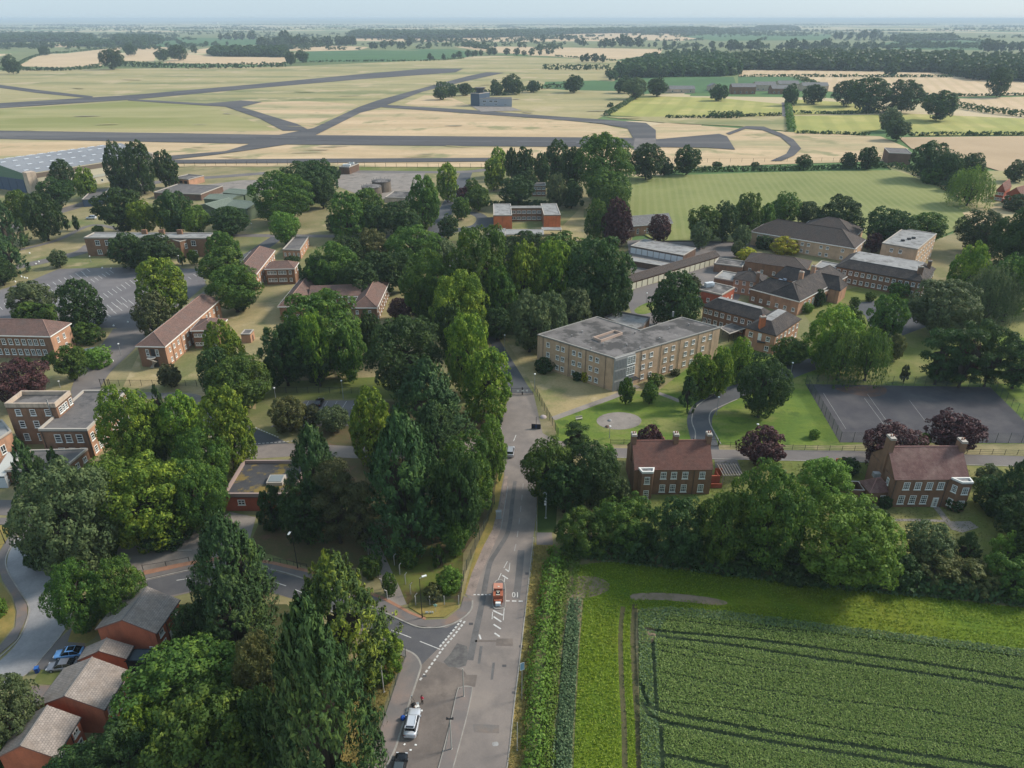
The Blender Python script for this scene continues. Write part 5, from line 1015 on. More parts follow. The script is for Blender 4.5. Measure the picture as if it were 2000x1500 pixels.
# --- control tower, bunker, farm, far houses
r = rect((919, 186), (936, 187), (940, 183), 12); b = Bld('control_tower', 'dark blue grey airfield control tower with a glazed top', 'tower', mid2(r)); b.walls(r, 14, mat('slate_cladding', (.07, .1, .14))); b.flat(r, 14, M_felt2, .6); ci = mid2(r)
mb = MB(); mb.lathe((ci.x, ci.y, 14), [(5.2, 0), (4.6, .6), (5.6, 5.0), (6.4, 5.1), (6.4, 5.6)], 8); b.put('visual_room', mb, mat('tower_glass', (.05, .065, .08), .15)); mb = MB(); mb.lathe((ci.x, ci.y, 19.6), [(6.6, 0), (6.6, .5)], 8); b.put('visual_room_roof', mb, M_felt)
q = ccw([r[1] + Vector((.2, 0)), r[1] + Vector((38, -3)), r[1] + Vector((38, 12)), r[1] + Vector((.2, 14))]); b.walls(q, 9, mat('pale_grey_cladding', (.32, .34, .37)), name='wing_wall'); b.flat(q, 9, M_felt, .4); b.wins(q[0], q[1], [(5, 2.0)], [.15, .35, .5], 4, 'cross'); b.wins(q[0], q[1], [(1.5, 1.5)], [.15, .5, .8], 3, 'cross')
c = G2(980, 205); b = Bld('portable_cabin', 'white cabin at the end of the control tower wing', 'cabin', c); b.blk('body', c, (7, 5, 5), 0, M_frame); b.blk('roof', c, (7.4, 5.4, .3), 5.0, M_felt)
simple('windowless brick bunker beside the dark wood edge', (1737, 299), (1782, 301), (1796, 292), 8, 0, W_dark, M_felt2, 1, 0, 'brick_bunker')
for k, (x, y, w, hh, wall, lab) in enumerate(((1322, 182, 70, 5, W_conc, 'long low pale farm shed at the edge of the barley'), (1452, 184, 46, 9, W_brown, 'brick farmhouse among the farm sheds'), (1495, 178, 40, 8, W_conc, 'grey farm barn behind the farmhouse'), (1525, 184, 36, 7, W_brown, 'brown farm barn by the lane trees'), (1592, 178, 50, 7, W_conc, 'grey barn east of the lane'), (1395, 178, 20, 6, W_conc, 'small pale farm outbuilding next to the round tree'), (1540, 174, 40, 7, W_conc, 'pale barn roof behind the lane trees'))):
    a = G2(x - w / 2, y); bb = G2(x + w / 2, y); d = (bb - a).normalized(); v = Vector((-d.y, d.x)); r = [a, bb, bb + v * 16, a + v * 16]; q = Bld('farm_building', lab, 'farm building', mid2(r)); q.walls(r, hh, wall); q.hip(r, hh, 4, rooftile('farm_roof_sheets', (.2, .19, .185), (.18, .17, .165), (.15, .14, .135), (1, 2)), .4, 0.0, wall, fascia=None); q.wins(r[0], r[1], [(1.5, 2)], 4, 2, 'plain')
for (A, B, C, lab) in (((1946, 372), (1962, 374), (1972, 364), 'gabled brick cottage beside the willow at the picture edge'), ((1966, 378), (1996, 383), (2010, 372), 'brick cottage with white windows at the picture edge')):
    q, r = simple(lab, A, B, C, 6, 4, W_red, T_red, 0.0, 3, 'brick_cottage')
c = G2(1950, 395); wl = Bld('garden_wall', 'long orange brick garden wall below the cottages', 'wall', c); p0, p1 = G2(1930, 390), G2(2040, 412); dd = p1 - p0; wl.blk('wall', (p0 + p1) / 2, (dd.length, .4, 2), 0, W_red, math.atan2(dd.y, dd.x)); wl.blk('coping', (p0 + p1) / 2, (dd.length, .5, .12), 2, M_cope, math.atan2(dd.y, dd.x))
for (x, y, w, lab) in ((600, 88, 9, 'white farmstead on the far wheat'), (240, 83, 8, 'white farmhouse among far trees'), (1000, 66, 7, 'bright white farmhouse at the far wood'), (1440, 59, 20, 'long pale far barn'), (1535, 60, 12, 'second pale far barn'), (1270, 64, 5, 'tiny far white house'), (640, 86, 8, 'pale barn beyond the green field'), (1880, 52, 8, 'pale house in the far hedges'), (1350, 50, 8, 'white far house on the left ridge'), (420, 47, 10, 'far white barn on the skyline')):
    a = G2(x - w / 2, y); bb = G2(x + w / 2, y); L = (bb - a).length; r = [a, bb, bb + Vector((0, L * .5)), a + Vector((0, L * .5))]; hh = max(5, L * .22); q = Bld('far_house', lab, 'farmhouse', mid2(r)); q.walls(r, hh, M_frame); q.hip(r, hh, hh * .5, rooftile('farm_roof_sheets', 0, 0, 0), .4, 0.0, M_frame, fascia=None)
# ------------------------------------------------------------------ trees
def _dirs(rng, n):
    i = np.arange(n) + .5; ph = np.arccos(1 - 2 * i / n); th = np.pi * (1 + 5 ** .5) * i + rng.rand() * 6
    d = np.stack([np.cos(th) * np.sin(ph), np.sin(th) * np.sin(ph), np.cos(ph)], 1) + rng.normal(0, .12, (n, 3))
    return d / np.linalg.norm(d, axis=1, keepdims=True)
def _unit(a): return a / np.maximum(np.linalg.norm(a, axis=1, keepdims=True), 1e-6)
def _leaves(rng, c, nrm, s, asp=.62, tdir=None):
    """diamond leaf sprays at c, facing nrm, half length s"""
    n = len(c); t = rng.normal(0, 1, (n, 3)) if tdir is None else tdir + rng.normal(0, .25, (n, 3))
    t = _unit(t - nrm * (t * nrm).sum(1, keepdims=True)); b = np.cross(nrm, t)
    s = (s * rng.uniform(.6, 1.35, n))[:, None]; k = rng.uniform(.75, 1.25, (n, 1)) * asp
    bend = nrm * s * .25
    return np.stack([c + t * s - bend, c + b * s * k + bend, c - t * s - bend, c - b * s * k + bend], 1)
def crown_quads(kind, n, seed):
    rng = np.random.RandomState(seed)
    if kind in ('broad', 'tall', 'bush'):
        nl = {'broad': 34, 'tall': 46, 'bush': 22}[kind] if n > 2500 else {'broad': 24, 'tall': 30, 'bush': 16}[kind]
        if n < 500: nl = 12
        d = _dirs(rng, nl); z = d[:, 2]
        if kind == 'tall':
            zz = np.linspace(-.92, .93, nl) + rng.normal(0, .04, nl); prof = np.sqrt(np.clip(1 - np.abs((zz + .25) / np.where(zz > -.25, 1.25, .8)) ** 2.2, 0.02, 1))
            th = np.arange(nl) * 2.4 + rng.rand() * 6; lc = np.stack([np.cos(th) * prof * .68, np.sin(th) * prof * .68, zz * .86], 1); lr = rng.uniform(.24, .38, nl) * (.65 + .35 * prof)
            lc[:, :2] *= rng.uniform(.85, 1.12, (nl, 1))
        else:
            lc = d * rng.uniform(.52, .74, (nl, 1)); lr = rng.uniform(.27, .42, nl); lc[:, 2] = np.where(lc[:, 2] < 0, lc[:, 2] * .95, lc[:, 2])
        w = lr ** 2; k = rng.choice(nl, n, p=w / w.sum()); out = _unit(lc)
        # second-order clumps of twigs on every bough, leaves on the outside of each clump
        ns = 11 if n > 2500 else 7; sub = _unit(rng.normal(0, 1, (nl * ns, 3)) + np.repeat(out, ns, 0) * .9 + np.array([0, 0, .15]))
        sc_ = np.repeat(lc, ns, 0) + sub * np.repeat(lr, ns)[:, None] * rng.uniform(.66, .98, (nl * ns, 1)); sr = np.repeat(lr, ns) * rng.uniform(.3, .5, nl * ns)
        j = k * ns + rng.randint(0, ns, n); dd = _unit(rng.normal(0, 1, (n, 3)) + sub[j] * .9 + np.array([0, 0, .25]))
        c = sc_[j] + dd * (sr[j] * rng.uniform(.8, 1.08, n))[:, None]
        fill = rng.rand(n) < .14; c[fill] = (lc[k] * rng.uniform(.3, .95, (n, 1)))[fill]
        nr = _unit(dd + rng.normal(0, .3, (n, 3)))
        s = math.sqrt((21 if n > 2500 else 17) / n)
        return _leaves(rng, c, nr, np.full(n, s))
    if kind == 'conifer':
        npl = max(24, n // 42); z = np.sort(rng.uniform(0, 1, npl) ** .8); prof = np.clip(1 - z ** 2.0, 0, 1) ** .78 * np.clip(.78 + z * 1.8, 0, 1)
        th = rng.uniform(0, 6.283, npl); bump = 1 + .12 * np.sin(th * 3 + z * 7 + seed) + .09 * np.sin(th * 5 - z * 11) + rng.normal(0, .05, npl)
        base = np.stack([np.cos(th) * prof * .7 * bump, np.sin(th) * prof * .7 * bump, z * 1.86 - 1], 1)
        dv = np.stack([np.cos(th) * (.75 - .45 * z), np.sin(th) * (.75 - .45 * z), .38 + .45 * z], 1) + rng.normal(0, .16, (npl, 3)); dv = _unit(dv)
        ln = rng.uniform(.2, .4, npl) * (1 - .45 * z); k = rng.randint(0, npl, n); t = rng.uniform(0, 1, n) ** .8
        off = rng.normal(0, 1, (n, 3)) * (.07 * (1.15 - t) * (1 - .4 * z[k]))[:, None]
        c = base[k] + dv[k] * (ln[k] * t)[:, None] + off
        o = np.stack([np.cos(th[k]) * .6, np.sin(th[k]) * .6, np.full(n, .35)], 1); nr = _unit(o + off * 9 + rng.normal(0, .28, (n, 3)))
        s = math.sqrt(25.0 / n); return _leaves(rng, c, nr, np.full(n, s), .36, dv[k])
    if kind == 'pine':
        nb = 26; z = np.linspace(-.75, .95, nb) + rng.normal(0, .05, nb); prof = np.sqrt(np.clip(1 - (z - .1) ** 2 * .9, .1, 1)); th = np.arange(nb) * 2.4 + rng.rand() * 6
        rr_ = rng.uniform(.25, .85, nb); lc = np.stack([np.cos(th) * prof * rr_, np.sin(th) * prof * rr_, z], 1); lr = rng.uniform(.2, .36, nb)
        k = rng.randint(0, nb, n); dd = _unit(rng.normal(0, 1, (n, 3)) + np.array([0, 0, .5])); c = lc[k] + dd * (lr[k] * rng.uniform(.4, 1.05, n))[:, None] * np.array([1.15, 1.15, .45])
        nr = _unit(dd + rng.normal(0, .5, (n, 3)) + np.array([0, 0, .3])); return _leaves(rng, c, nr, np.full(n, math.sqrt(14 / n)), .5)
    if kind == 'willow':
        ns = max(40, n // 22); d = _dirs(rng, ns * 2); d = d[d[:, 2] > -.15][:ns]; ns = len(d); top = d * rng.uniform(.6, .95, (ns, 1)); ln = rng.uniform(.5, 1.25, ns) * (1.1 - .4 * np.abs(d[:, 2]))
        k = rng.randint(0, ns, n); t = rng.uniform(0, 1, n); o = d[k] * np.array([1, 1, .15]); c = top[k] + o * (.18 * np.sqrt(t))[:, None] + np.array([0, 0, -1.0]) * (ln[k] * t)[:, None] + rng.normal(0, .03, (n, 3))
        c[:, 2] = np.maximum(c[:, 2], -1.0); nr = _unit(o + rng.normal(0, .45, (n, 3)) + np.array([0, 0, .25])); return _leaves(rng, c, nr, np.full(n, math.sqrt(18 / n)), .36, np.tile([0, 0, -1.0], (n, 1)))
LOD = {3: 19000, 2: 8000, 1: 2600, 0: 420}
_CR = {}
L_base = leafmat('leaves_mid', (.053, .110, .021), (.110, .198, .030), (.203, .279, .036), .3)
LEAF = {
 'd': leafmat('leaves_dark', (.032, .069, .021), (.070, .122, .030), (.116, .172, .034), .2),
 'm': L_base,
 'b': leafmat('leaves_bright', (.098, .185, .026), (.18, .3, .042), (.26, .37, .058), .3),
 'y': leafmat('leaves_yellow_and_lit_tips', (.083, .168, .021), (.162, .262, .030), (.354, .447, .047), .42),  # yellow share stands for sunlit tips as well as leaf colour
 'Y': leafmat('leaves_golden', (.288, .335, .025), (.495, .494, .043), (.661, .529, .086), .4),
 'g': leafmat('leaves_grey_green', (.077, .115, .047), (.144, .190, .072), (.213, .249, .094), .3),
 'o': leafmat('leaves_olive', (.087, .108, .034), (.155, .166, .051), (.232, .210, .068), .3),
 'p': leafmat('leaves_purple', (.049, .020, .024), (.103, .039, .041), (.174, .070, .062), .25, .12),
 'k': leafmat('leaves_cypress', (.024, .059, .018), (.062, .115, .030), (.116, .176, .034), .28, .12),
 'K': leafmat('leaves_cypress_gold', (.039, .077, .021), (.105, .172, .029), (.288, .344, .034), .4, .15),
 'n': leafmat('needles_brown', (.057, .069, .023), (.105, .108, .039), (.135, .129, .045), .3, .1),
}
M_bark = surf('bark', (.075, .058, .045), (.05, .04, .032), 2.0, fine=6, fineamt=.3)
def crown_mesh(kind, lod, var):
    k = (kind, lod, var)
    if k not in _CR:
        Q = crown_quads(kind, LOD[lod], 101 * var + 13 * lod + len(kind)); rad = np.percentile(np.hypot(Q[..., 0], Q[..., 1]), 98.5); lo_, hi_ = np.percentile(Q[..., 2], (.7, 99.6))
        Q[..., :2] /= rad; Q[..., 2] = (Q[..., 2] - lo_) / (hi_ - lo_) * 2 - 1
        _CR[k] = quads_mesh('crown', Q, L_base)
    return _CR[k]
_TR = {}
def trunk_mesh(var):
    if var in _TR: return _TR[var]
    rng = random.Random(var); mb = MB(); pts = [(0, 0, 0, 1.35), (0, 0, .06, 1.0), (rng.uniform(-.3, .3), rng.uniform(-.3, .3), .45, .78), (rng.uniform(-.6, .6), rng.uniform(-.6, .6), .85, .5), (0, 0, 1.15, .2)]
    for a, b in zip(pts, pts[1:]): mb.tube(a[:3], b[:3], a[3], b[3], 8, False)
    for k in range(7):
        t = k * 2.4 + rng.random(); z0 = rng.uniform(.42, .9); e = rng.uniform(4, 8); mb.tube((0, 0, z0), (e * math.cos(t), e * math.sin(t), z0 + rng.uniform(.15, .35)), .42, .1, 6, False)
    _TR[var] = mb.mesh('trunk', M_bark); return _TR[var]
NAMES = {'broad': 'broadleaf_tree', 'tall': 'broadleaf_tree', 'bush': 'shrub', 'conifer': 'conifer_tree', 'pine': 'pine_tree', 'willow': 'willow_tree'}
CLEAR = {'broad': .2, 'tall': .12, 'bush': -.12, 'conifer': .02, 'pine': .3, 'willow': .04}
AMIN = {'broad': .72, 'tall': 1.1, 'bush': .6, 'conifer': 1.1, 'pine': .9, 'willow': .8}
trng = random.Random(5)
def solve(x0, y0, x1, y1, kind):
    u, v = (x0 + x1) / 2, (y0 + y1) / 2; zc = 6.0
    for _ in range(12):
        P = G(u, v, zc); s = FPX / depth(P); dr = ray(u, v).normalized(); sn = -dr.z; cs = math.sqrt(1 - sn * sn)
        r = (x1 - x0) / 2 / s; hh = (y1 - y0) / 2 / s; a2 = max(hh * hh - (r * sn) ** 2, 0) / (cs * cs); a = max(math.sqrt(a2), AMIN[kind] * r)
        zc = zc * .4 + .6 * a * (1 + CLEAR[kind])
    return P.x, P.y, zc, r, a
NT = [0]
def tree(x0, y0, x1, y1, kind, col, label, group=None, parts=True):
    X, Y, zc, r, a = solve(x0, y0, x1, y1, kind); w = x1 - x0; NT[0] += 1
    lod = 3 if w > 105 else 2 if w > 46 else 1 if w > 19 else 0
    var = NT[0] % (4 if lod else 3)
    nm = NAMES[kind] if col != 'p' else ('copper_beech' if kind != 'bush' else 'purple_shrub')
    me = crown_mesh(kind, lod, var); rz = trng.uniform(0, 6.28)
    cat = {'bush': 'shrub'}.get(kind, 'tree')
    root = empty(nm, (X, Y, 0), rz); tag(root, label, cat, group)
    sx = r * trng.uniform(.93, 1.08)
    c = link('crown', me, root, (0, 0, zc), 0, (sx, r * r / sx, a)); c.material_slots[0].link = 'OBJECT'; c.material_slots[0].material = LEAF[col]
    tw = max(.12, min(.55, r * .06)) * (.6 if kind == 'bush' else 1)
    link('trunk', trunk_mesh(NT[0] % 4), root, (0, 0, 0), 0, (tw, tw, max(.6, zc * .92)))
    return root
ORD = 'first second third fourth fifth sixth seventh eighth ninth tenth eleventh twelfth thirteenth fourteenth fifteenth sixteenth'.split()
ADJ = {'d': 'dark green', 'm': 'mid green', 'b': 'bright green', 'y': 'yellow lit-tipped', 'Y': 'golden', 'g': 'grey green', 'o': 'olive', 'p': 'purple', 'k': 'dark', 'K': 'gold tipped', 'n': 'brownish'}
FORM = {'broad': 'round tree', 'tall': 'upright tree', 'bush': 'shrub', 'conifer': 'conifer', 'pine': 'pine', 'willow': 'weeping tree'}
def cluster(place, members, group=None):
    ms = sorted(members, key=lambda m: (m[0] + m[2])); n = len(ms)
    for i, m in enumerate(ms):
        lab = f'{ADJ[m[5]]} {FORM[m[4]]}, '
        if len(place.split()) > 9: print('LONG', place)
        lab += place if n == 1 else (f'{ORD[i]} from left {place}' if 0 < i < n - 1 else (f'leftmost {place}' if i == 0 else f'rightmost {place}'))
        tree(*m, lab, group or ('plants ' + place if n > 1 else None))
B, T, K, P_, U, W_ = 'broad', 'tall', 'conifer', 'pine', 'bush', 'willow'
# --- bottom left corner
cluster('in the near wood below the side road', [(285, 1345, 535, 1580, B, 'm'), (243, 1238, 480, 1440, B, 'm'), (500, 1185, 745, 1600, K, 'k'), (550, 1070, 768, 1345, K, 'K'), (358, 995, 533, 1235, K, 'k'), (372, 1108, 535, 1300, K, 'k')])
cluster('filling the gaps of the near wood', [(232, 1358, 335, 1490, T, 'y'), (150, 1395, 320, 1560, B, 'd'), (70, 1462, 230, 1590, B, 'd'), (455, 1235, 575, 1420, B, 'o'), (470, 1350, 560, 1520, B, 'd'), (505, 1470, 620, 1600, B, 'd'), (620, 1480, 720, 1600, K, 'd'), (330, 1180, 420, 1290, B, 'd'), (690, 1230, 790, 1330, U, 'y')])
cluster('beside the cul-de-sac verge', [(93, 1092, 203, 1235, B, 'm'), (178, 1090, 285, 1215, B, 'm')])
cluster('at the picture edge below the silver car', [(-60, 1318, 72, 1475, B, 'g'), (-70, 1420, 30, 1520, U, 'm')])
cluster('on the grass bend of the cul-de-sac', [(-24, 1165, 12, 1210, U, 'b')])
cluster('in the big clump above the forecourt', [(40, 905, 222, 1115, B, 'g'), (196, 892, 378, 1062, B, 'y'), (330, 892, 442, 1035, B, 'm'), (165, 890, 270, 985, B, 'b'), (160, 1030, 230, 1100, U, 'm'), (45, 1010, 150, 1110, U, 'd'), (110, 955, 215, 1060, B, 'o'), (270, 1010, 370, 1070, U, 'd')])
cluster('in the lit row east of the brick tower', [(190, 757, 314, 915, T, 'y'), (305, 765, 402, 895, T, 'y'), (390, 757, 495, 915, T, 'y'), (338, 838, 446, 965, B, 'm'), (258, 800, 330, 905, T, 'm')])
cluster('at the foot of the brick extension', [(20, 852, 80, 968, K, 'k'), (92, 872, 126, 950, K, 'k'), (60, 890, 110, 975, K, 'd')])
cluster('beside the kerb behind the lit row', [(292, 750, 322, 812, K, 'k')])
cluster('on the bank by the spiral stair barrack', [(398, 625, 475, 745, T, 'y'), (383, 680, 460, 775, B, 'd'), (395, 690, 532, 802, B, 'm'), (420, 715, 500, 800, B, 'm')])
cluster('in front of the spiral stair barrack', [(307, 710, 352, 755, B, 'n')])
cluster('in the dark grove below the H-shaped block', [(540, 570, 712, 722, B, 'm'), (505, 635, 602, 748, B, 'd'), (583, 610, 648, 745, B, 'y'), (638, 630, 714, 738, B, 'm'), (697, 608, 748, 690, B, 'd'), (708, 612, 866, 770, B, 'd'), (575, 660, 650, 748, B, 'd')])
cluster('beside the H-shaped block', [(755, 582, 812, 625, B, 'p'), (800, 560, 850, 620, B, 'd')])
cluster('in the avenue row west of the drive', [(838, 528, 952, 672, B, 'y'), (868, 615, 958, 768, T, 'y'), (903, 680, 1001, 818, T, 'y'), (782, 486, 896, 625, B, 'm'), (820, 540, 880, 640, T, 'm'), (846, 590, 905, 690, B, 'd')])
cluster('in the great conifer clump by the road', [(748, 722, 920, 850, K, 'k'), (692, 800, 882, 1068, K, 'k'), (548, 828, 684, 1040, K, 'k'), (850, 850, 968, 1015, T, 'm'), (928, 815, 992, 938, T, 'b'), (683, 758, 766, 905, T, 'y'), (600, 900, 708, 1050, P_, 'n'), (545, 940, 640, 1060, B, 'd'), (790, 780, 905, 930, K, 'k'), (760, 900, 850, 1060, K, 'k'), (500, 945, 560, 1040, U, 'd'), (670, 940, 740, 1062, P_, 'n'), (850, 880, 940, 1060, B, 'd')])
cluster('in front of the small car park', [(524, 772, 600, 842, B, 'o'), (588, 790, 630, 832, B, 'n'), (618, 794, 685, 842, B, 'g')])
cluster('on the small plaza corner by the gate pier', [(957, 808, 985, 832, U, 'd')])
cluster('inside the fenced corner garden', [(778, 1070, 816, 1112, U, 'm'), (843, 1060, 872, 1106, K, 'm'), (848, 1104, 906, 1160, U, 'b'), (825, 1140, 868, 1178, U, 'o'), (858, 1008, 918, 1085, B, 'm'), (700, 1080, 748, 1130, U, 'm'), (745, 1120, 775, 1165, U, 'm')])
cluster('in the thicket east of the road', [(1018, 858, 1128, 972, B, 'm'), (1100, 862, 1215, 985, B, 'd'), (1095, 822, 1152, 885, P_, 'd'), (1150, 868, 1212, 940, B, 'b'), (1055, 900, 1150, 1000, B, 'd'), (1190, 930, 1235, 985, U, 'g')])
cluster('in the hedgerow wood below the two officer houses', [(1083, 985, 1200, 1092, U, 'm'), (1160, 965, 1282, 1085, U, 'm'), (1262, 968, 1385, 1100, B, 'd'), (1352, 955, 1465, 1105, B, 'm'), (1428, 900, 1585, 1102, B, 'm'), (1562, 972, 1760, 1150, B, 'b'), (1555, 888, 1662, 992, B, 'b'), (1190, 1010, 1290, 1095, U, 'd'), (1300, 1030, 1400, 1110, U, 'd'), (1400, 1050, 1500, 1118, U, 'd'), (1495, 1070, 1600, 1130, U, 'd'), (1700, 1070, 1800, 1150, U, 'd')])
cluster('at the garden end below the mottled roof house', [(1766, 1018, 1862, 1110, B, 'g'), (1770, 1070, 1870, 1150, U, 'o'), (1845, 1085, 1950, 1165, U, 'o'), (1930, 1080, 2040, 1175, U, 'm'), (1862, 1035, 1920, 1100, K, 'd'), (1938, 1038, 2020, 1120, U, 'b'), (1690, 1000, 1745, 1070, U, 'd'), (1990, 1000, 2080, 1120, B, 'd')])
cluster('at the picture edge beside the mottled roof house', [(1900, 930, 1990, 1010, U, 'd'), (1945, 895, 2060, 1000, K, 'd'), (1950, 960, 2060, 1060, B, 'd'), (1905, 905, 1960, 950, U, 'g')])
cluster('against the front wall of the mottled roof house', [(1715, 968, 1745, 995, U, 'd'), (1845, 968, 1885, 1000, U, 'd'), (1672, 985, 1735, 1025, U, 'd')])
cluster('on the grass of the officers road', [(1445, 832, 1536, 912, B, 'p'), (1684, 840, 1808, 908, B, 'p'), (1813, 806, 1916, 885, B, 'p'), (1237, 828, 1300, 908, T, 'p'), (1640, 893, 1680, 930, U, 'd'), (1795, 845, 1820, 872, U, 'b'), (1580, 838, 1602, 858, U, 'b')])
cluster('on the lawn below the buff flat block', [(1340, 690, 1402, 772, T, 'y'), (1383, 678, 1434, 768, T, 'y'), (1422, 658, 1472, 745, T, 'y'), (1326, 732, 1366, 802, K, 'd'), (1208, 738, 1241, 786, B, 'm'), (1252, 743, 1288, 787, B, 'm'), (1437, 688, 1546, 810, B, 'd')])
cluster('against the walls of the buff flat block', [(1040, 700, 1088, 725, U, 'd'), (1118, 725, 1138, 745, U, 'd'), (1133, 725, 1152, 748, U, 'Y'), (1262, 735, 1300, 750, U, 'm'), (1308, 720, 1330, 735, U, 'n')])
cluster('north of the tennis court', [(1575, 600, 1688, 715, T, 'y'), (1600, 645, 1690, 745, W_, 'm'), (1660, 640, 1742, 745, W_, 'm'), (1508, 660, 1578, 712, B, 'm'), (1732, 652, 1768, 702, B, 'o'), (1697, 575, 1774, 658, B, 'm'), (1760, 712, 1778, 744, B, 'n'), (1630, 600, 1690, 690, T, 'm')])
cluster('in the pine belt behind the tennis court', [(1802, 640, 1885, 742, P_, 'd'), (1850, 625, 1940, 745, P_, 'd'), (1905, 640, 1980, 745, P_, 'd'), (1950, 660, 2040, 752, P_, 'd'), (1860, 662, 1914, 742, B, 'p'), (1820, 700, 1870, 745, U, 'd')])
cluster('on the lawn east of the mess', [(1775, 550, 1914, 650, B, 'g'), (1856, 475, 1932, 590, T, 'y'), (1885, 518, 1992, 635, W_, 'g'), (1930, 500, 2030, 620, B, 'm'), (1735, 552, 1780, 580, U, 'm'), (1783, 545, 1812, 575, U, 'm')])
cluster('along the road side of the mess', [(1270, 540, 1372, 632, T, 'd'), (1335, 535, 1368, 580, B, 'n'), (1587, 565, 1612, 600, U, 'd'), (1560, 590, 1590, 612, U, 'b'), (1690, 570, 1710, 590, U, 'm')])
cluster('between garages and the brown hall roof', [(1505, 466, 1562, 494, U, 'Y'), (1440, 484, 1478, 510, U, 'Y'), (1428, 468, 1456, 500, B, 'g'), (1476, 460, 1510, 488, U, 'd')])
# --- tree row behind the hall and the hayfield edges
cluster('in the row between hayfield and hall', [(1342, 402, 1408, 470, B, 'm'), (1390, 396, 1442, 466, B, 'd'), (1432, 378, 1490, 456, B, 'm'), (1480, 398, 1514, 452, B, 'm'), (1503, 378, 1562, 438, B, 'm'), (1552, 394, 1602, 438, B, 'd'), (1597, 384, 1688, 455, B, 'd'), (1688, 408, 1782, 478, B, 'd'), (1775, 416, 1850, 470, B, 'm'), (1348, 430, 1390, 482, B, 'g'), (1430, 440, 1470, 480, B, 'g'), (1690, 455, 1725, 490, B, 'p')])
cluster('at the hayfield corner near the picture edge', [(1870, 410, 1978, 490, B, 'd'), (1940, 400, 2060, 545, B, 'd'), (2000, 480, 2080, 600, B, 'd'), (1960, 450, 2010, 510, B, 'd')])
cluster('around the cottages', [(1856, 328, 1940, 402, W_, 'b'), (1775, 278, 1860, 345, B, 'd'), (1830, 300, 1880, 355, B, 'd'), (1800, 318, 1850, 362, U, 'm'), (1872, 300, 1925, 352, B, 'd'), (1965, 313, 2010, 352, B, 'g'), (1850, 335, 1885, 375, U, 'd'), (1960, 385, 2020, 408, U, 'd')])
cluster('along the hedge between hayfield and airfield', [(1315, 286, 1371, 336, B, 'd'), (1556, 302, 1588, 328, B, 'd'), (1642, 298, 1674, 326, B, 'd'), (1676, 287, 1718, 326, B, 'd'), (1390, 316, 1412, 330, U, 'd'), (1466, 316, 1484, 330, U, 'd'), (1280, 308, 1318, 340, B, 'd')])
cluster('in the tall belt west of the hayfield', [(1118, 262, 1236, 378, B, 'm'), (1060, 276, 1118, 352, T, 'd'), (1000, 290, 1046, 362, B, 'd'), (1228, 282, 1300, 345, B, 'd'), (1040, 300, 1075, 360, B, 'd'), (1095, 290, 1140, 370, B, 'd'), (955, 289, 992, 342, T, 'y'), (942, 308, 986, 368, T, 'y'), (985, 290, 1012, 345, B, 'd')])
cluster('down the west edge of the hayfield', [(1140, 390, 1192, 468, T, 'm'), (1142, 332, 1232, 405, B, 'm'), (1165, 360, 1230, 425, B, 'm'), (1185, 390, 1232, 440, B, 'm'), (1178, 388, 1234, 475, T, 'p'), (1180, 430, 1215, 478, B, 'p'), (1265, 420, 1312, 472, B, 'p'), (1270, 418, 1282, 430, U, 'd')])
cluster('around the orange ended U-shaped block', [(975, 345, 1045, 400, B, 'd'), (1065, 342, 1110, 402, B, 'g'), (1096, 352, 1138, 402, B, 'd'), (905, 350, 942, 395, B, 'm'), (908, 362, 960, 408, B, 'm'), (880, 385, 920, 425, B, 'm'), (855, 418, 896, 462, B, 'd'), (1010, 330, 1050, 372, B, 'd'), (890, 365, 920, 400, B, 'p')])
cluster('in the central wood north of the gate', [(870, 445, 1004, 622, T, 'm'), (984, 475, 1070, 622, T, 'y'), (1038, 472, 1122, 615, B, 'y'), (1098, 466, 1234, 622, B, 'd'), (968, 452, 1080, 530, B, 'd'), (1050, 455, 1150, 535, B, 'm'), (940, 520, 1010, 640, T, 'm'), (1140, 520, 1232, 632, B, 'd'), (900, 540, 960, 640, B, 'd'), (940, 600, 1000, 660, B, 'd'), (1100, 545, 1180, 640, B, 'd'), (1060, 455, 1100, 500, B, 'd')])
cluster('of the pale trees behind the flat block', [(995, 570, 1075, 680, B, 'g'), (1040, 572, 1112, 672, T, 'g'), (1085, 562, 1160, 655, B, 'g')])
cluster('in the round grove below the runway', [(488, 338, 608, 430, B, 'm'), (535, 318, 642, 400, B, 'd'), (578, 313, 662, 385, B, 'd'), (600, 335, 655, 400, B, 'd'), (640, 325, 665, 350, U, 'd')])
cluster('in the grove south of the storage tanks', [(638, 378, 716, 462, T, 'm'), (685, 370, 752, 445, B, 'm'), (738, 394, 818, 455, B, 'd'), (795, 345, 862, 440, T, 'm'), (815, 370, 858, 432, T, 'd'), (850, 320, 896, 390, T, 'y'), (765, 415, 825, 460, B, 'd'), (635, 420, 665, 456, U, 'g'), (700, 400, 760, 460, B, 'd')])
cluster('standing alone beside the tarmac drive', [(526, 415, 584, 474, B, 'b')])
cluster('in the loose wood west of the avenue', [(752, 443, 862, 530, B, 'm'), (595, 470, 705, 570, B, 'm'), (640, 462, 720, 530, B, 'd'), (690, 448, 765, 520, B, 'o'), (700, 490, 790, 570, B, 'd'), (760, 490, 810, 565, B, 'd'), (590, 500, 660, 575, B, 'd'), (660, 510, 740, 585, B, 'd'), (830, 465, 892, 520, B, 'g'), (558, 510, 590, 545, U, 'd')])
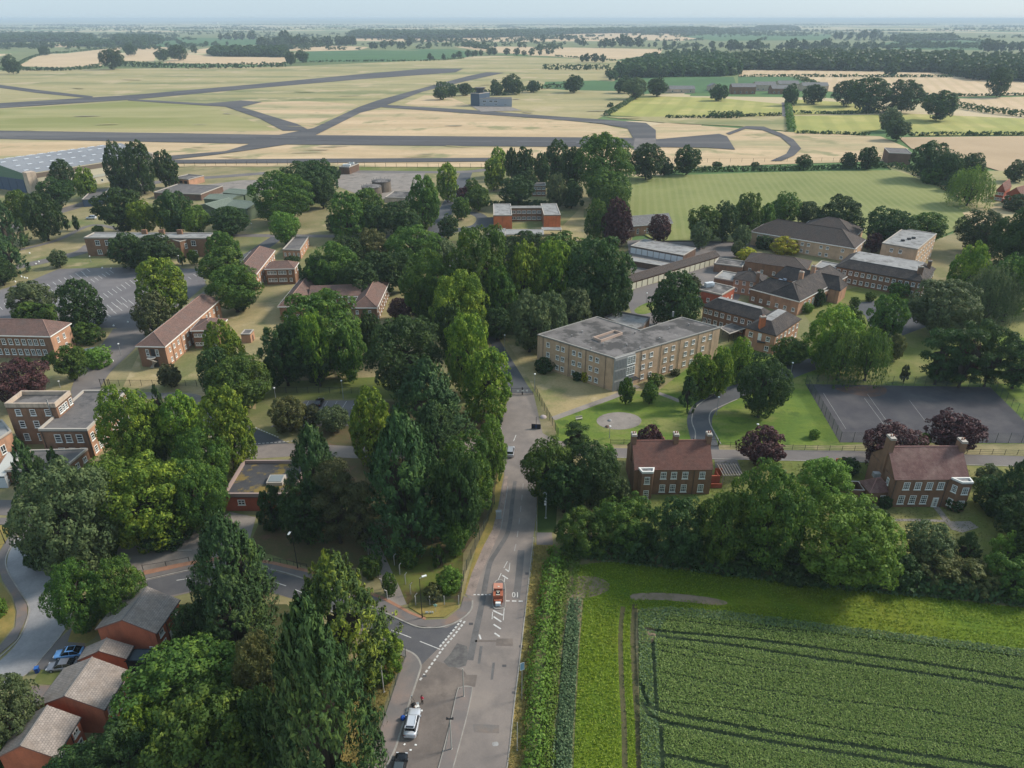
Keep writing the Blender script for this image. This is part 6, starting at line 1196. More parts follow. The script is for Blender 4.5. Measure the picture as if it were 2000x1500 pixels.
# --- north west
cluster('in front of the hangar side', [(98, 313, 146, 370, T, 'd'), (75, 348, 142, 402, B, 'd'), (145, 328, 186, 384, B, 'y'), (202, 279, 250, 362, T, 'd'), (242, 278, 300, 372, T, 'd'), (300, 296, 346, 360, B, 'd'), (215, 340, 260, 372, B, 'd')])
cluster('in the dark grove east of the hangar', [(184, 368, 278, 450, B, 'd'), (246, 392, 306, 455, B, 'y'), (298, 374, 378, 452, B, 'd'), (355, 403, 410, 458, B, 'b'), (411, 407, 484, 455, B, 'd'), (418, 428, 460, 455, U, 'g'), (305, 402, 350, 455, B, 'y'), (178, 440, 204, 456, U, 'b')])
cluster('in the edge group west of the parched lawn', [(45, 378, 116, 462, B, 'd'), (12, 373, 66, 442, B, 'm'), (-24, 392, 42, 485, K, 'k'), (-34, 452, 43, 535, K, 'k'), (-34, 505, 30, 555, B, 'd')])
cluster('in the pair of saplings on the parched lawn', [(120, 418, 134, 447, B, 'd'), (140, 420, 154, 448, B, 'd')])
cluster('by the corner of the big car park', [(95, 488, 130, 520, B, 'g')])
cluster('pressed against the three chimney brick block', [(208, 455, 290, 520, B, 'd'), (265, 458, 345, 522, B, 'd'), (345, 490, 362, 515, B, 'm'), (365, 488, 388, 515, B, 'm')])
cluster('west of the cross wing barrack', [(400, 452, 468, 515, B, 'm'), (390, 482, 480, 560, B, 'm'), (402, 515, 508, 605, B, 'm'), (440, 550, 500, 605, B, 'd')])
cluster('on the near edge of the big car park', [(14, 550, 102, 620, B, 'g'), (113, 552, 198, 635, T, 'd'), (264, 516, 367, 605, T, 'y'), (261, 572, 338, 655, B, 'n'), (140, 628, 198, 674, U, 'm'), (20, 590, 110, 640, U, 'm')])
cluster('below the hipped barrack at the picture edge', [(103, 672, 167, 740, B, 'm'), (-20, 706, 93, 785, B, 'p'), (160, 680, 214, 722, U, 'b'), (80, 693, 105, 712, U, 'd'), (30, 700, 62, 716, U, 'd')])
cluster('on the lawn of the cross wing barrack', [(555, 500, 585, 518, U, 'd'), (566, 524, 584, 545, U, 'd')])
cluster('along the drive hedge', [(1500, 700, 1530, 720, U, 'd'), (1660, 580, 1680, 600, U, 'm')])
# --- beyond the airfield, still single trees
cluster('behind the control tower', [(845, 172, 876, 190, B, 'd'), (868, 168, 896, 186, B, 'd'), (895, 163, 922, 184, B, 'd'), (955, 165, 985, 180, B, 'd'), (980, 146, 1022, 180, B, 'd'), (1028, 158, 1056, 178, B, 'd'), (1101, 149, 1142, 176, B, 'd'), (958, 155, 972, 165, B, 'd'), (1185, 200, 1200, 210, U, 'd')])
cluster('around the farm', [(1386, 168, 1424, 192, B, 'd'), (1530, 165, 1562, 202, B, 'd'), (1568, 172, 1614, 194, B, 'd'), (1200, 150, 1240, 178, B, 'd'), (1262, 153, 1306, 184, B, 'd'), (1215, 158, 1265, 184, B, 'g')])
cluster('in the wood between barley and pale wheat', [(1628, 158, 1690, 202, B, 'd'), (1660, 160, 1740, 206, B, 'd'), (1730, 164, 1805, 208, B, 'd'), (1800, 185, 1872, 224, B, 'd'), (1840, 194, 1870, 220, B, 'd')])
cluster('in the short hedge crossing the barley', [(1718, 210, 1760, 252, B, 'g'), (1730, 238, 1780, 266, B, 'd'), (1740, 225, 1765, 245, B, 'd')])
cluster('standing in the pale wheat near the picture edge', [(1930, 135, 1978, 184, B, 'd'), (1728, 125, 1758, 146, B, 'd')])
cluster('in the clump by the dark green field', [(195, 100, 242, 128, B, 'd'), (240, 86, 266, 106, B, 'd'), (302, 95, 332, 116, B, 'd'), (328, 91, 364, 112, B, 'd'), (372, 89, 386, 102, B, 'd'), (556, 102, 578, 124, B, 'd'), (574, 98, 604, 118, B, 'd'), (75, 91, 96, 106, B, 'd'), (5, 108, 36, 140, B, 'd')])
# ------------------------------------------------------------------ hedges, far trees, woods
hrng = np.random.RandomState(11)
def hedge(pts, w, h, col, label, dens=1.0, leaf=.35, px=True, kind='thing', name='hedge', k=5, lump=.3):
    c, L, Rr = strip_pts(pts, w, k, px); seg = [(c[i + 1] - c[i]).length for i in range(len(c) - 1)]; tot = sum(seg); cum = np.cumsum([0] + seg)
    n = int(tot * (w + 2 * h) * dens / (leaf * leaf) * .55); t = hrng.uniform(0, tot, n); i = np.clip(np.searchsorted(cum, t) - 1, 0, len(seg) - 1)
    C = np.array([(p.x, p.y) for p in c]); f = (t - cum[i]) / np.array(seg)[i]; p = C[i] + (C[i + 1] - C[i]) * f[:, None]; d = _unit(C[i + 1] - C[i]); nn = np.stack([-d[:, 1], d[:, 0]], 1)
    a = hrng.uniform(-.55, np.pi + .55, n); lum = 1 + lump * np.sin(t * .9 + np.sin(t * .31) * 3) * .6 + lump * hrng.normal(0, .45, n)
    x = np.cos(a) * w / 2 * lum; z = np.clip(h * .45 + np.sin(a) * h * .55 * lum, .1, None)
    pos = np.concatenate([p + nn * x[:, None], z[:, None]], 1); nr = np.concatenate([nn * np.cos(a)[:, None], np.sin(a)[:, None]], 1)
    o0 = c[0]; pos[:, 0] -= o0.x; pos[:, 1] -= o0.y
    Q = _leaves(hrng, pos, _unit(nr + hrng.normal(0, .4, (n, 3))), np.full(n, leaf * 1.2)); o = link(name, quads_mesh(name, Q, LEAF[col]), None, (o0.x, o0.y, 0))
    tag(o, label, 'hedge') if kind == 'thing' else tag(o, kind=kind); return o
hedge([(1092, 1078), (1076, 1130), (1066, 1200), (1056, 1290), (1048, 1400), (1042, 1520), (1030, 1620)], 2.6, 1.6, 'b', 'overgrown bright green hedge between the dry road verge and the crop field', 1.3, .2, lump=.55)
hedge([(1106, 1090), (1094, 1150), (1085, 1240), (1076, 1340), (1070, 1440), (1064, 1540)], 1.6, .8, 'b', 'bright weedy grass bank along the field side of the road hedge', 1.2, .16, lump=.6)
hedge([(1095, 1072), (1250, 1090), (1420, 1112), (1560, 1128), (1740, 1146), (1900, 1160), (2100, 1182)], 4, 2.6, 'd', 'dark hedge foot under the hedgerow wood along the crop margin', 1, .4)
hedge([(1228, 338), (1400, 335), (1600, 332), (1745, 327)], 4, 3, 'd', 'straight dark hedge between hayfield and airfield', .8, .8)
hedge([(1745, 327), (1790, 340), (1850, 372), (1880, 395)], 5, 3.5, 'd', 'hedge round the upper corner of the hayfield', .8, .8)
hedge([(1183, 227), (1215, 208), (1248, 187)], 5, 4, 'd', 'hedge on the west side of the striped barley', .7, 1.2)
hedge([(1300, 231), (1380, 231), (1442, 229), (1528, 226)], 3, 3, 'd', 'low hedge under the striped barley', .7, 1.2)
hedge([(1382, 230), (1415, 231), (1446, 230)], 9, 6, 'd', 'thick bushes in the low barley hedge', .7, 1.2)
hedge([(1538, 200), (1541, 225), (1546, 258)], 6, 4, 'm', 'hedge along the farm lane', .7, 1.2)
hedge([(1547, 222), (1640, 223), (1718, 221)], 3, 3, 'd', 'hedge dividing the two striped barley plots', .7, 1.2)
hedge([(1552, 261), (1640, 263), (1700, 266)], 3, 2.5, 'd', 'hedge along the airfield side of the barley', .7, 1.2)
hedge([(1680, 220), (1725, 218), (1755, 214)], 6, 5, 'd', 'bushy hedge end touching the wood by the barley', .7, 1.2)
hedge([(1775, 266), (1880, 265), (2080, 264)], 3, 3, 'd', 'hedge between barley and stubble at the picture edge', .7, 1.2)
hedge([(1870, 210), (1940, 222), (2080, 236)], 6, 6, 'd', 'tall hedge above the barley at the picture edge', .7, 1.3)
hedge([(1443, 151), (1560, 150), (1700, 151), (1860, 151)], 4, 4, 'd', 'hedge between the two pale wheat fields', .6, 1.8)
hedge([(1552, 153), (1590, 165), (1614, 176)], 5, 5, 'd', 'hedge running down to the farm', .6, 1.8)
hedge([(1800, 188), (1900, 188), (2080, 184)], 4, 3, 'd', 'thin hedge under the lone wheat tree', .6, 1.8)
hedge([(225, 128), (330, 133), (420, 134), (560, 131)], 12, 9, 'd', 'long dark belt of bushes along the airfield edge', .6, 2.2)
hedge([(-40, 140), (60, 138), (130, 138), (200, 131)], 12, 6, 'd', 'bushy airfield boundary in the far corner', .6, 2.2)
hedge([(33, 128), (75, 109), (150, 101), (245, 92)], 6, 4, 'd', 'thin hedge along the far wheat edge', .5, 2.5)
hedge([(590, 122), (700, 120), (840, 119), (905, 114)], 5, 3, 'd', 'hedge under the dark green field', .5, 2.5)
hedge([(1085, 110), (1140, 114), (1200, 119)], 5, 3, 'd', 'hedge by the pale wheat beyond the airfield', .5, 2.5)
hedge([(1060, 136), (1120, 137), (1190, 136)], 10, 9, 'd', 'bushy hedge beyond the end of the runway', .6, 2.2)
hedge([(166, 704), (190, 698), (206, 688)], 4, 2.4, 'b', 'clipped bright hedge bend by the end of the hipped barrack', 1, .35)
hedge([(620, 326), (636, 340), (652, 352)], 3, 3, 'd', 'hedge beside the pump house', .8, .8)
hedge([(968, 402), (1010, 404), (1066, 404)], 3, 2.5, 'd', 'hedge behind the U-shaped block', .8, .8)
hedge([(940, 402), (1140, 402)], 3, 2.5, 'd', 'second hedge line behind the U-shaped block', .8, .8)
hedge([(855, 168), (940, 184), (985, 186), (1040, 176), (1100, 172)], 10, 6, 'd', 'scrub belt behind the control tower', .5, 2.0)
# single far trees standing in rows
FT = [crown_mesh('broad', 0, v) for v in range(3)]
def far_row(pts, n, hpx, place, jit=.6, col='d'):
    c = catmull(pts, 8); FR = []
    for k in range(n):
        t = (k + hrng.uniform(.15, .85)) / n * (len(c) - 1); i = min(int(t), len(c) - 2); f = t - i
        x = c[i][0] + (c[i + 1][0] - c[i][0]) * f; y = c[i][1] + (c[i + 1][1] - c[i][1]) * f + hrng.uniform(-jit, jit)
        b = G(x, y); s = FPX / depth(b); h = hpx * hrng.uniform(.65, 1.2) / s; r = h * hrng.uniform(.42, .62)
        root = empty('broadleaf_tree', b, hrng.uniform(0, 6)); tag(root, 'hazy dark tree ' + place, 'tree', 'trees ' + place); root['place'] = place; FR.append((x, root))
        o = link('crown', FT[hrng.randint(3)], root, (0, 0, h * .56), 0, (r, r, h * .46)); o.material_slots[0].link = 'OBJECT'; o.material_slots[0].material = LEAF[col]
        link('trunk', trunk_mesh(k % 4), root, (0, 0, 0), 0, (h * .03, h * .03, h * .5))
    FR.sort(key=lambda q: q[0])
    for i, (x, root) in enumerate(FR):
        del root['place']; root['label'] = 'hazy tree, ' + (ORD[i] + ' from left ' if 0 < i < len(FR) - 1 else ('leftmost ' if i == 0 else 'rightmost ')) + place
far_row([(722, 97), (760, 92), (800, 92)], 8, 15, 'in the clump above the dark green field')
far_row([(800, 84), (880, 84), (960, 92), (1040, 94)], 9, 10, 'along the pale wheat beyond the green field')
far_row([(832, 118), (905, 113), (960, 108), (1045, 109)], 15, 12, 'in the line along the dark green field')
far_row([(1052, 109), (1085, 104)], 3, 11, 'at the end of the green field line')
far_row([(1134, 121), (1178, 123)], 4, 15, 'at the corner of the pale wheat')
far_row([(1034, 84), (1110, 80), (1140, 92)], 7, 12, 'scattered on the wheat before the long wood')
far_row([(1168, 94), (1210, 92), (1250, 92)], 7, 20, 'in the big hedgerow clump past the wheat')
far_row([(1262, 93), (1330, 92), (1420, 94)], 8, 11, 'along the hedge east of the big clump')
far_row([(1300, 112), (1350, 108), (1400, 104)], 6, 16, 'on the near side of the thick wood')
far_row([(1420, 100), (1482, 98)], 5, 18, 'before the thick wood')
far_row([(1520, 96), (1570, 98), (1620, 93)], 8, 18, 'above the middle of the thick wood')
far_row([(1630, 96), (1690, 98), (1770, 100)], 7, 12, 'above the thick wood near the green pasture')
far_row([(1628, 78), (1680, 77), (1722, 77)], 8, 16, 'on the far side of the pale pasture')
far_row([(1740, 80), (1800, 78), (1870, 78)], 9, 13, 'along the green pasture top')
far_row([(1918, 101), (1960, 102), (2010, 100)], 7, 20, 'in the dark clump at the picture edge')
far_row([(1480, 79), (1500, 78)], 2, 7, 'dotting the middle pasture')
far_row([(430, 78), (500, 78)], 7, 14, 'beyond the far left pasture')
far_row([(505, 92), (540, 90), (562, 88)], 8, 22, 'in the tall dark clump of the far wheat')
far_row([(566, 92), (630, 90), (690, 90)], 12, 18, 'around the white farmstead')
far_row([(25, 95), (70, 94), (110, 96)], 5, 9, 'in the far corner hedge')
far_row([(395, 91), (450, 88)], 3, 8, 'dotting the edge of the far left pasture')
far_row([(10, 134), (40, 137)], 3, 16, 'in the corner scrub by the taxiway')
far_row([(1890, 155), (1960, 160), (2040, 160)], 6, 26, 'on the edge of the wood by the pale wheat')
far_row([(1180, 150), (1235, 152), (1300, 152)], 6, 20, 'along the near edge of the thick wood')
# woods that read as one mass
def inside(p, poly):
    x, y = p; c = False
    for i in range(len(poly)):
        a, b = poly[i - 1], poly[i]
        if (a[1] > y) != (b[1] > y) and x < (b[0] - a[0]) * (y - a[1]) / (b[1] - a[1]) + a[0]: c = not c
    return c
wood_unit = [crown_quads('broad', 110, 900 + v) for v in range(4)]
def wood(pts, sp, h, col='d', name='woodland', hj=.25):
    poly = [tuple(G2(*p)) for p in pts]; xs = [p[0] for p in poly]; ys = [p[1] for p in poly]; Q = []
    for x in np.arange(min(xs), max(xs), sp):
        for y in np.arange(min(ys), max(ys), sp):
            p = (x + hrng.uniform(-.45, .45) * sp, y + hrng.uniform(-.45, .45) * sp)
            if inside(p, poly):
                hh = h * (1 + hrng.uniform(-hj, hj)); r = sp * hrng.uniform(.6, .85); Q.append(wood_unit[hrng.randint(4)] * np.array([r, r, hh * .5]) + np.array([p[0], p[1], hh * .5]))
    o = link(name, quads_mesh(name, np.concatenate(Q), LEAF[col])); o['kind'] = 'stuff'; return o
wood([(1192, 158), (1215, 140), (1270, 126), (1330, 120), (1440, 118), (1442, 148), (1330, 151), (1225, 152)], 15, 19)
wood([(1436, 126), (1500, 122), (1560, 118), (1700, 118), (1880, 122), (1860, 143), (1640, 138), (1440, 137)], 18, 22)
wood([(1842, 148), (1850, 132), (1930, 124), (2090, 118), (2090, 164), (1900, 155)], 16, 20)
wood([(-60, 84), (90, 82), (185, 83), (178, 74), (60, 72), (-60, 72)], 28, 20)
wood([(224, 88), (262, 92), (312, 86), (310, 76), (228, 76)], 22, 20)
wood([(150, 91), (220, 92), (232, 84), (160, 83)], 20, 14)
wood([(410, 110), (420, 103), (560, 102), (562, 112)], 16, 17)
wood([(684, 75), (800, 76), (960, 74), (1060, 70), (1060, 66), (860, 67), (690, 67)], 34, 24)
wood([(1060, 68), (1200, 65), (1380, 66), (1460, 64), (1460, 61), (1200, 60), (1060, 63)], 42, 22)
wood([(1300, 66), (1400, 66), (1385, 58), (1300, 60)], 40, 24); wood([(1740, 80), (1870, 79), (1860, 73), (1760, 73)], 26, 17); wood([(1480, 58), (1560, 60), (1550, 55), (1480, 54)], 50, 22)
# hedgerow country to the horizon: lines of trees too far to count
Q = []
for k in range(230):
    y = 2600 * (5.2 ** hrng.rand()) ; x = hrng.uniform(-.85, .85) * y; a = hrng.normal(0, .35) if hrng.rand() < .8 else hrng.normal(1.4, .3)
    ln = hrng.uniform(150, 900) * (y / 4000); n = int(ln / 16); thick = hrng.rand() < .22
    for j in range(n):
        if not thick and hrng.rand() < .5: continue
        t = (j / n - .5) * ln; off = hrng.uniform(-1, 1) * (90 if thick else 8); r = hrng.uniform(4, 9) * (1.25 if thick else 1); h = hrng.uniform(6, 15) * (1.3 if thick else 1)
        yy = y + t * math.sin(a) + off
        if yy < 2350: continue
        Q.append(wood_unit[hrng.randint(4)][::2] * np.array([r, r, h * .5]) * np.array([1.25, 1.25, 1]) + np.array([x + t * math.cos(a), yy, h * .5]))
o = link('far_hedgerows', quads_mesh('far_hedgerows', np.concatenate(Q), LEAF['d'])); o['kind'] = 'stuff'
# ------------------------------------------------------------------ crops and rough grass
def tufts(name, pts, per_m2, s, z, m, gaps=(), gapw=.5, asp=.5, up=1.5, px=True, seed=1, zj=.25, cap=130000):
    """standing crop: blades over a plot, left out along the wheelings"""
    rng = np.random.RandomState(seed); poly = [G2(*p) for p in pts]; P = np.array([(p.x, p.y) for p in poly]); lo, hi = P.min(0), P.max(0)
    n = min(int((hi[0] - lo[0]) * (hi[1] - lo[1]) * per_m2), cap * 2); q = rng.uniform(lo, hi, (n, 2)); ins = np.zeros(n, bool)
    for i in range(len(P)):
        a, b = P[i - 1], P[i]; cr = (a[1] > q[:, 1]) != (b[1] > q[:, 1]); xx = (b[0] - a[0]) * (q[:, 1] - a[1]) / (b[1] - a[1] + 1e-9) + a[0]; ins ^= cr & (q[:, 0] < xx)
    q = q[ins][:cap]; keep = np.ones(len(q), bool); hs = np.ones(len(q))
    for g in gaps:
        w = gapw
        if isinstance(g, tuple): g, w = g
        c = [np.array(tuple(G2(*p))) for p in catmull(g, 5)]
        for a, b in zip(c, c[1:]):
            d = b - a; L2 = (d * d).sum(); t = np.clip(((q - a) @ d) / L2, 0, 1); dist = np.linalg.norm(q - a - t[:, None] * d, axis=1); keep &= dist > w * rng.uniform(.6, 1.25, len(q))
    q = q[keep]; n = len(q); zz = z * rng.uniform(1 - zj, 1 + zj, n); c = np.concatenate([q, zz[:, None] * .75], 1)
    th = rng.uniform(0, 6.283, n); nr = _unit(np.stack([np.cos(th), np.sin(th), np.full(n, up) + rng.normal(0, .2, n)], 1)); td = np.tile([0, 0, 1.0], (n, 1))
    Q = _leaves(rng, c, nr, np.full(n, s), asp, td); Q[:, :, 2] = np.maximum(Q[:, :, 2], .03); o = link(name, quads_mesh(name, Q, m)); o['kind'] = 'stuff'; return o
L_crop = leafmat('wheat_leaves', (.119, .185, .033), (.196, .281, .060), (.266, .333, .096), .35, .15, 0)
L_crop2 = leafmat('blue_green_wheat', (.070, .118, .048), (.119, .185, .078), (.161, .222, .102), .3, .15, 0)
L_bar = leafmat('barley_heads', (.111, .176, .006), (.187, .260, .010), (.255, .294, .020), .35, .2, 0)
L_grass = leafmat('dry_grass', (.17, .13, .035), (.27, .19, .06), (.14, .15, .03), .3, .15, 0)
L_weed = leafmat('weeds', (.07, .13, .015), (.13, .2, .025), (.18, .22, .05), .3, .2, 0)
crop = [(1246, 1195), (1300, 1190), (1420, 1198), (1600, 1222), (1800, 1247), (2060, 1280), (2400, 1330), (2400, 1620), (1254, 1620), (1249, 1400)]
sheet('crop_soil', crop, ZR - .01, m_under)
track = [[(1262, 1232), (1300, 1238), (1440, 1250), (1580, 1268), (1790, 1298), (2000, 1333), (2250, 1378)], [(1266, 1243), (1300, 1248), (1440, 1266), (1580, 1288), (1790, 1318), (2000, 1351), (2250, 1398)],
         [(1252, 1340), (1262, 1370), (1285, 1392), (1400, 1415), (1580, 1447), (1790, 1478), (2000, 1512), (2250, 1560)], [(1254, 1378), (1268, 1400), (1300, 1415), (1400, 1434), (1545, 1460), (1755, 1493), (2000, 1535)],
         [(1274, 1255), (1277, 1300), (1280, 1360), (1283, 1390)], [(1290, 1425), (1292, 1470), (1294, 1540)], [(1290, 1478), (1345, 1488), (1420, 1505)]]
thin = [[(1290, 1263), (1405, 1284), (1500, 1300), (1580, 1309)], [(1290, 1275), (1405, 1298), (1580, 1322)], [(1290, 1317), (1580, 1366), (1825, 1396), (2100, 1450)], [(1290, 1374), (1450, 1392), (1640, 1428), (1900, 1462), (2100, 1500)], [(1270, 1212), (1400, 1224), (1560, 1240)], [(1480, 1225), (1700, 1252), (2000, 1288)]]
tufts('wheat_crop', crop, 75, .135, .75, L_crop, [(t, .36) for t in track] + [(t, .13) for t in thin], seed=3, cap=300000)
tufts('wheat_headland', [(1246, 1195), (1300, 1190), (1420, 1198), (1600, 1222), (1800, 1247), (2100, 1285), (2100, 1300), (1800, 1262), (1600, 1238), (1420, 1216), (1300, 1208), (1282, 1260), (1286, 1400), (1300, 1560), (1256, 1560), (1250, 1400)], 22, .22, .8, L_crop2, [(t, .36) for t in track], seed=4)
row1 = [(1112, 1172), (1136, 1172), (1130, 1250), (1124, 1350), (1118, 1450), (1114, 1560), (1074, 1560), (1082, 1450), (1092, 1350), (1100, 1250)]
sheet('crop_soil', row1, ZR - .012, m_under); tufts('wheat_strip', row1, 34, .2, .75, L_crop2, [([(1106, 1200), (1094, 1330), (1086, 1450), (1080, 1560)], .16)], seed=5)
bar = [(1140, 1168), (1240, 1172), (1236, 1260), (1240, 1400), (1250, 1560), (1118, 1560), (1124, 1400), (1132, 1260)]
sheet('barley_plot', bar, ZR - .014, m_barley)
m_rut = surf('wheel_rut', (.1, .085, .04), (.07, .07, .03), .4, fine=3, fineamt=.3)
ribbon('wheel_rut', [(1217, 1185), (1212, 1240), (1214, 1330), (1219, 1420), (1221, 1560)], .8, ZR - .008, m_rut); ribbon('wheel_rut', [(1240, 1180), (1236, 1240), (1240, 1330), (1246, 1420), (1250, 1560)], .9, ZR - .006, m_rut)
tufts('barley_strip', bar, 26, .15, .35, L_bar, [([(1217, 1185), (1212, 1240), (1214, 1330), (1219, 1420), (1221, 1560)], .45), ([(1240, 1180), (1236, 1240), (1240, 1330), (1246, 1420), (1250, 1560)], .45)], seed=6)
top = [(1120, 1105), (1190, 1096), (1300, 1108), (1500, 1132), (1700, 1152), (1900, 1176), (2100, 1200), (2400, 1236), (2400, 1326), (2060, 1278), (1800, 1245), (1600, 1220), (1420, 1196), (1300, 1188), (1240, 1190), (1235, 1172), (1120, 1170)]
sheet('barley_plot', top, ZR - .016, m_barley)
tufts('barley_headland', top, 16, .16, .35, L_bar, [([(1240, 1166), (1330, 1168), (1420, 1178)], .8), ([(1420, 1178), (1580, 1190), (1800, 1216), (2060, 1245), (2300, 1280)], .3), ([(1420, 1170), (1600, 1184), (1800, 1208), (2060, 1237), (2300, 1270)], .25)], seed=7)
sheet('bare_soil', [(1236, 1160), (1300, 1158), (1380, 1166), (1420, 1176), (1400, 1182), (1300, 1172), (1240, 1172)], ZR, m_soil, 3)
sheet('bare_soil', [(1112, 1130), (1160, 1126), (1190, 1140), (1180, 1158), (1130, 1170), (1112, 1160)], ZR - .004, m_soil, 3)
sheet('bare_soil', [(1118, 1172), (1134, 1172), (1132, 1215), (1124, 1200)], ZR - .003, m_soil, 2); sheet('bare_soil', [(1247, 1226), (1275, 1222), (1280, 1248), (1262, 1258), (1247, 1250)], ZR - .002, m_soil, 3)
marg = [(1130, 1086), (1250, 1096), (1420, 1116), (1560, 1133), (1740, 1152), (1900, 1166), (2100, 1188), (2400, 1222), (2400, 1240), (2100, 1202), (1900, 1178), (1740, 1164), (1560, 1146), (1420, 1128), (1250, 1108), (1130, 1096)]
tufts('wheat_margin', marg, 14, .26, .7, L_crop2, seed=8)
tufts('verge_grass', [(1050, 1066), (1080, 1066), (1072, 1130), (1058, 1210), (1040, 1310), (1030, 1410), (1024, 1540), (985, 1540), (1006, 1390), (1016, 1300), (1030, 1185), (1042, 1066)], 30, .13, .2, L_grass, seed=9)
tufts('field_edge_weeds', [(1100, 1090), (1135, 1090), (1125, 1160), (1108, 1172), (1098, 1260), (1086, 1380), (1076, 1500), (1074, 1560), (1056, 1560), (1066, 1400), (1080, 1250), (1092, 1150)], 26, .2, .45, L_weed, seed=10)
tufts('verge_grass', [(775, 1264), (788, 1284), (772, 1322), (752, 1368), (728, 1425), (704, 1500), (640, 1540), (700, 1380), (740, 1290)], 16, .15, .22, L_grass, seed=12)
tufts('lawn_grass', [(1200, 900), (1640, 905), (2000, 925), (2000, 1100), (1200, 1060)], 4, .16, .15, leafmat('lawn_blades', (.09, .115, .025), (.14, .15, .035), (.2, .17, .05), .3, .15, 0), seed=13, cap=40000)
# ------------------------------------------------------------------ fences, lamps, vehicles, people, small things
M_post = mat('fence_post_green', (.04, .055, .045), .6); M_concp = mat('concrete_post', (.4, .38, .34)); M_steel = mat('grey_steel', (.28, .29, .29), .5); M_black = mat('black_paint', (.018, .018, .02), .5)
W_green = wiremat('green_wire', (.05, .075, .06), .34); W_grey = wiremat('grey_wire', (.16, .17, .165), .2); W_dk = wiremat('dark_wire', (.03, .04, .035), .4)
def fence(pts, h, gap, label, pm=None, wm=None, crank=0.0, r=.06, rails=0, name='fence', k=0, top=None):
    c = catmull(pts, k) if k else pts; g = [G2(*p) for p in c]; pm = pm or M_post
    root = empty(name, (g[0].x, g[0].y, 0)); tag(root, label, 'fence'); o = root.location
    pb = MB(); pb.tube((0, 0, 0), (0, 0, h), r, n=6)
    if crank: pb.tube((0, 0, h - .02), (crank, 0, h + abs(crank) * .9), r * .85, n=6)
    pme = pb.mesh('post', pm)
    seg = [(b - a).length for a, b in zip(g, g[1:])]; tot = sum(seg); n = max(2, int(tot / gap) + 1)
    for i in range(n):
        s = tot * i / (n - 1); j = 0
        while j < len(seg) - 1 and s > seg[j]: s -= seg[j]; j += 1
        p = g[j].lerp(g[j + 1], s / seg[j]); d = g[j + 1] - g[j]; link('post', pme, root, (p.x - o.x, p.y - o.y, 0), math.atan2(d.y, d.x) + math.pi / 2)
    if wm:
        mb = MB()
        for a, b in zip(g, g[1:]): mb.face([(a.x, a.y, .05), (b.x, b.y, .05), (b.x, b.y, h - .05), (a.x, a.y, h - .05)])
        mb.build('wire_mesh', wm, root, o)
    for q in range(rails):
        z = h * (q + .6) / rails if rails > 1 else h * .92; mb = MB()
        for a, b in zip(g, g[1:]): mb.tube((a.x, a.y, z), (b.x, b.y, z), .03, n=4, cap=False)
        mb.build('rail', pm, root, o)
    return root
fence([(793, 1284), (769, 1350), (746, 1418), (716, 1500), (690, 1580)], 2.3, 2.6, 'green chain link fence between the brown pavement and the near wood', None, W_green, 0, .05)
fence([(897, 1180), (908, 1122), (930, 1068), (952, 1022), (966, 985)], 2.4, 2.8, 'dark mesh fence along the worn shoulder beside the corner garden', M_post, W_dk, 0, .06)
fence([(812, 1183), (856, 1183), (896, 1181)], 2.2, 2.2, 'fence with cranked concrete posts across the corner garden end', M_concp, W_grey, -.35, .08)
fence([(812, 1182), (796, 1148), (775, 1112), (757, 1080), (745, 1052)], 2.3, 2.6, 'wire fence on the garden side of the narrow footpath', M_concp, W_grey, -.4, .08)
fence([(757, 1173), (742, 1140), (728, 1105), (714, 1072), (700, 1050)], 2.3, 3.0, 'wire fence on the wood side of the narrow footpath', M_concp, W_grey, .4, .08)
fence([(1046, 1048), (1038, 1110), (1030, 1170), (1025, 1205)], 1.3, 1.9, 'grey mesh panel fence leaning along the road by the speed number', M_steel, W_grey, 0, .05)
fence([(1048, 958), (1047, 995), (1048, 1036)], 2.2, 2.2, 'tall mesh fence by the camera pole', M_steel, W_dk, 0, .06)
fence([(1045, 766), (1062, 800), (1090, 852)], 2.4, 2.4, 'tall green fence running from the black gate to the plaza corner', M_post, W_dk, 0, .06)
fence([(1192, 868), (1260, 868), (1350, 869)], 1.5, 2.9, 'dark railings between round gravel bed and officers road', M_black, W_grey, 0, .05, 2)
fence([(1402, 872), (1480, 876), (1560, 879), (1642, 881), (1800, 885), (2060, 890)], 1.5, 2.9, 'dark estate railings along the tennis court side of the road', M_black, None, 0, .05, 3)
fence([(1573, 750), (1640, 864)], 3.0, 3, 'tall green mesh on the west side of the tennis court', M_post, W_green, 0, .05)
fence([(1640, 864), (1840, 865), (2045, 866)], 3.0, 3, 'tall green mesh on the near side of the tennis court', M_post, W_grey, 0, .05)
fence([(1573, 750), (1760, 753), (1934, 756)], 3.0, 3, 'tall green mesh on the far side of the tennis court', M_post, W_grey, 0, .05)
fence([(1934, 756), (2000, 822), (2045, 866)], 3.0, 3, 'tall green mesh on the east side of the tennis court', M_post, W_grey, 0, .05)
fence([(212, 754), (300, 754), (385, 755)], 2.0, 2.9, 'post and wire fence under the spiral stair barrack', M_black, W_grey, 0, .06, 1)
fence([(538, 768), (620, 768), (708, 769)], 2.0, 2.9, 'post and wire fence behind the small car park', M_black, W_grey, 0, .05, 1)
fence([(340, 326), (500, 323), (660, 322)], 3.0, 7, 'airfield boundary fence beyond the hangar', M_black, None, 0, .1, 1)
fence([(692, 326), (800, 327), (940, 328)], 3.0, 7, 'airfield boundary fence past the pump house', M_black, None, 0, .1, 1)
fence([(1290, 318), (1400, 318), (1560, 316), (1740, 316)], 3.0, 8, 'airfield boundary fence above the hayfield hedge', M_black, None, 0, .1, 1)
fence([(280, 1114), (325, 1107), (370, 1098)], 1.3, 3.3, 'three black posts along the forecourt edge', M_black, None, 0, .06, 1)
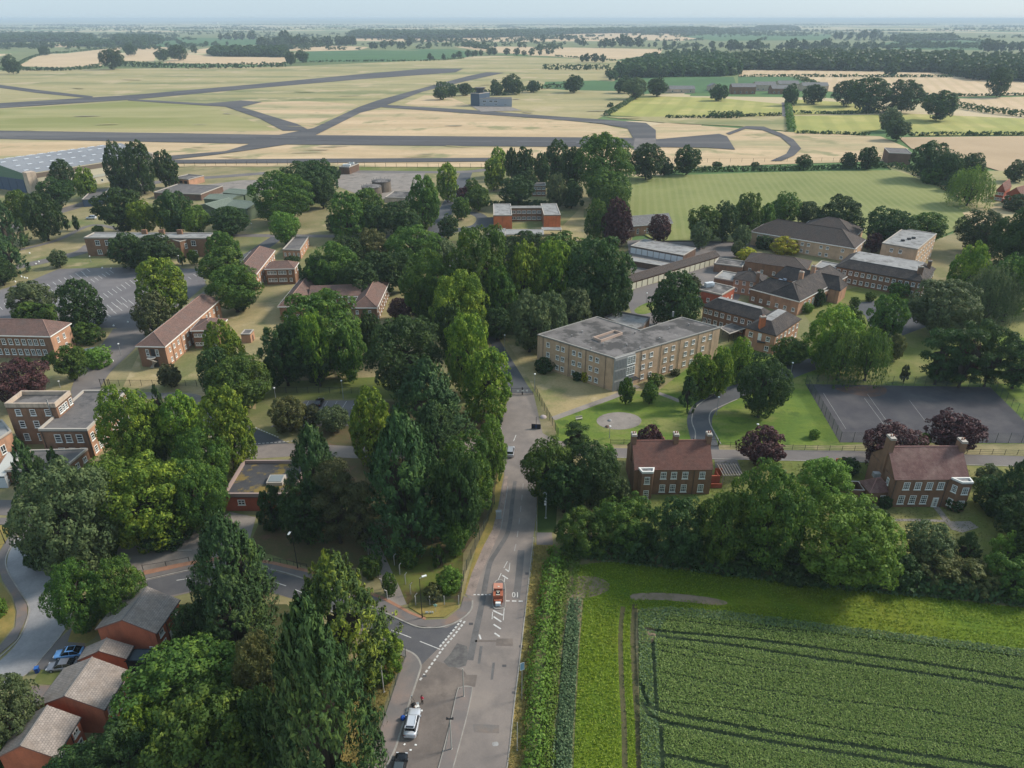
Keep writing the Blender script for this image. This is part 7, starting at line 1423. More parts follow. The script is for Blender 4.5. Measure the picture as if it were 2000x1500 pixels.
fence([(535, 1098), (560, 1102), (600, 1110)], 1.1, 1.2, 'dark low railing beside the side road lamp', M_black, W_grey, 0, .04, 1)
def gate(p, q, h, label, plates, n=8):
    a, b = G2(*p), G2(*q); d = (b - a); L = d.length; root = empty('gate', (a.x, a.y, 0), math.atan2(d.y, d.x)); tag(root, label, 'gate')
    for x in (0, L / 2 - .06, L / 2 + .06, L): mb = MB(); mb.box((x, 0, (h + .2) / 2), (.12, .12, h + .2)); link('gate_post', mb.mesh('gate_post', M_black), root)
    bm_ = MB(); bm_.box((0, 0, h / 2), (.035, .035, h - .2)); me = bm_.mesh('gate_bar', M_black); k = int(L / .3)
    for i in range(1, k): link('gate_bar', me, root, (L * i / k, 0, 0))
    for z in (.25, h - .1): mb = MB(); mb.box((L / 2, 0, z), (L, .06, .07)); link('gate_rail', mb.mesh('gate_rail', M_black), root)
    for x in plates: mb = MB(); mb.box((L * x, -.06, h * .62), (.6, .03, .45)); link('notice_plate', mb.mesh('notice_plate', M_frame), root)
gate((999, 772), (1041, 771), 2.2, 'black double gate with white notices across the avenue', [.3, .52, .72]); gate((1353, 871), (1403, 872), 2.0, 'black double gate with white notices across the curved drive', [.3, .45, .55])
gate((198, 756), (216, 756), 2.4, 'small green gate at the corner of the fence below the barrack', [], 4)
# --- lamps and poles
def lamp(px, yb, yt, label, style='spigot', m=None):
    b = G(px, yb); h = height_at(b, yt); m = m or M_steel; root = empty('street_lamp', b, trng.uniform(0, 6)); tag(root, label, 'street lamp', 'street lamps of the camp')
    mb = MB(); mb.tube((0, 0, 0), (0, 0, min(1.2, h * .25)), .1, n=8); mb.tube((0, 0, min(1.2, h * .25)), (0, 0, h - .2), .075, .05, 8); link('pole', mb.mesh('pole', m), root)
    mb = MB()
    if style == 'arm': mb.tube((0, 0, h - .25), (.5, 0, h), .04, n=6); mb.box((.85, 0, h), (.8, .3, .16))
    else: mb.lathe((0, 0, h - .3), [(.08, 0), (.26, .12), (.28, .3), (.05, .42)], 10)
    link('lantern', mb.mesh('lantern', M_frame if style != 'dark' else M_black), root)
    return root
for (x, yb, yt, lab) in ((1044, 764, 730, 'pale street lamp at the gate fence corner'), (986, 686, 654, 'pale street lamp beside the avenue verge'), (1399, 811, 775, 'pale street lamp inside the bend of the curved drive'), (1190, 856, 832, 'pale street lamp in front of the round gravel bed'),
                         (1542, 742, 708, 'pale street lamp where the drive passes the tennis court'), (472, 606, 579, 'pale street lamp on the grass behind the spiral stair barrack'), (237, 694, 671, 'pale street lamp on the road corner by the clipped hedge'),
                         (118, 757, 744, 'pale street lamp behind the brick tower'), (540, 786, 757, 'pale street lamp on the west end of the small car park'), (671, 780, 743, 'pale street lamp behind the bays of the small car park'), (680, 464, 443, 'pale street lamp on the cross road by the tank grove'),
                         (353, 524, 499, 'pale street lamp in front of the three chimney block'), (404, 562, 548, 'pale street lamp at the corner of the big car park'), (223, 450, 440, 'pale street lamp behind the three chimney block'), (859, 456, 440, 'pale street lamp by the avenue junction'), (1262, 592, 572, 'pale street lamp by the garage roundabout'), (1258, 466, 450, 'pale street lamp before the chapel hall'), (178, 512, 500, 'pale street lamp at the end of the three chimney block'), (493, 448, 436, 'pale street lamp by the green sheds')):
    lamp(x, yb, yt, lab)
lamp(825, 1208, 1128, 'black street lamp on the red block strip at the junction', 'arm', M_black); lamp(582, 1111, 1036, 'black street lamp beside the low railing', 'arm', M_black); lamp(11, 1062, 1014, 'black street lamp at the cul-de-sac edge', 'arm', M_black); lamp(1470, 886, 828, 'black street lamp behind the purple tree', 'spigot', M_black)
def pole(px, yb, yt, label, r=.07, m=None, extra=None, name='pole'):
    b = G(px, yb); h = height_at(b, yt); root = empty(name, b); tag(root, label, 'pole'); mb = MB(); mb.tube((0, 0, 0), (0, 0, h), r * 1.3, r, 8); link('shaft', mb.mesh('shaft', m or M_concp), root)
    mb = MB(); mb.lathe((0, 0, 0), [(r * 3.2, 0), (r * 3, .12), (r * 1.2, .2)], 10); link('base', mb.mesh('base', M_concp), root)
    return root, h
p, h = pole(906, 1361, 1306, 'bare pale pole at the tip of the central island', .08)
p, h = pole(882, 1464, 1404, 'pale pole with a dark twin bracket on the central island', .08); mb = MB(); mb.box((0, 0, h), (.9, .16, .14)); mb.box((-.4, 0, h + .08), (.22, .26, .2)); mb.box((.4, 0, h + .08), (.22, .26, .2)); link('bracket', mb.mesh('bracket', M_black), p); mb = MB(); mb.tube((-.9, -.3, 0), (-.05, 0, h * .85), .05, n=6); link('stay', mb.mesh('stay', M_concp), p)
pole(750, 1352, 1299, 'leaning white pole on the grass bank above the fence', .07); pole(712, 1454, 1415, 'short white pole on the grass bank near the corner', .07)
p, h = pole(1066, 1012, 964, 'camera pole with a hooked top by the thicket', .09, M_steel, name='camera_pole'); mb = MB(); mb.tube((0, 0, h), (-.35, 0, h + .35), .06, n=6); mb.tube((-.35, 0, h + .35), (-.7, 0, h), .06, n=6); link('hook', mb.mesh('hook', M_steel), p)
for z in (.2, .3, .42): mb = MB(); mb.box((-.2, -.1, h * (1 - z)), (.35, .35, .3)); link('camera', mb.mesh('camera', M_frame), p)
def sign(px, yb, yt, label, w, hh, m, rz=0.0, cat='road sign'):
    b = G(px, yb); h = height_at(b, yt); root = empty('road_sign', b, rz); tag(root, label, cat); mb = MB(); mb.tube((0, 0, 0), (0, 0, h), .045, n=6); link('post', mb.mesh('post', M_steel), root)
    mb = MB(); mb.box((0, -.06, h - hh / 2), (w, .03, hh)); link('plate', mb.mesh('plate', m), root); mb = MB()
    for (x, z, a, c) in ((0, hh / 2 - .02, w, .04), (0, -hh / 2 + .02, w, .04), (-w / 2 + .02, 0, .04, hh), (w / 2 - .02, 0, .04, hh)): mb.box((x, -.08, h - hh / 2 + z), (a, .02, c))
    link('border', mb.mesh('border', M_frame), root); return root, h
sign(1019, 1366, 1294, 'blue and white road sign on a tall post on the dry verge', .65, 1.5, mat('sign_blue_grey', (.2, .32, .42), .5), .3); pole(1010, 1466, 1411, 'plain white pole on the dry verge near the corner', .05)
# small white plates on the grass corner, green stake
for (x, w, lab) in ((834, .55, 'small white ground plate beside the junction lamp'), (841, .28, 'middle small white ground plate on the grass corner'), (845, .28, 'small white ground plate furthest from the junction lamp')):
    b = G(x, 1199); o = empty('ground_plate', (b.x, b.y, .15)); tag(o, lab, 'plate'); mb = MB(); mb.box((0, 0, .25), (w, .05, .4)); link('plate', mb.mesh('plate', M_frame), o); mb = MB(); mb.box((0, .04, .2), (w * .8, .03, .4)); link('stake', mb.mesh('stake', M_steel), o)
b = G(851, 1196); o = empty('marker_sign', (b.x, b.y, .15)); tag(o, 'pale green star shaped marker on a stake at the grass corner', 'marker'); mb = MB(); mb.tube((0, 0, 0), (0, 0, 1.4), .03, n=6); link('stake', mb.mesh('stake', M_concp), o)
st = [(.38 * (1 if k % 2 == 0 else .5) * math.sin(k * math.pi / 5), .38 * (1 if k % 2 == 0 else .5) * math.cos(k * math.pi / 5)) for k in range(10)]; mb = MB(); mb.face([(x, -.03, 1.5 + z) for x, z in st]); mb.face([(x, .03, 1.5 + z) for x, z in reversed(st)])
for i in range(10): a_, c_ = st[i], st[(i + 1) % 10]; mb.face([(a_[0], -.03, 1.5 + a_[1]), (a_[0], .03, 1.5 + a_[1]), (c_[0], .03, 1.5 + c_[1]), (c_[0], -.03, 1.5 + c_[1])])
link('star', mb.mesh('star', mat('pale_green', (.35, .6, .48))), o)
# --- brick gate pier block on the traffic island
b = G(973, 1170); brm = wallmat('pier_brick', (.42, .135, .075), (.36, .115, .065), (.27, .09, .06))
isl = [(962, 1183), (964, 1150), (967, 1138), (974, 1134), (983, 1136), (987, 1150), (987, 1183), (984, 1188), (975, 1190), (966, 1189)]
slab('island', isl, 0, .16, m_pave, 0); ribbon('kerb', isl + [isl[0]], .2, 0, m_kerb, 3, h=.19)
o = empty('brick_pier', (b.x, b.y, .16)); tag(o, 'stepped red brick sign pier on the kerbed traffic island', 'sign pier')
mb = MB(); mb.box((0, .95, 1.0), (1.55, 1.3, 2.0)); link('tall_block', mb.mesh('tall_block', brm), o)
mb = MB(); mb.box((0, -.35, .78), (1.75, 1.3, 1.56)); link('front_block', mb.mesh('front_block', brm), o)
mb = MB(); mb.box((0, -1.25, .45), (1.3, .5, .9)); link('plinth', mb.mesh('plinth', brm), o)
mb = MB(); mb.box((0, .95, 2.04), (1.63, 1.38, .08)); link('coping', mb.mesh('coping', mat('pier_coping', (.5, .22, .15))), o)
mb = MB(); mb.box((0, -.4, 1.59), (.72, .95, .06)); link('black_panel', mb.mesh('black_panel', M_black), o)
for (y, w, dd) in ((.05, .62, .16), (-.28, .2, .26), (-.82, .68, .16)): mb = MB(); mb.box((0, y, 1.64), (w, dd, .04)); link('white_plate', mb.mesh('white_plate', mat('cream_plate', (.6, .55, .45))), o)
mb = MB(); mb.box((.08, .7, 2.11), (.35, .22, .06)); link('top_plate', mb.mesh('top_plate', mat('cream_plate', (0, 0, 0))), o)
mb = MB(); mb.tube((.95, .6, 0), (.95, .6, 1.7), .05, n=6); mb.box((1.05, .55, 1.6), (.28, .1, .5)); link('side_lamp', mb.mesh('side_lamp', M_lead), o)
b2_ = G(973, 1184); o = empty('keep_sign', (b2_.x, b2_.y, .16)); tag(o, 'square white box sign at the front of the brick pier', 'sign'); mb = MB(); mb.box((0, 0, .4), (.9, .5, .65)); link('box', mb.mesh('box', M_frame), o); mb = MB(); mb.box((0, -.26, .4), (.7, .03, .45)); link('face', mb.mesh('face', mat('pale_blue', (.5, .58, .65))), o)
b = G(1047, 838); o = empty('twin_board', b, -.12); tag(o, 'black twin board on a pole standing on the plaza by the gate fence', 'sign board')
for s_ in (-.62, .62): mb = MB(); mb.box((s_, 0, .75), (1.1, .08, 1.35)); link('board', mb.mesh('board', mat('blue_black', (.012, .013, .022), .5)), o)
mb = MB(); mb.tube((0, .15, 0), (0, .15, 3.4), .06, n=6); link('pole', mb.mesh('pole', M_black), o); mb = MB(); mb.box((0, -.1, .8), (.35, .1, .9)); link('centre_plate', mb.mesh('centre_plate', mat('blue_plate', (.02, .04, .12))), o)
b = G(1061, 815); o = empty('litter_heap', b); tag(o, 'pale pink heap against the gate fence', 'heap'); mb = MB(); mb.lathe((0, 0, 0), [(.9, 0), (.8, .3), (.4, .55), (.1, .6)], 9); link('heap', mb.mesh('heap', mat('pale_pink', (.6, .48, .45)), None, True), o)
b = G(975, 827); o = empty('gate_pier', b); tag(o, 'square brick gate pier with a white capped lamp at the plaza corner', 'pier'); mb = MB(); mb.box((0, 0, 1.3), (.8, .8, 2.6)); link('pier', mb.mesh('pier', W_brown), o); mb = MB(); mb.box((0, 0, 2.7), (1, 1, .2)); link('cap', mb.mesh('cap', M_cope), o); mb = MB(); mb.lathe((0, 0, 2.8), [(.12, 0), (.25, .3), (.2, .6), (.02, .75)], 8); link('lamp', mb.mesh('lamp', M_frame), o)
b = G(974, 1012); o = empty('utility_cabinet', b, .1); tag(o, 'grey steel utility cabinet on the verge by the road', 'cabinet'); mb = MB(); mb.box((0, 0, .9), (1.1, .7, 1.7)); link('body', mb.mesh('body', M_steel), o); mb = MB(); mb.box((0, 0, 1.79), (1.2, .8, .08)); link('lid', mb.mesh('lid', M_steel), o); mb = MB(); mb.box((0, 0, .04), (1.2, .8, .08)); link('plinth', mb.mesh('plinth', M_concp), o)
b = G(74, 1313); o = empty('wheelie_bin', b, .3); tag(o, 'blue wheelie bin on the drive beside the silver car', 'bin'); bb = mat('bin_blue', (.01, .045, .2), .5); mb = MB(); mb.prism([(-.26, -.3), (.26, -.3), (.26, .3), (-.26, .3)], .08, .95, True, True); link('body', mb.mesh('body', bb), o)
mb = MB(); mb.box((0, .02, 1.0), (.62, .72, .09)); link('lid', mb.mesh('lid', mat('bin_lid', (.03, .13, .42), .5)), o)
for s_ in (-.24, .24): mb = MB(); mb.tube((s_ - .04, .3, .12), (s_ + .04, .3, .12), .12, n=10); link('wheel', mb.mesh('wheel', M_black), o)
mb = MB(); mb.tube((-.25, .4, .98), (.25, .4, .98), .025, n=6); link('handle', mb.mesh('handle', M_black), o)
b = G(1645, 902); o = empty('road_barrier', b, .1); tag(o, 'pair of low red and white plastic barriers on the road edge', 'barrier')
for k in range(3): mb = MB(); mb.box((-1.1 + k * 1.1, 0, .5), (1.0, .3, .9)); link('panel', mb.mesh('panel', mat('barrier_red', (.55, .05, .035), .5)), o); mb = MB(); mb.box((-1.1 + k * 1.1, -.17, .55), (.7, .04, .25)); link('white_strip', mb.mesh('white_strip', M_frame), o)
b = G(787, 1406); o = empty('holdall', (b.x, b.y, .16)); tag(o, 'bright blue holdall on the pavement beside the white estate car', 'bag'); mb = MB(); mb.lathe((0, 0, 0), [(.28, 0), (.36, .12), (.36, .4), (.26, .58), (.05, .62)], 12); link('body', mb.mesh('body', mat('bag_blue', (.015, .09, .42), .6), None, True), o); mb = MB()
for k in range(6): a0, a1 = math.pi * k / 6, math.pi * (k + 1) / 6; mb.tube((.2 * math.cos(a0), 0, .58 + .2 * math.sin(a0)), (.2 * math.cos(a1), 0, .58 + .2 * math.sin(a1)), .025, n=5)
link('handle', mb.mesh('handle', mat('bag_strap', (.02, .04, .15))), o)
# low concrete posts near the big car park, white bollard stones
k = 0; MS = 'at the far left road bend|beside the first at the road bend|third along the road bend|furthest left of the row|last of the road bend row|on the upper kerb west of the three chimney block|beside the upper kerb stone|in front of the three chimney block|next to the one by the three chimney block|at the car park exit|east of the car park exit|on the road below the car park'.split('|')
for (x, y) in ((42, 541), (48, 543), (53, 544), (30, 551), (58, 495), (76, 512), (70, 516), (200, 524), (217, 525), (222, 637), (250, 630), (220, 706)):
    b = G(x, y); o = empty('marker_stone', b, k); k += 1; tag(o, 'white marker stone ' + MS[k - 1], 'stone', 'white marker stones around the car park'); mb = MB(); mb.lathe((0, 0, 0), [(.3, 0), (.32, .3), (.2, .5), (.05, .55)], 8); link('stone', mb.mesh('stone', M_frame, None, True), o)
# --- cars
def car(loc, rz, label, paint, L=4.5, W=1.82, H=1.45, kind='saloon', roofm=None, open_tail=False, sun_=False):
    """lofted body: stations along the length, each a cross-section"""
    o = empty('parked_car', loc, rz); tag(o, label, 'car'); pm = mat(*paint[:2], .28, .35, .6); gm = mat('car_glass', (.012, .014, .018), .06, 0, .8)
    x0 = -L / 2
    belt = .62 * H if kind != 'estate' else .6 * H
    st = [(0, .36, .52, .74), (.02, .26, .6, .86), (.08, .2, .66, .95), (.3, .18, .72, 1.0), (.7, .18, .8, 1.0), (.93, .2, .82, .97), (.985, .28, .8, .9), (1.0, .4, .7, .82)]   # t, bottom, top(belt), half-width factor; front at 0
    if kind == 'estate': st = [(t, b_, tp + (.06 if t > .25 else .02), w) for t, b_, tp, w in st]
    mb = MB(); n = 10; rings = []
    for (t, zb, zt, wf) in st:
        w = W / 2 * wf; zt2 = zt * (H / 1.45) * 1.12; rings.append([(x0 + t * L, y, z) for (y, z) in ((-w * .86, zb), (-w, zb + .16), (-w, zt2 - .14), (-w * .9, zt2 - .02), (-w * .5, zt2 + .02), (w * .5, zt2 + .02), (w * .9, zt2 - .02), (w, zt2 - .14), (w, zb + .16), (w * .86, zb))])
    i0 = len(mb.v)
    for r_ in rings: mb.v += r_
    for a in range(len(rings) - 1):
        for k in range(n): mb.f.append((i0 + a * n + k, i0 + a * n + (k + 1) % n, i0 + (a + 1) * n + (k + 1) % n, i0 + (a + 1) * n + k)); mb.mi.append(0)
    mb.f.append(tuple(i0 + k for k in reversed(range(n)))); mb.mi.append(0); mb.f.append(tuple(i0 + (len(rings) - 1) * n + k for k in range(n))); mb.mi.append(0)
    link('body', mb.mesh('body', pm, None, True), o)
    # glasshouse: pillars in body colour, panes dark
    cb = .8 * (H / 1.45) * 1.02; ct = H; w0, w1 = W / 2 * .93, W / 2 * .7
    f0, f1, r1, r0 = (.24, .43, .73, .965) if kind == 'saloon' else (.26, .39, .8 if open_tail else .88, .985)
    X = lambda t: x0 + t * L
    roof = MB(); q = [(X(f1), -w1, ct - .05), (X(f1), w1, ct - .05), (X(r1), w1, ct - .05), (X(r1), -w1, ct - .05)]; tp = [(X(f1 + .04), -w1 * .86, ct), (X(f1 + .04), w1 * .86, ct), (X(r1 - .03), w1 * .86, ct), (X(r1 - .03), -w1 * .86, ct)]
    roof.face(list(reversed(tp)))
    for k in range(4): roof.face([q[(k + 1) % 4], q[k], tp[k], tp[(k + 1) % 4]])
    link('roof', roof.mesh('roof', roofm or pm), o)
    def pane(nm, pts, m=gm): g_ = MB(); g_.face(pts); return link(nm, g_.mesh(nm, m), o)
    pane('windscreen', [(X(f0), -w0 * .92, cb), (X(f0), w0 * .92, cb), (X(f1), w1 * .95, ct - .05), (X(f1), -w1 * .95, ct - .05)][::-1])
    if not open_tail: pane('rear_window', [(X(r0), -w0 * .92, cb), (X(r0), w0 * .92, cb), (X(r1), w1 * .95, ct - .05), (X(r1), -w1 * .95, ct - .05)])
    else:
        pane('load_bay', [(X(.985), -w0 * .86, .5), (X(.985), w0 * .86, .5), (X(r1), w1 * .95, ct - .06), (X(r1), -w1 * .95, ct - .06)], mat('dark_load_bay', (.008, .008, .009), .9)); tg = MB(); tg.box((X(.83), 0, ct + .16), (.08, W * .74, .3)); tg.box((X(.87), 0, ct + .3), (.42, W * .72, .05)); link('tailgate', tg.mesh('tailgate', pm), o); tg = MB(); tg.box((X(.87), 0, ct + .335), (.34, W * .6, .03)); link('tailgate_glass', tg.mesh('tailgate_glass', gm), o)
        lp = MB(); lp.box((X(1.0) - .05, 0, .62), (.16, W * .86, .18)); link('bumper', lp.mesh('bumper', pm), o)
    for s_ in (-1, 1):
        m_ = .5 * (f1 + r1)
        for (ta, tb, ua, ub) in ((f0 + .02, m_ - .01, f1 + .005, m_ - .01), (m_ + .01, r0 - .03, m_ + .01, r1 - .005)):
            pts = [(X(ta), s_ * (w0 + .004), cb + .03), (X(tb), s_ * (w0 + .004), cb + .03), (X(ub), s_ * (w1 + .012), ct - .09), (X(ua), s_ * (w1 + .012), ct - .09)]; pane('side_window', pts if s_ < 0 else pts[::-1])
        sk = [(X(f0), s_ * w0, cb - .05), (X(r0), s_ * w0, cb - .05), (X(r1), s_ * w1, ct - .05), (X(f1), s_ * w1, ct - .05)]; pane('door_frame', sk if s_ < 0 else sk[::-1], pm)
        if kind == 'estate': rl_ = MB(); rl_.tube((X(f1 + .05), s_ * w1 * .86, ct + .06), (X(r1 - .05), s_ * w1 * .86, ct + .06), .025, n=6); link('roof_rail', rl_.mesh('roof_rail', M_steel), o)
        hl = MB(); hl.box((x0 + .1, s_ * W * .34, .62 * H / 1.45), (.14, .38, .14)); link('headlight', hl.mesh('headlight', mat('lamp_glass', (.55, .56, .58), .1)), o)
        hl = MB(); hl.box((x0 + L - .05, s_ * W * .36, .78 * H / 1.45), (.1, .3, .16)); link('tail_light', hl.mesh('tail_light', mat('red_lamp', (.3, .01, .01), .2)), o)
        mm_ = MB(); mm_.box((X(f0 + .06), s_ * (W / 2 + .09), cb + .06), (.14, .2, .14)); link('wing_mirror', mm_.mesh('wing_mirror', pm), o)
    ty = MB(); ty.tube((0, -.11, 0), (0, .11, 0), .33, n=16); tym = ty.mesh('tyre', M_black); rm_ = MB(); rm_.tube((0, -.12, 0), (0, .12, 0), .2, n=10); rmm = rm_.mesh('rim', M_steel)
    for t in (.19, .81):
        for s_ in (-1, 1): w_ = link('wheel', tym, o, (X(t), s_ * (W / 2 - .08), .33)); link('rim', rmm, w_)
    if sun_: sn = MB(); sn.box((X(.6), 0, ct + .004), (L * .24, W * .52, .02)); link('sunroof', sn.mesh('sunroof', gm), o)
    return o
def head(p, q): # heading that points the nose from q to p
    a, b = G2(*p), G2(*q); d = b - a; return math.atan2(d.y, d.x)
car(G(806, 1417), head((812, 1385), (800, 1445)), 'white estate car with its tailgate open over a dark load bay', ('white_car_paint', (.62, .63, .66)), 4.75, 1.9, 1.68, 'estate', None, True)
car(G(780, 1505), head((786, 1475), (774, 1535)), 'black car cut by the picture bottom behind the white estate', ('black_car_paint', (.012, .013, .016)), 4.6, 1.84, 1.46, 'saloon', mat('grey_glass_roof', (.06, .075, .085), .15))
car(G(137, 1280), head((105, 1283), (170, 1276)), 'pale blue car with a black sunroof parked before the link house', ('pale_blue_paint', (.2, .42, .75)), 4.4, 1.8, 1.5, 'saloon', None, False, True)
car(G(124, 1304), head((92, 1307), (156, 1300)), 'silver grey car parked nearest the blue wheelie bin', ('silver_paint', (.27, .26, .28)), 4.5, 1.8, 1.44, 'saloon')
car(G(624, 789), head((628, 783), (621, 796)), 'dark maroon car alone in the small car park', ('maroon_paint', (.03, .018, .024)), 4.3, 1.8, 1.5, 'saloon')
car(G(964, 837), head((956, 832), (974, 842)), 'white car half hidden behind the plaza trees', ('white_car_paint', (0, 0, 0)), 4.4, 1.8, 1.5, 'saloon')
car(G(997, 886), head((999, 876), (996, 896)), 'silver van-like car with red lights leaving the plaza', ('silver_paint2', (.4, .4, .41)), 4.4, 1.8, 1.65, 'estate')
car(G(179, 428), head((172, 428), (190, 428)), 'white vehicle under the dark grove by the hangar', ('white_car_paint', (0, 0, 0)), 5.0, 2.0, 2.0, 'estate')
b = G(172, 693); o = empty('covered_trailer', b, .5); tag(o, 'dark covered trailer inside the clipped hedge bend', 'trailer'); mb = MB(); mb.prism([(-3, -1.1), (3, -1.1), (3, 1.1), (-3, 1.1)], .5, 1.5); link('body', mb.mesh('body', M_dkmetal), o); mb = MB(); mb.box((0, 0, 1.6), (6.2, 2.3, .2)); link('cover', mb.mesh('cover', mat('blue_grey_cover', (.12, .14, .17))), o)
for s_ in (-1, 1): mb = MB(); mb.tube((0, s_ * 1.15, .35), (0, s_ * 1.3, .35), .35, n=12); link('wheel', mb.mesh('wheel', M_black), o)
# --- people
def person(loc, rz, label, joints, top, legs, hairc=(.05, .03, .02), holds=None):
    o = empty('person', loc, rz); tag(o, label, 'person', 'people by the white car'); N = list(joints['pts'].keys()); me = bpy.data.meshes.new('body'); P = joints['pts']
    me.from_pydata([P[k][:3] for k in N], [(N.index(a), N.index(b)) for a, b in joints['edges']], []); me.materials.append(legs); me.materials.append(top); me.materials.append(mat('skin', (.42, .25, .18)))
    b_ = link('body', me, o); sk = b_.modifiers.new('skin', 'SKIN')
    for i, k in enumerate(N): me.skin_vertices[0].data[i].radius = (P[k][3], P[k][4] if len(P[k]) > 4 else P[k][3]); me.skin_vertices[0].data[i].use_root = (k == 'pelvis')
    sb_ = b_.modifiers.new('sub', 'SUBSURF'); sb_.levels = sb_.render_levels = 2
    dg = bpy.context.evaluated_depsgraph_get(); m2 = bpy.data.meshes.new_from_object(b_.evaluated_get(dg)); b_.modifiers.clear(); b_.data = m2; m2.materials.clear()
    for mm_ in (legs, top, mat('skin', (0, 0, 0)), mat('shoe_black', (.01, .01, .01))): m2.materials.append(mm_)
    E_ = joints['edges']
    for f in m2.polygons:
        c = f.center; best = min(E_, key=lambda e: _segd(c, P[e[0]], P[e[1]])); s_ = best[0] + best[1]
        f.material_index = 2 if ('head' in s_ or 'hand' in s_ or 'neck' in s_ and 'chest' not in s_) else 3 if 'toe' in s_ else 1 if any(q in s_ for q in ('chest', 'elbow', 'shoulder')) else 0; f.use_smooth = True
    hd = Vector(P['head'][:3]); hb_ = MB(); hb_.lathe((0, 0, 0), [(.1, -.02), (.118, .05), (.1, .11), (.05, .145)], 10); link('hair', hb_.mesh('hair', mat('hair_' + label.split()[0], hairc), None, True), o, tuple(hd + Vector((.02, 0, .0))))
    fc = MB()
    for s_ in (-.035, .035): fc.box((-.1, s_, .01), (.02, .022, .014))
    link('eyes', fc.mesh('eyes', M_black), o, tuple(hd))
    fc = MB(); fc.box((-.115, 0, -.02), (.03, .024, .04)); link('nose', fc.mesh('nose', mat('skin', (0, 0, 0))), o, tuple(hd))
    # five-fingered hands
    for s_ in 'LR':
        h_ = Vector(P['hand' + s_][:3]); d = (h_ - Vector(P['elbow' + s_][:3])).normalized(); sd = d.orthogonal().normalized(); hm_ = MB()
        for k in range(4): hm_.tube(h_ + sd * (-.03 + .02 * k), h_ + sd * (-.035 + .023 * k) + d * (.085 - .012 * abs(k - 1.5)), .0095, .007, 5)
        hm_.tube(h_ - sd * .03 - d * .03, h_ - sd * .07 + d * .02, .011, .008, 5); link('fingers', hm_.mesh('fingers', mat('skin', (0, 0, 0))), o)
    return o
def _segd(c, a, b):
    a, b = Vector(a[:3]), Vector(b[:3]); d = b - a; t = max(0, min(1, (c - a).dot(d) / max(d.length_squared, 1e-9))); return (c - a - d * t).length
JE = [('pelvis', 'chest0'), ('chest0', 'chest1'), ('chest1', 'neck'), ('neck', 'head'), ('head', 'headtop'), ('chest1', 'shoulderL'), ('shoulderL', 'elbowL'), ('elbowL', 'handL'), ('chest1', 'shoulderR'), ('shoulderR', 'elbowR'), ('elbowR', 'handR'), ('pelvis', 'hipL'), ('hipL', 'kneeL'), ('kneeL', 'ankleL'), ('ankleL', 'toeL'), ('pelvis', 'hipR'), ('hipR', 'kneeR'), ('kneeR', 'ankleR'), ('ankleR', 'toeR')]
stand = {'pts': {'pelvis': (0, 0, .95, .15, .13), 'chest0': (0, 0, 1.15, .15, .12), 'chest1': (0, 0, 1.38, .17, .12), 'neck': (-.01, 0, 1.52, .06), 'head': (-.02, 0, 1.63, .095), 'headtop': (-.02, 0, 1.73, .07), 'shoulderL': (0, .2, 1.4, .075), 'elbowL': (.03, .27, 1.13, .055), 'handL': (-.12, .24, .92, .04), 'shoulderR': (0, -.2, 1.4, .075), 'elbowR': (.04, -.28, 1.14, .055), 'handR': (-.22, -.2, 1.1, .04), 'hipL': (0, .1, .88, .1), 'kneeL': (-.01, .12, .5, .075), 'ankleL': (.02, .13, .09, .05), 'toeL': (-.16, .14, .04, .045), 'hipR': (0, -.1, .88, .1), 'kneeR': (-.03, -.12, .5, .075), 'ankleR': (.01, -.13, .09, .05), 'toeR': (-.17, -.15, .04, .045)}, 'edges': JE}
bend = {'pts': {'pelvis': (.15, 0, .9, .15, .13), 'chest0': (-.02, 0, 1.04, .15, .13), 'chest1': (-.24, 0, 1.14, .17, .12), 'neck': (-.38, 0, 1.18, .06), 'head': (-.48, 0, 1.17, .095), 'headtop': (-.56, 0, 1.22, .07), 'shoulderL': (-.24, .2, 1.14, .075), 'elbowL': (-.36, .25, .86, .055), 'handL': (-.56, .18, .7, .04), 'shoulderR': (-.24, -.2, 1.14, .075), 'elbowR': (-.38, -.26, .88, .055), 'handR': (-.6, -.16, .74, .04), 'hipL': (.14, .1, .84, .1), 'kneeL': (.02, .14, .47, .075), 'ankleL': (.1, .15, .09, .05), 'toeL': (-.08, .16, .04, .045), 'hipR': (.14, -.1, .84, .1), 'kneeR': (.06, -.14, .47, .075), 'ankleR': (.16, -.15, .09, .05), 'toeR': (-.02, -.16, .04, .045)}, 'edges': JE}
person(G(825, 1374), 1.0, 'person in a bright pink red top and black trousers standing ahead of the white car', stand, mat('pink_red_top', (.55, .02, .07)), mat('black_trousers', (.012, .012, .014)))
person(G(807, 1383), 2.6, 'person in dark clothes bending over by the bonnet of the white car', bend, mat('dark_top', (.02, .02, .022)), mat('dark_trousers', (.016, .016, .018)))
b = G(815, 1382); o = empty('white_case', b, .4); tag(o, 'open white case on the road in front of the bending person', 'case'); mb = MB(); mb.box((0, 0, .18), (.62, .42, .32)); link('box', mb.mesh('box', M_frame), o); mb = MB(); mb.box((.1, .3, .5), (.6, .05, .42), 0); link('lid', mb.mesh('lid', M_frame), o); mb = MB(); mb.box((0, -.22, .26), (.2, .03, .05)); link('handle', mb.mesh('handle', M_black), o)
b = G(805, 1372); o = empty('tripod', b, .4); tag(o, 'thin dark tripod beside the bending person', 'tripod')
for k in range(3): mb = MB(); mb.tube((0, 0, 1.3), (.42 * math.cos(k * 2.09), .42 * math.sin(k * 2.09), 0), .022, n=5); link('leg', mb.mesh('leg', M_black), o)
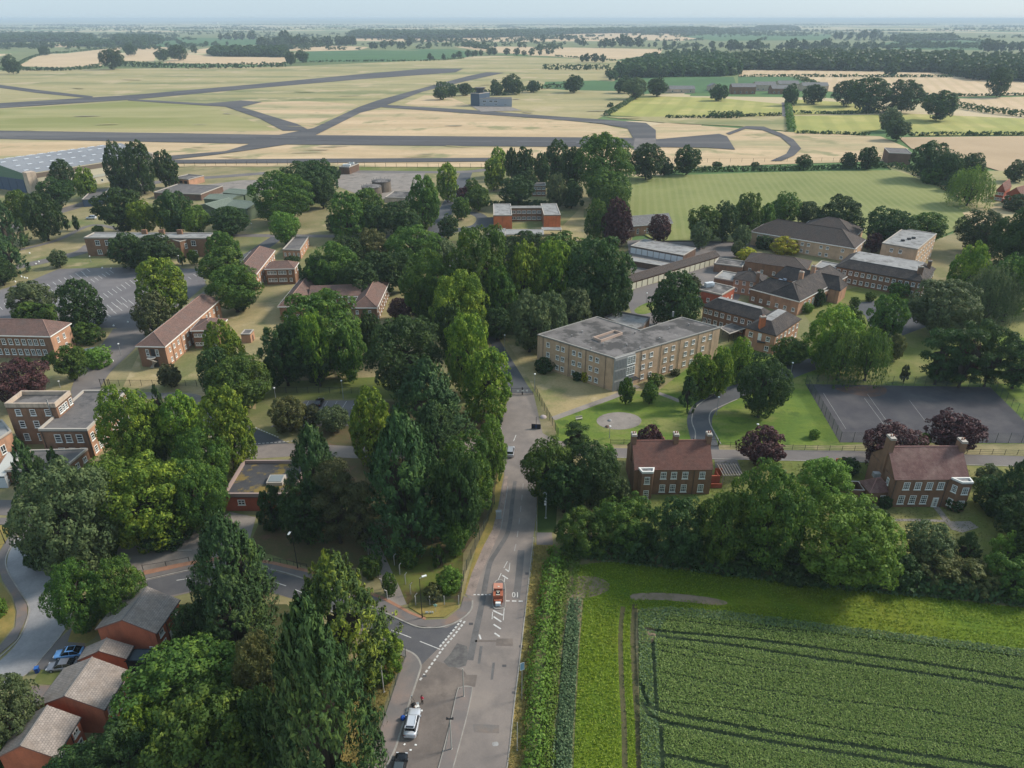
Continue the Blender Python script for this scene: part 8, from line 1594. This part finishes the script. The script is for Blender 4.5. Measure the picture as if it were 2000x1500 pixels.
mb = MB(); mb.box((0, 0, 1.4), (.18, .14, .2)); link('head', mb.mesh('head', M_steel), o)
# litter dots on the road near the cars
k = 0
for (x, y) in ((802, 1465), (790, 1454), (824, 1388), (812, 1455)):
    b = G(x, y, ZM); o = empty('litter_scrap', b, k); k += 1; tag(o, 'pale litter scrap ' + ('just ahead of the black car bonnet', 'behind the white car by the kerb', 'on the road beside the white car bonnet', 'behind the white car out in the lane')[k - 1], 'litter', 'litter scraps on the dark lane'); mb = MB(); mb.box((0, 0, .03), (.3, .22, .04)); link('scrap', mb.mesh('scrap', M_frame), o)
# sundry things in the gravel bed and dry stems
for (x, y, lab) in ((1191, 822, 'pale concrete lump in the round gravel bed, larger one'), (1186, 834, 'small dark lump in the round gravel bed')):
    b = G(x, y); o = empty('lump', b); tag(o, lab, 'stone'); mb = MB(); mb.lathe((0, 0, 0), [(.55, 0), (.5, .25), (.25, .42), (.05, .45)], 8); link('stone', mb.mesh('stone', M_lead if 'pale' in lab else W_dark, None, True), o)
b = G(1131, 820); o = empty('cable_reel', b, .3); tag(o, 'grey weathered bench on the lawn above the dark pine', 'bench'); mb = MB(); mb.box((0, 0, .45), (1.8, .5, .08)); link('seat', mb.mesh('seat', M_cope), o); mb = MB(); mb.box((0, .25, .8), (1.8, .08, .45)); link('backrest', mb.mesh('backrest', M_cope), o); o.name = 'bench'
for s_ in (-.75, .75): mb = MB(); mb.box((s_, 0, .2), (.1, .45, .41)); link('leg', mb.mesh('leg', M_cope), o)
# ------------------------------------------------------------------ the summer haze
hm = bpy.data.materials.new('haze'); hm.use_nodes = True; hn = hm.node_tree; hn.nodes.clear()
ho = hn.nodes.new('ShaderNodeOutputMaterial'); hv = hn.nodes.new('ShaderNodeVolumePrincipled')
hv.inputs['Density'].default_value = 1.0e-4; hv.inputs['Color'].default_value = (.76, .9, 1.0, 1); hv.inputs['Anisotropy'].default_value = 0.0
hn.links.new(hv.outputs[0], ho.inputs['Volume'])
mb = MB(); mb.box((0, 18500, 48.5), (77000, 39400, 101)); mb.build('haze', hm)['kind'] = 'stuff'
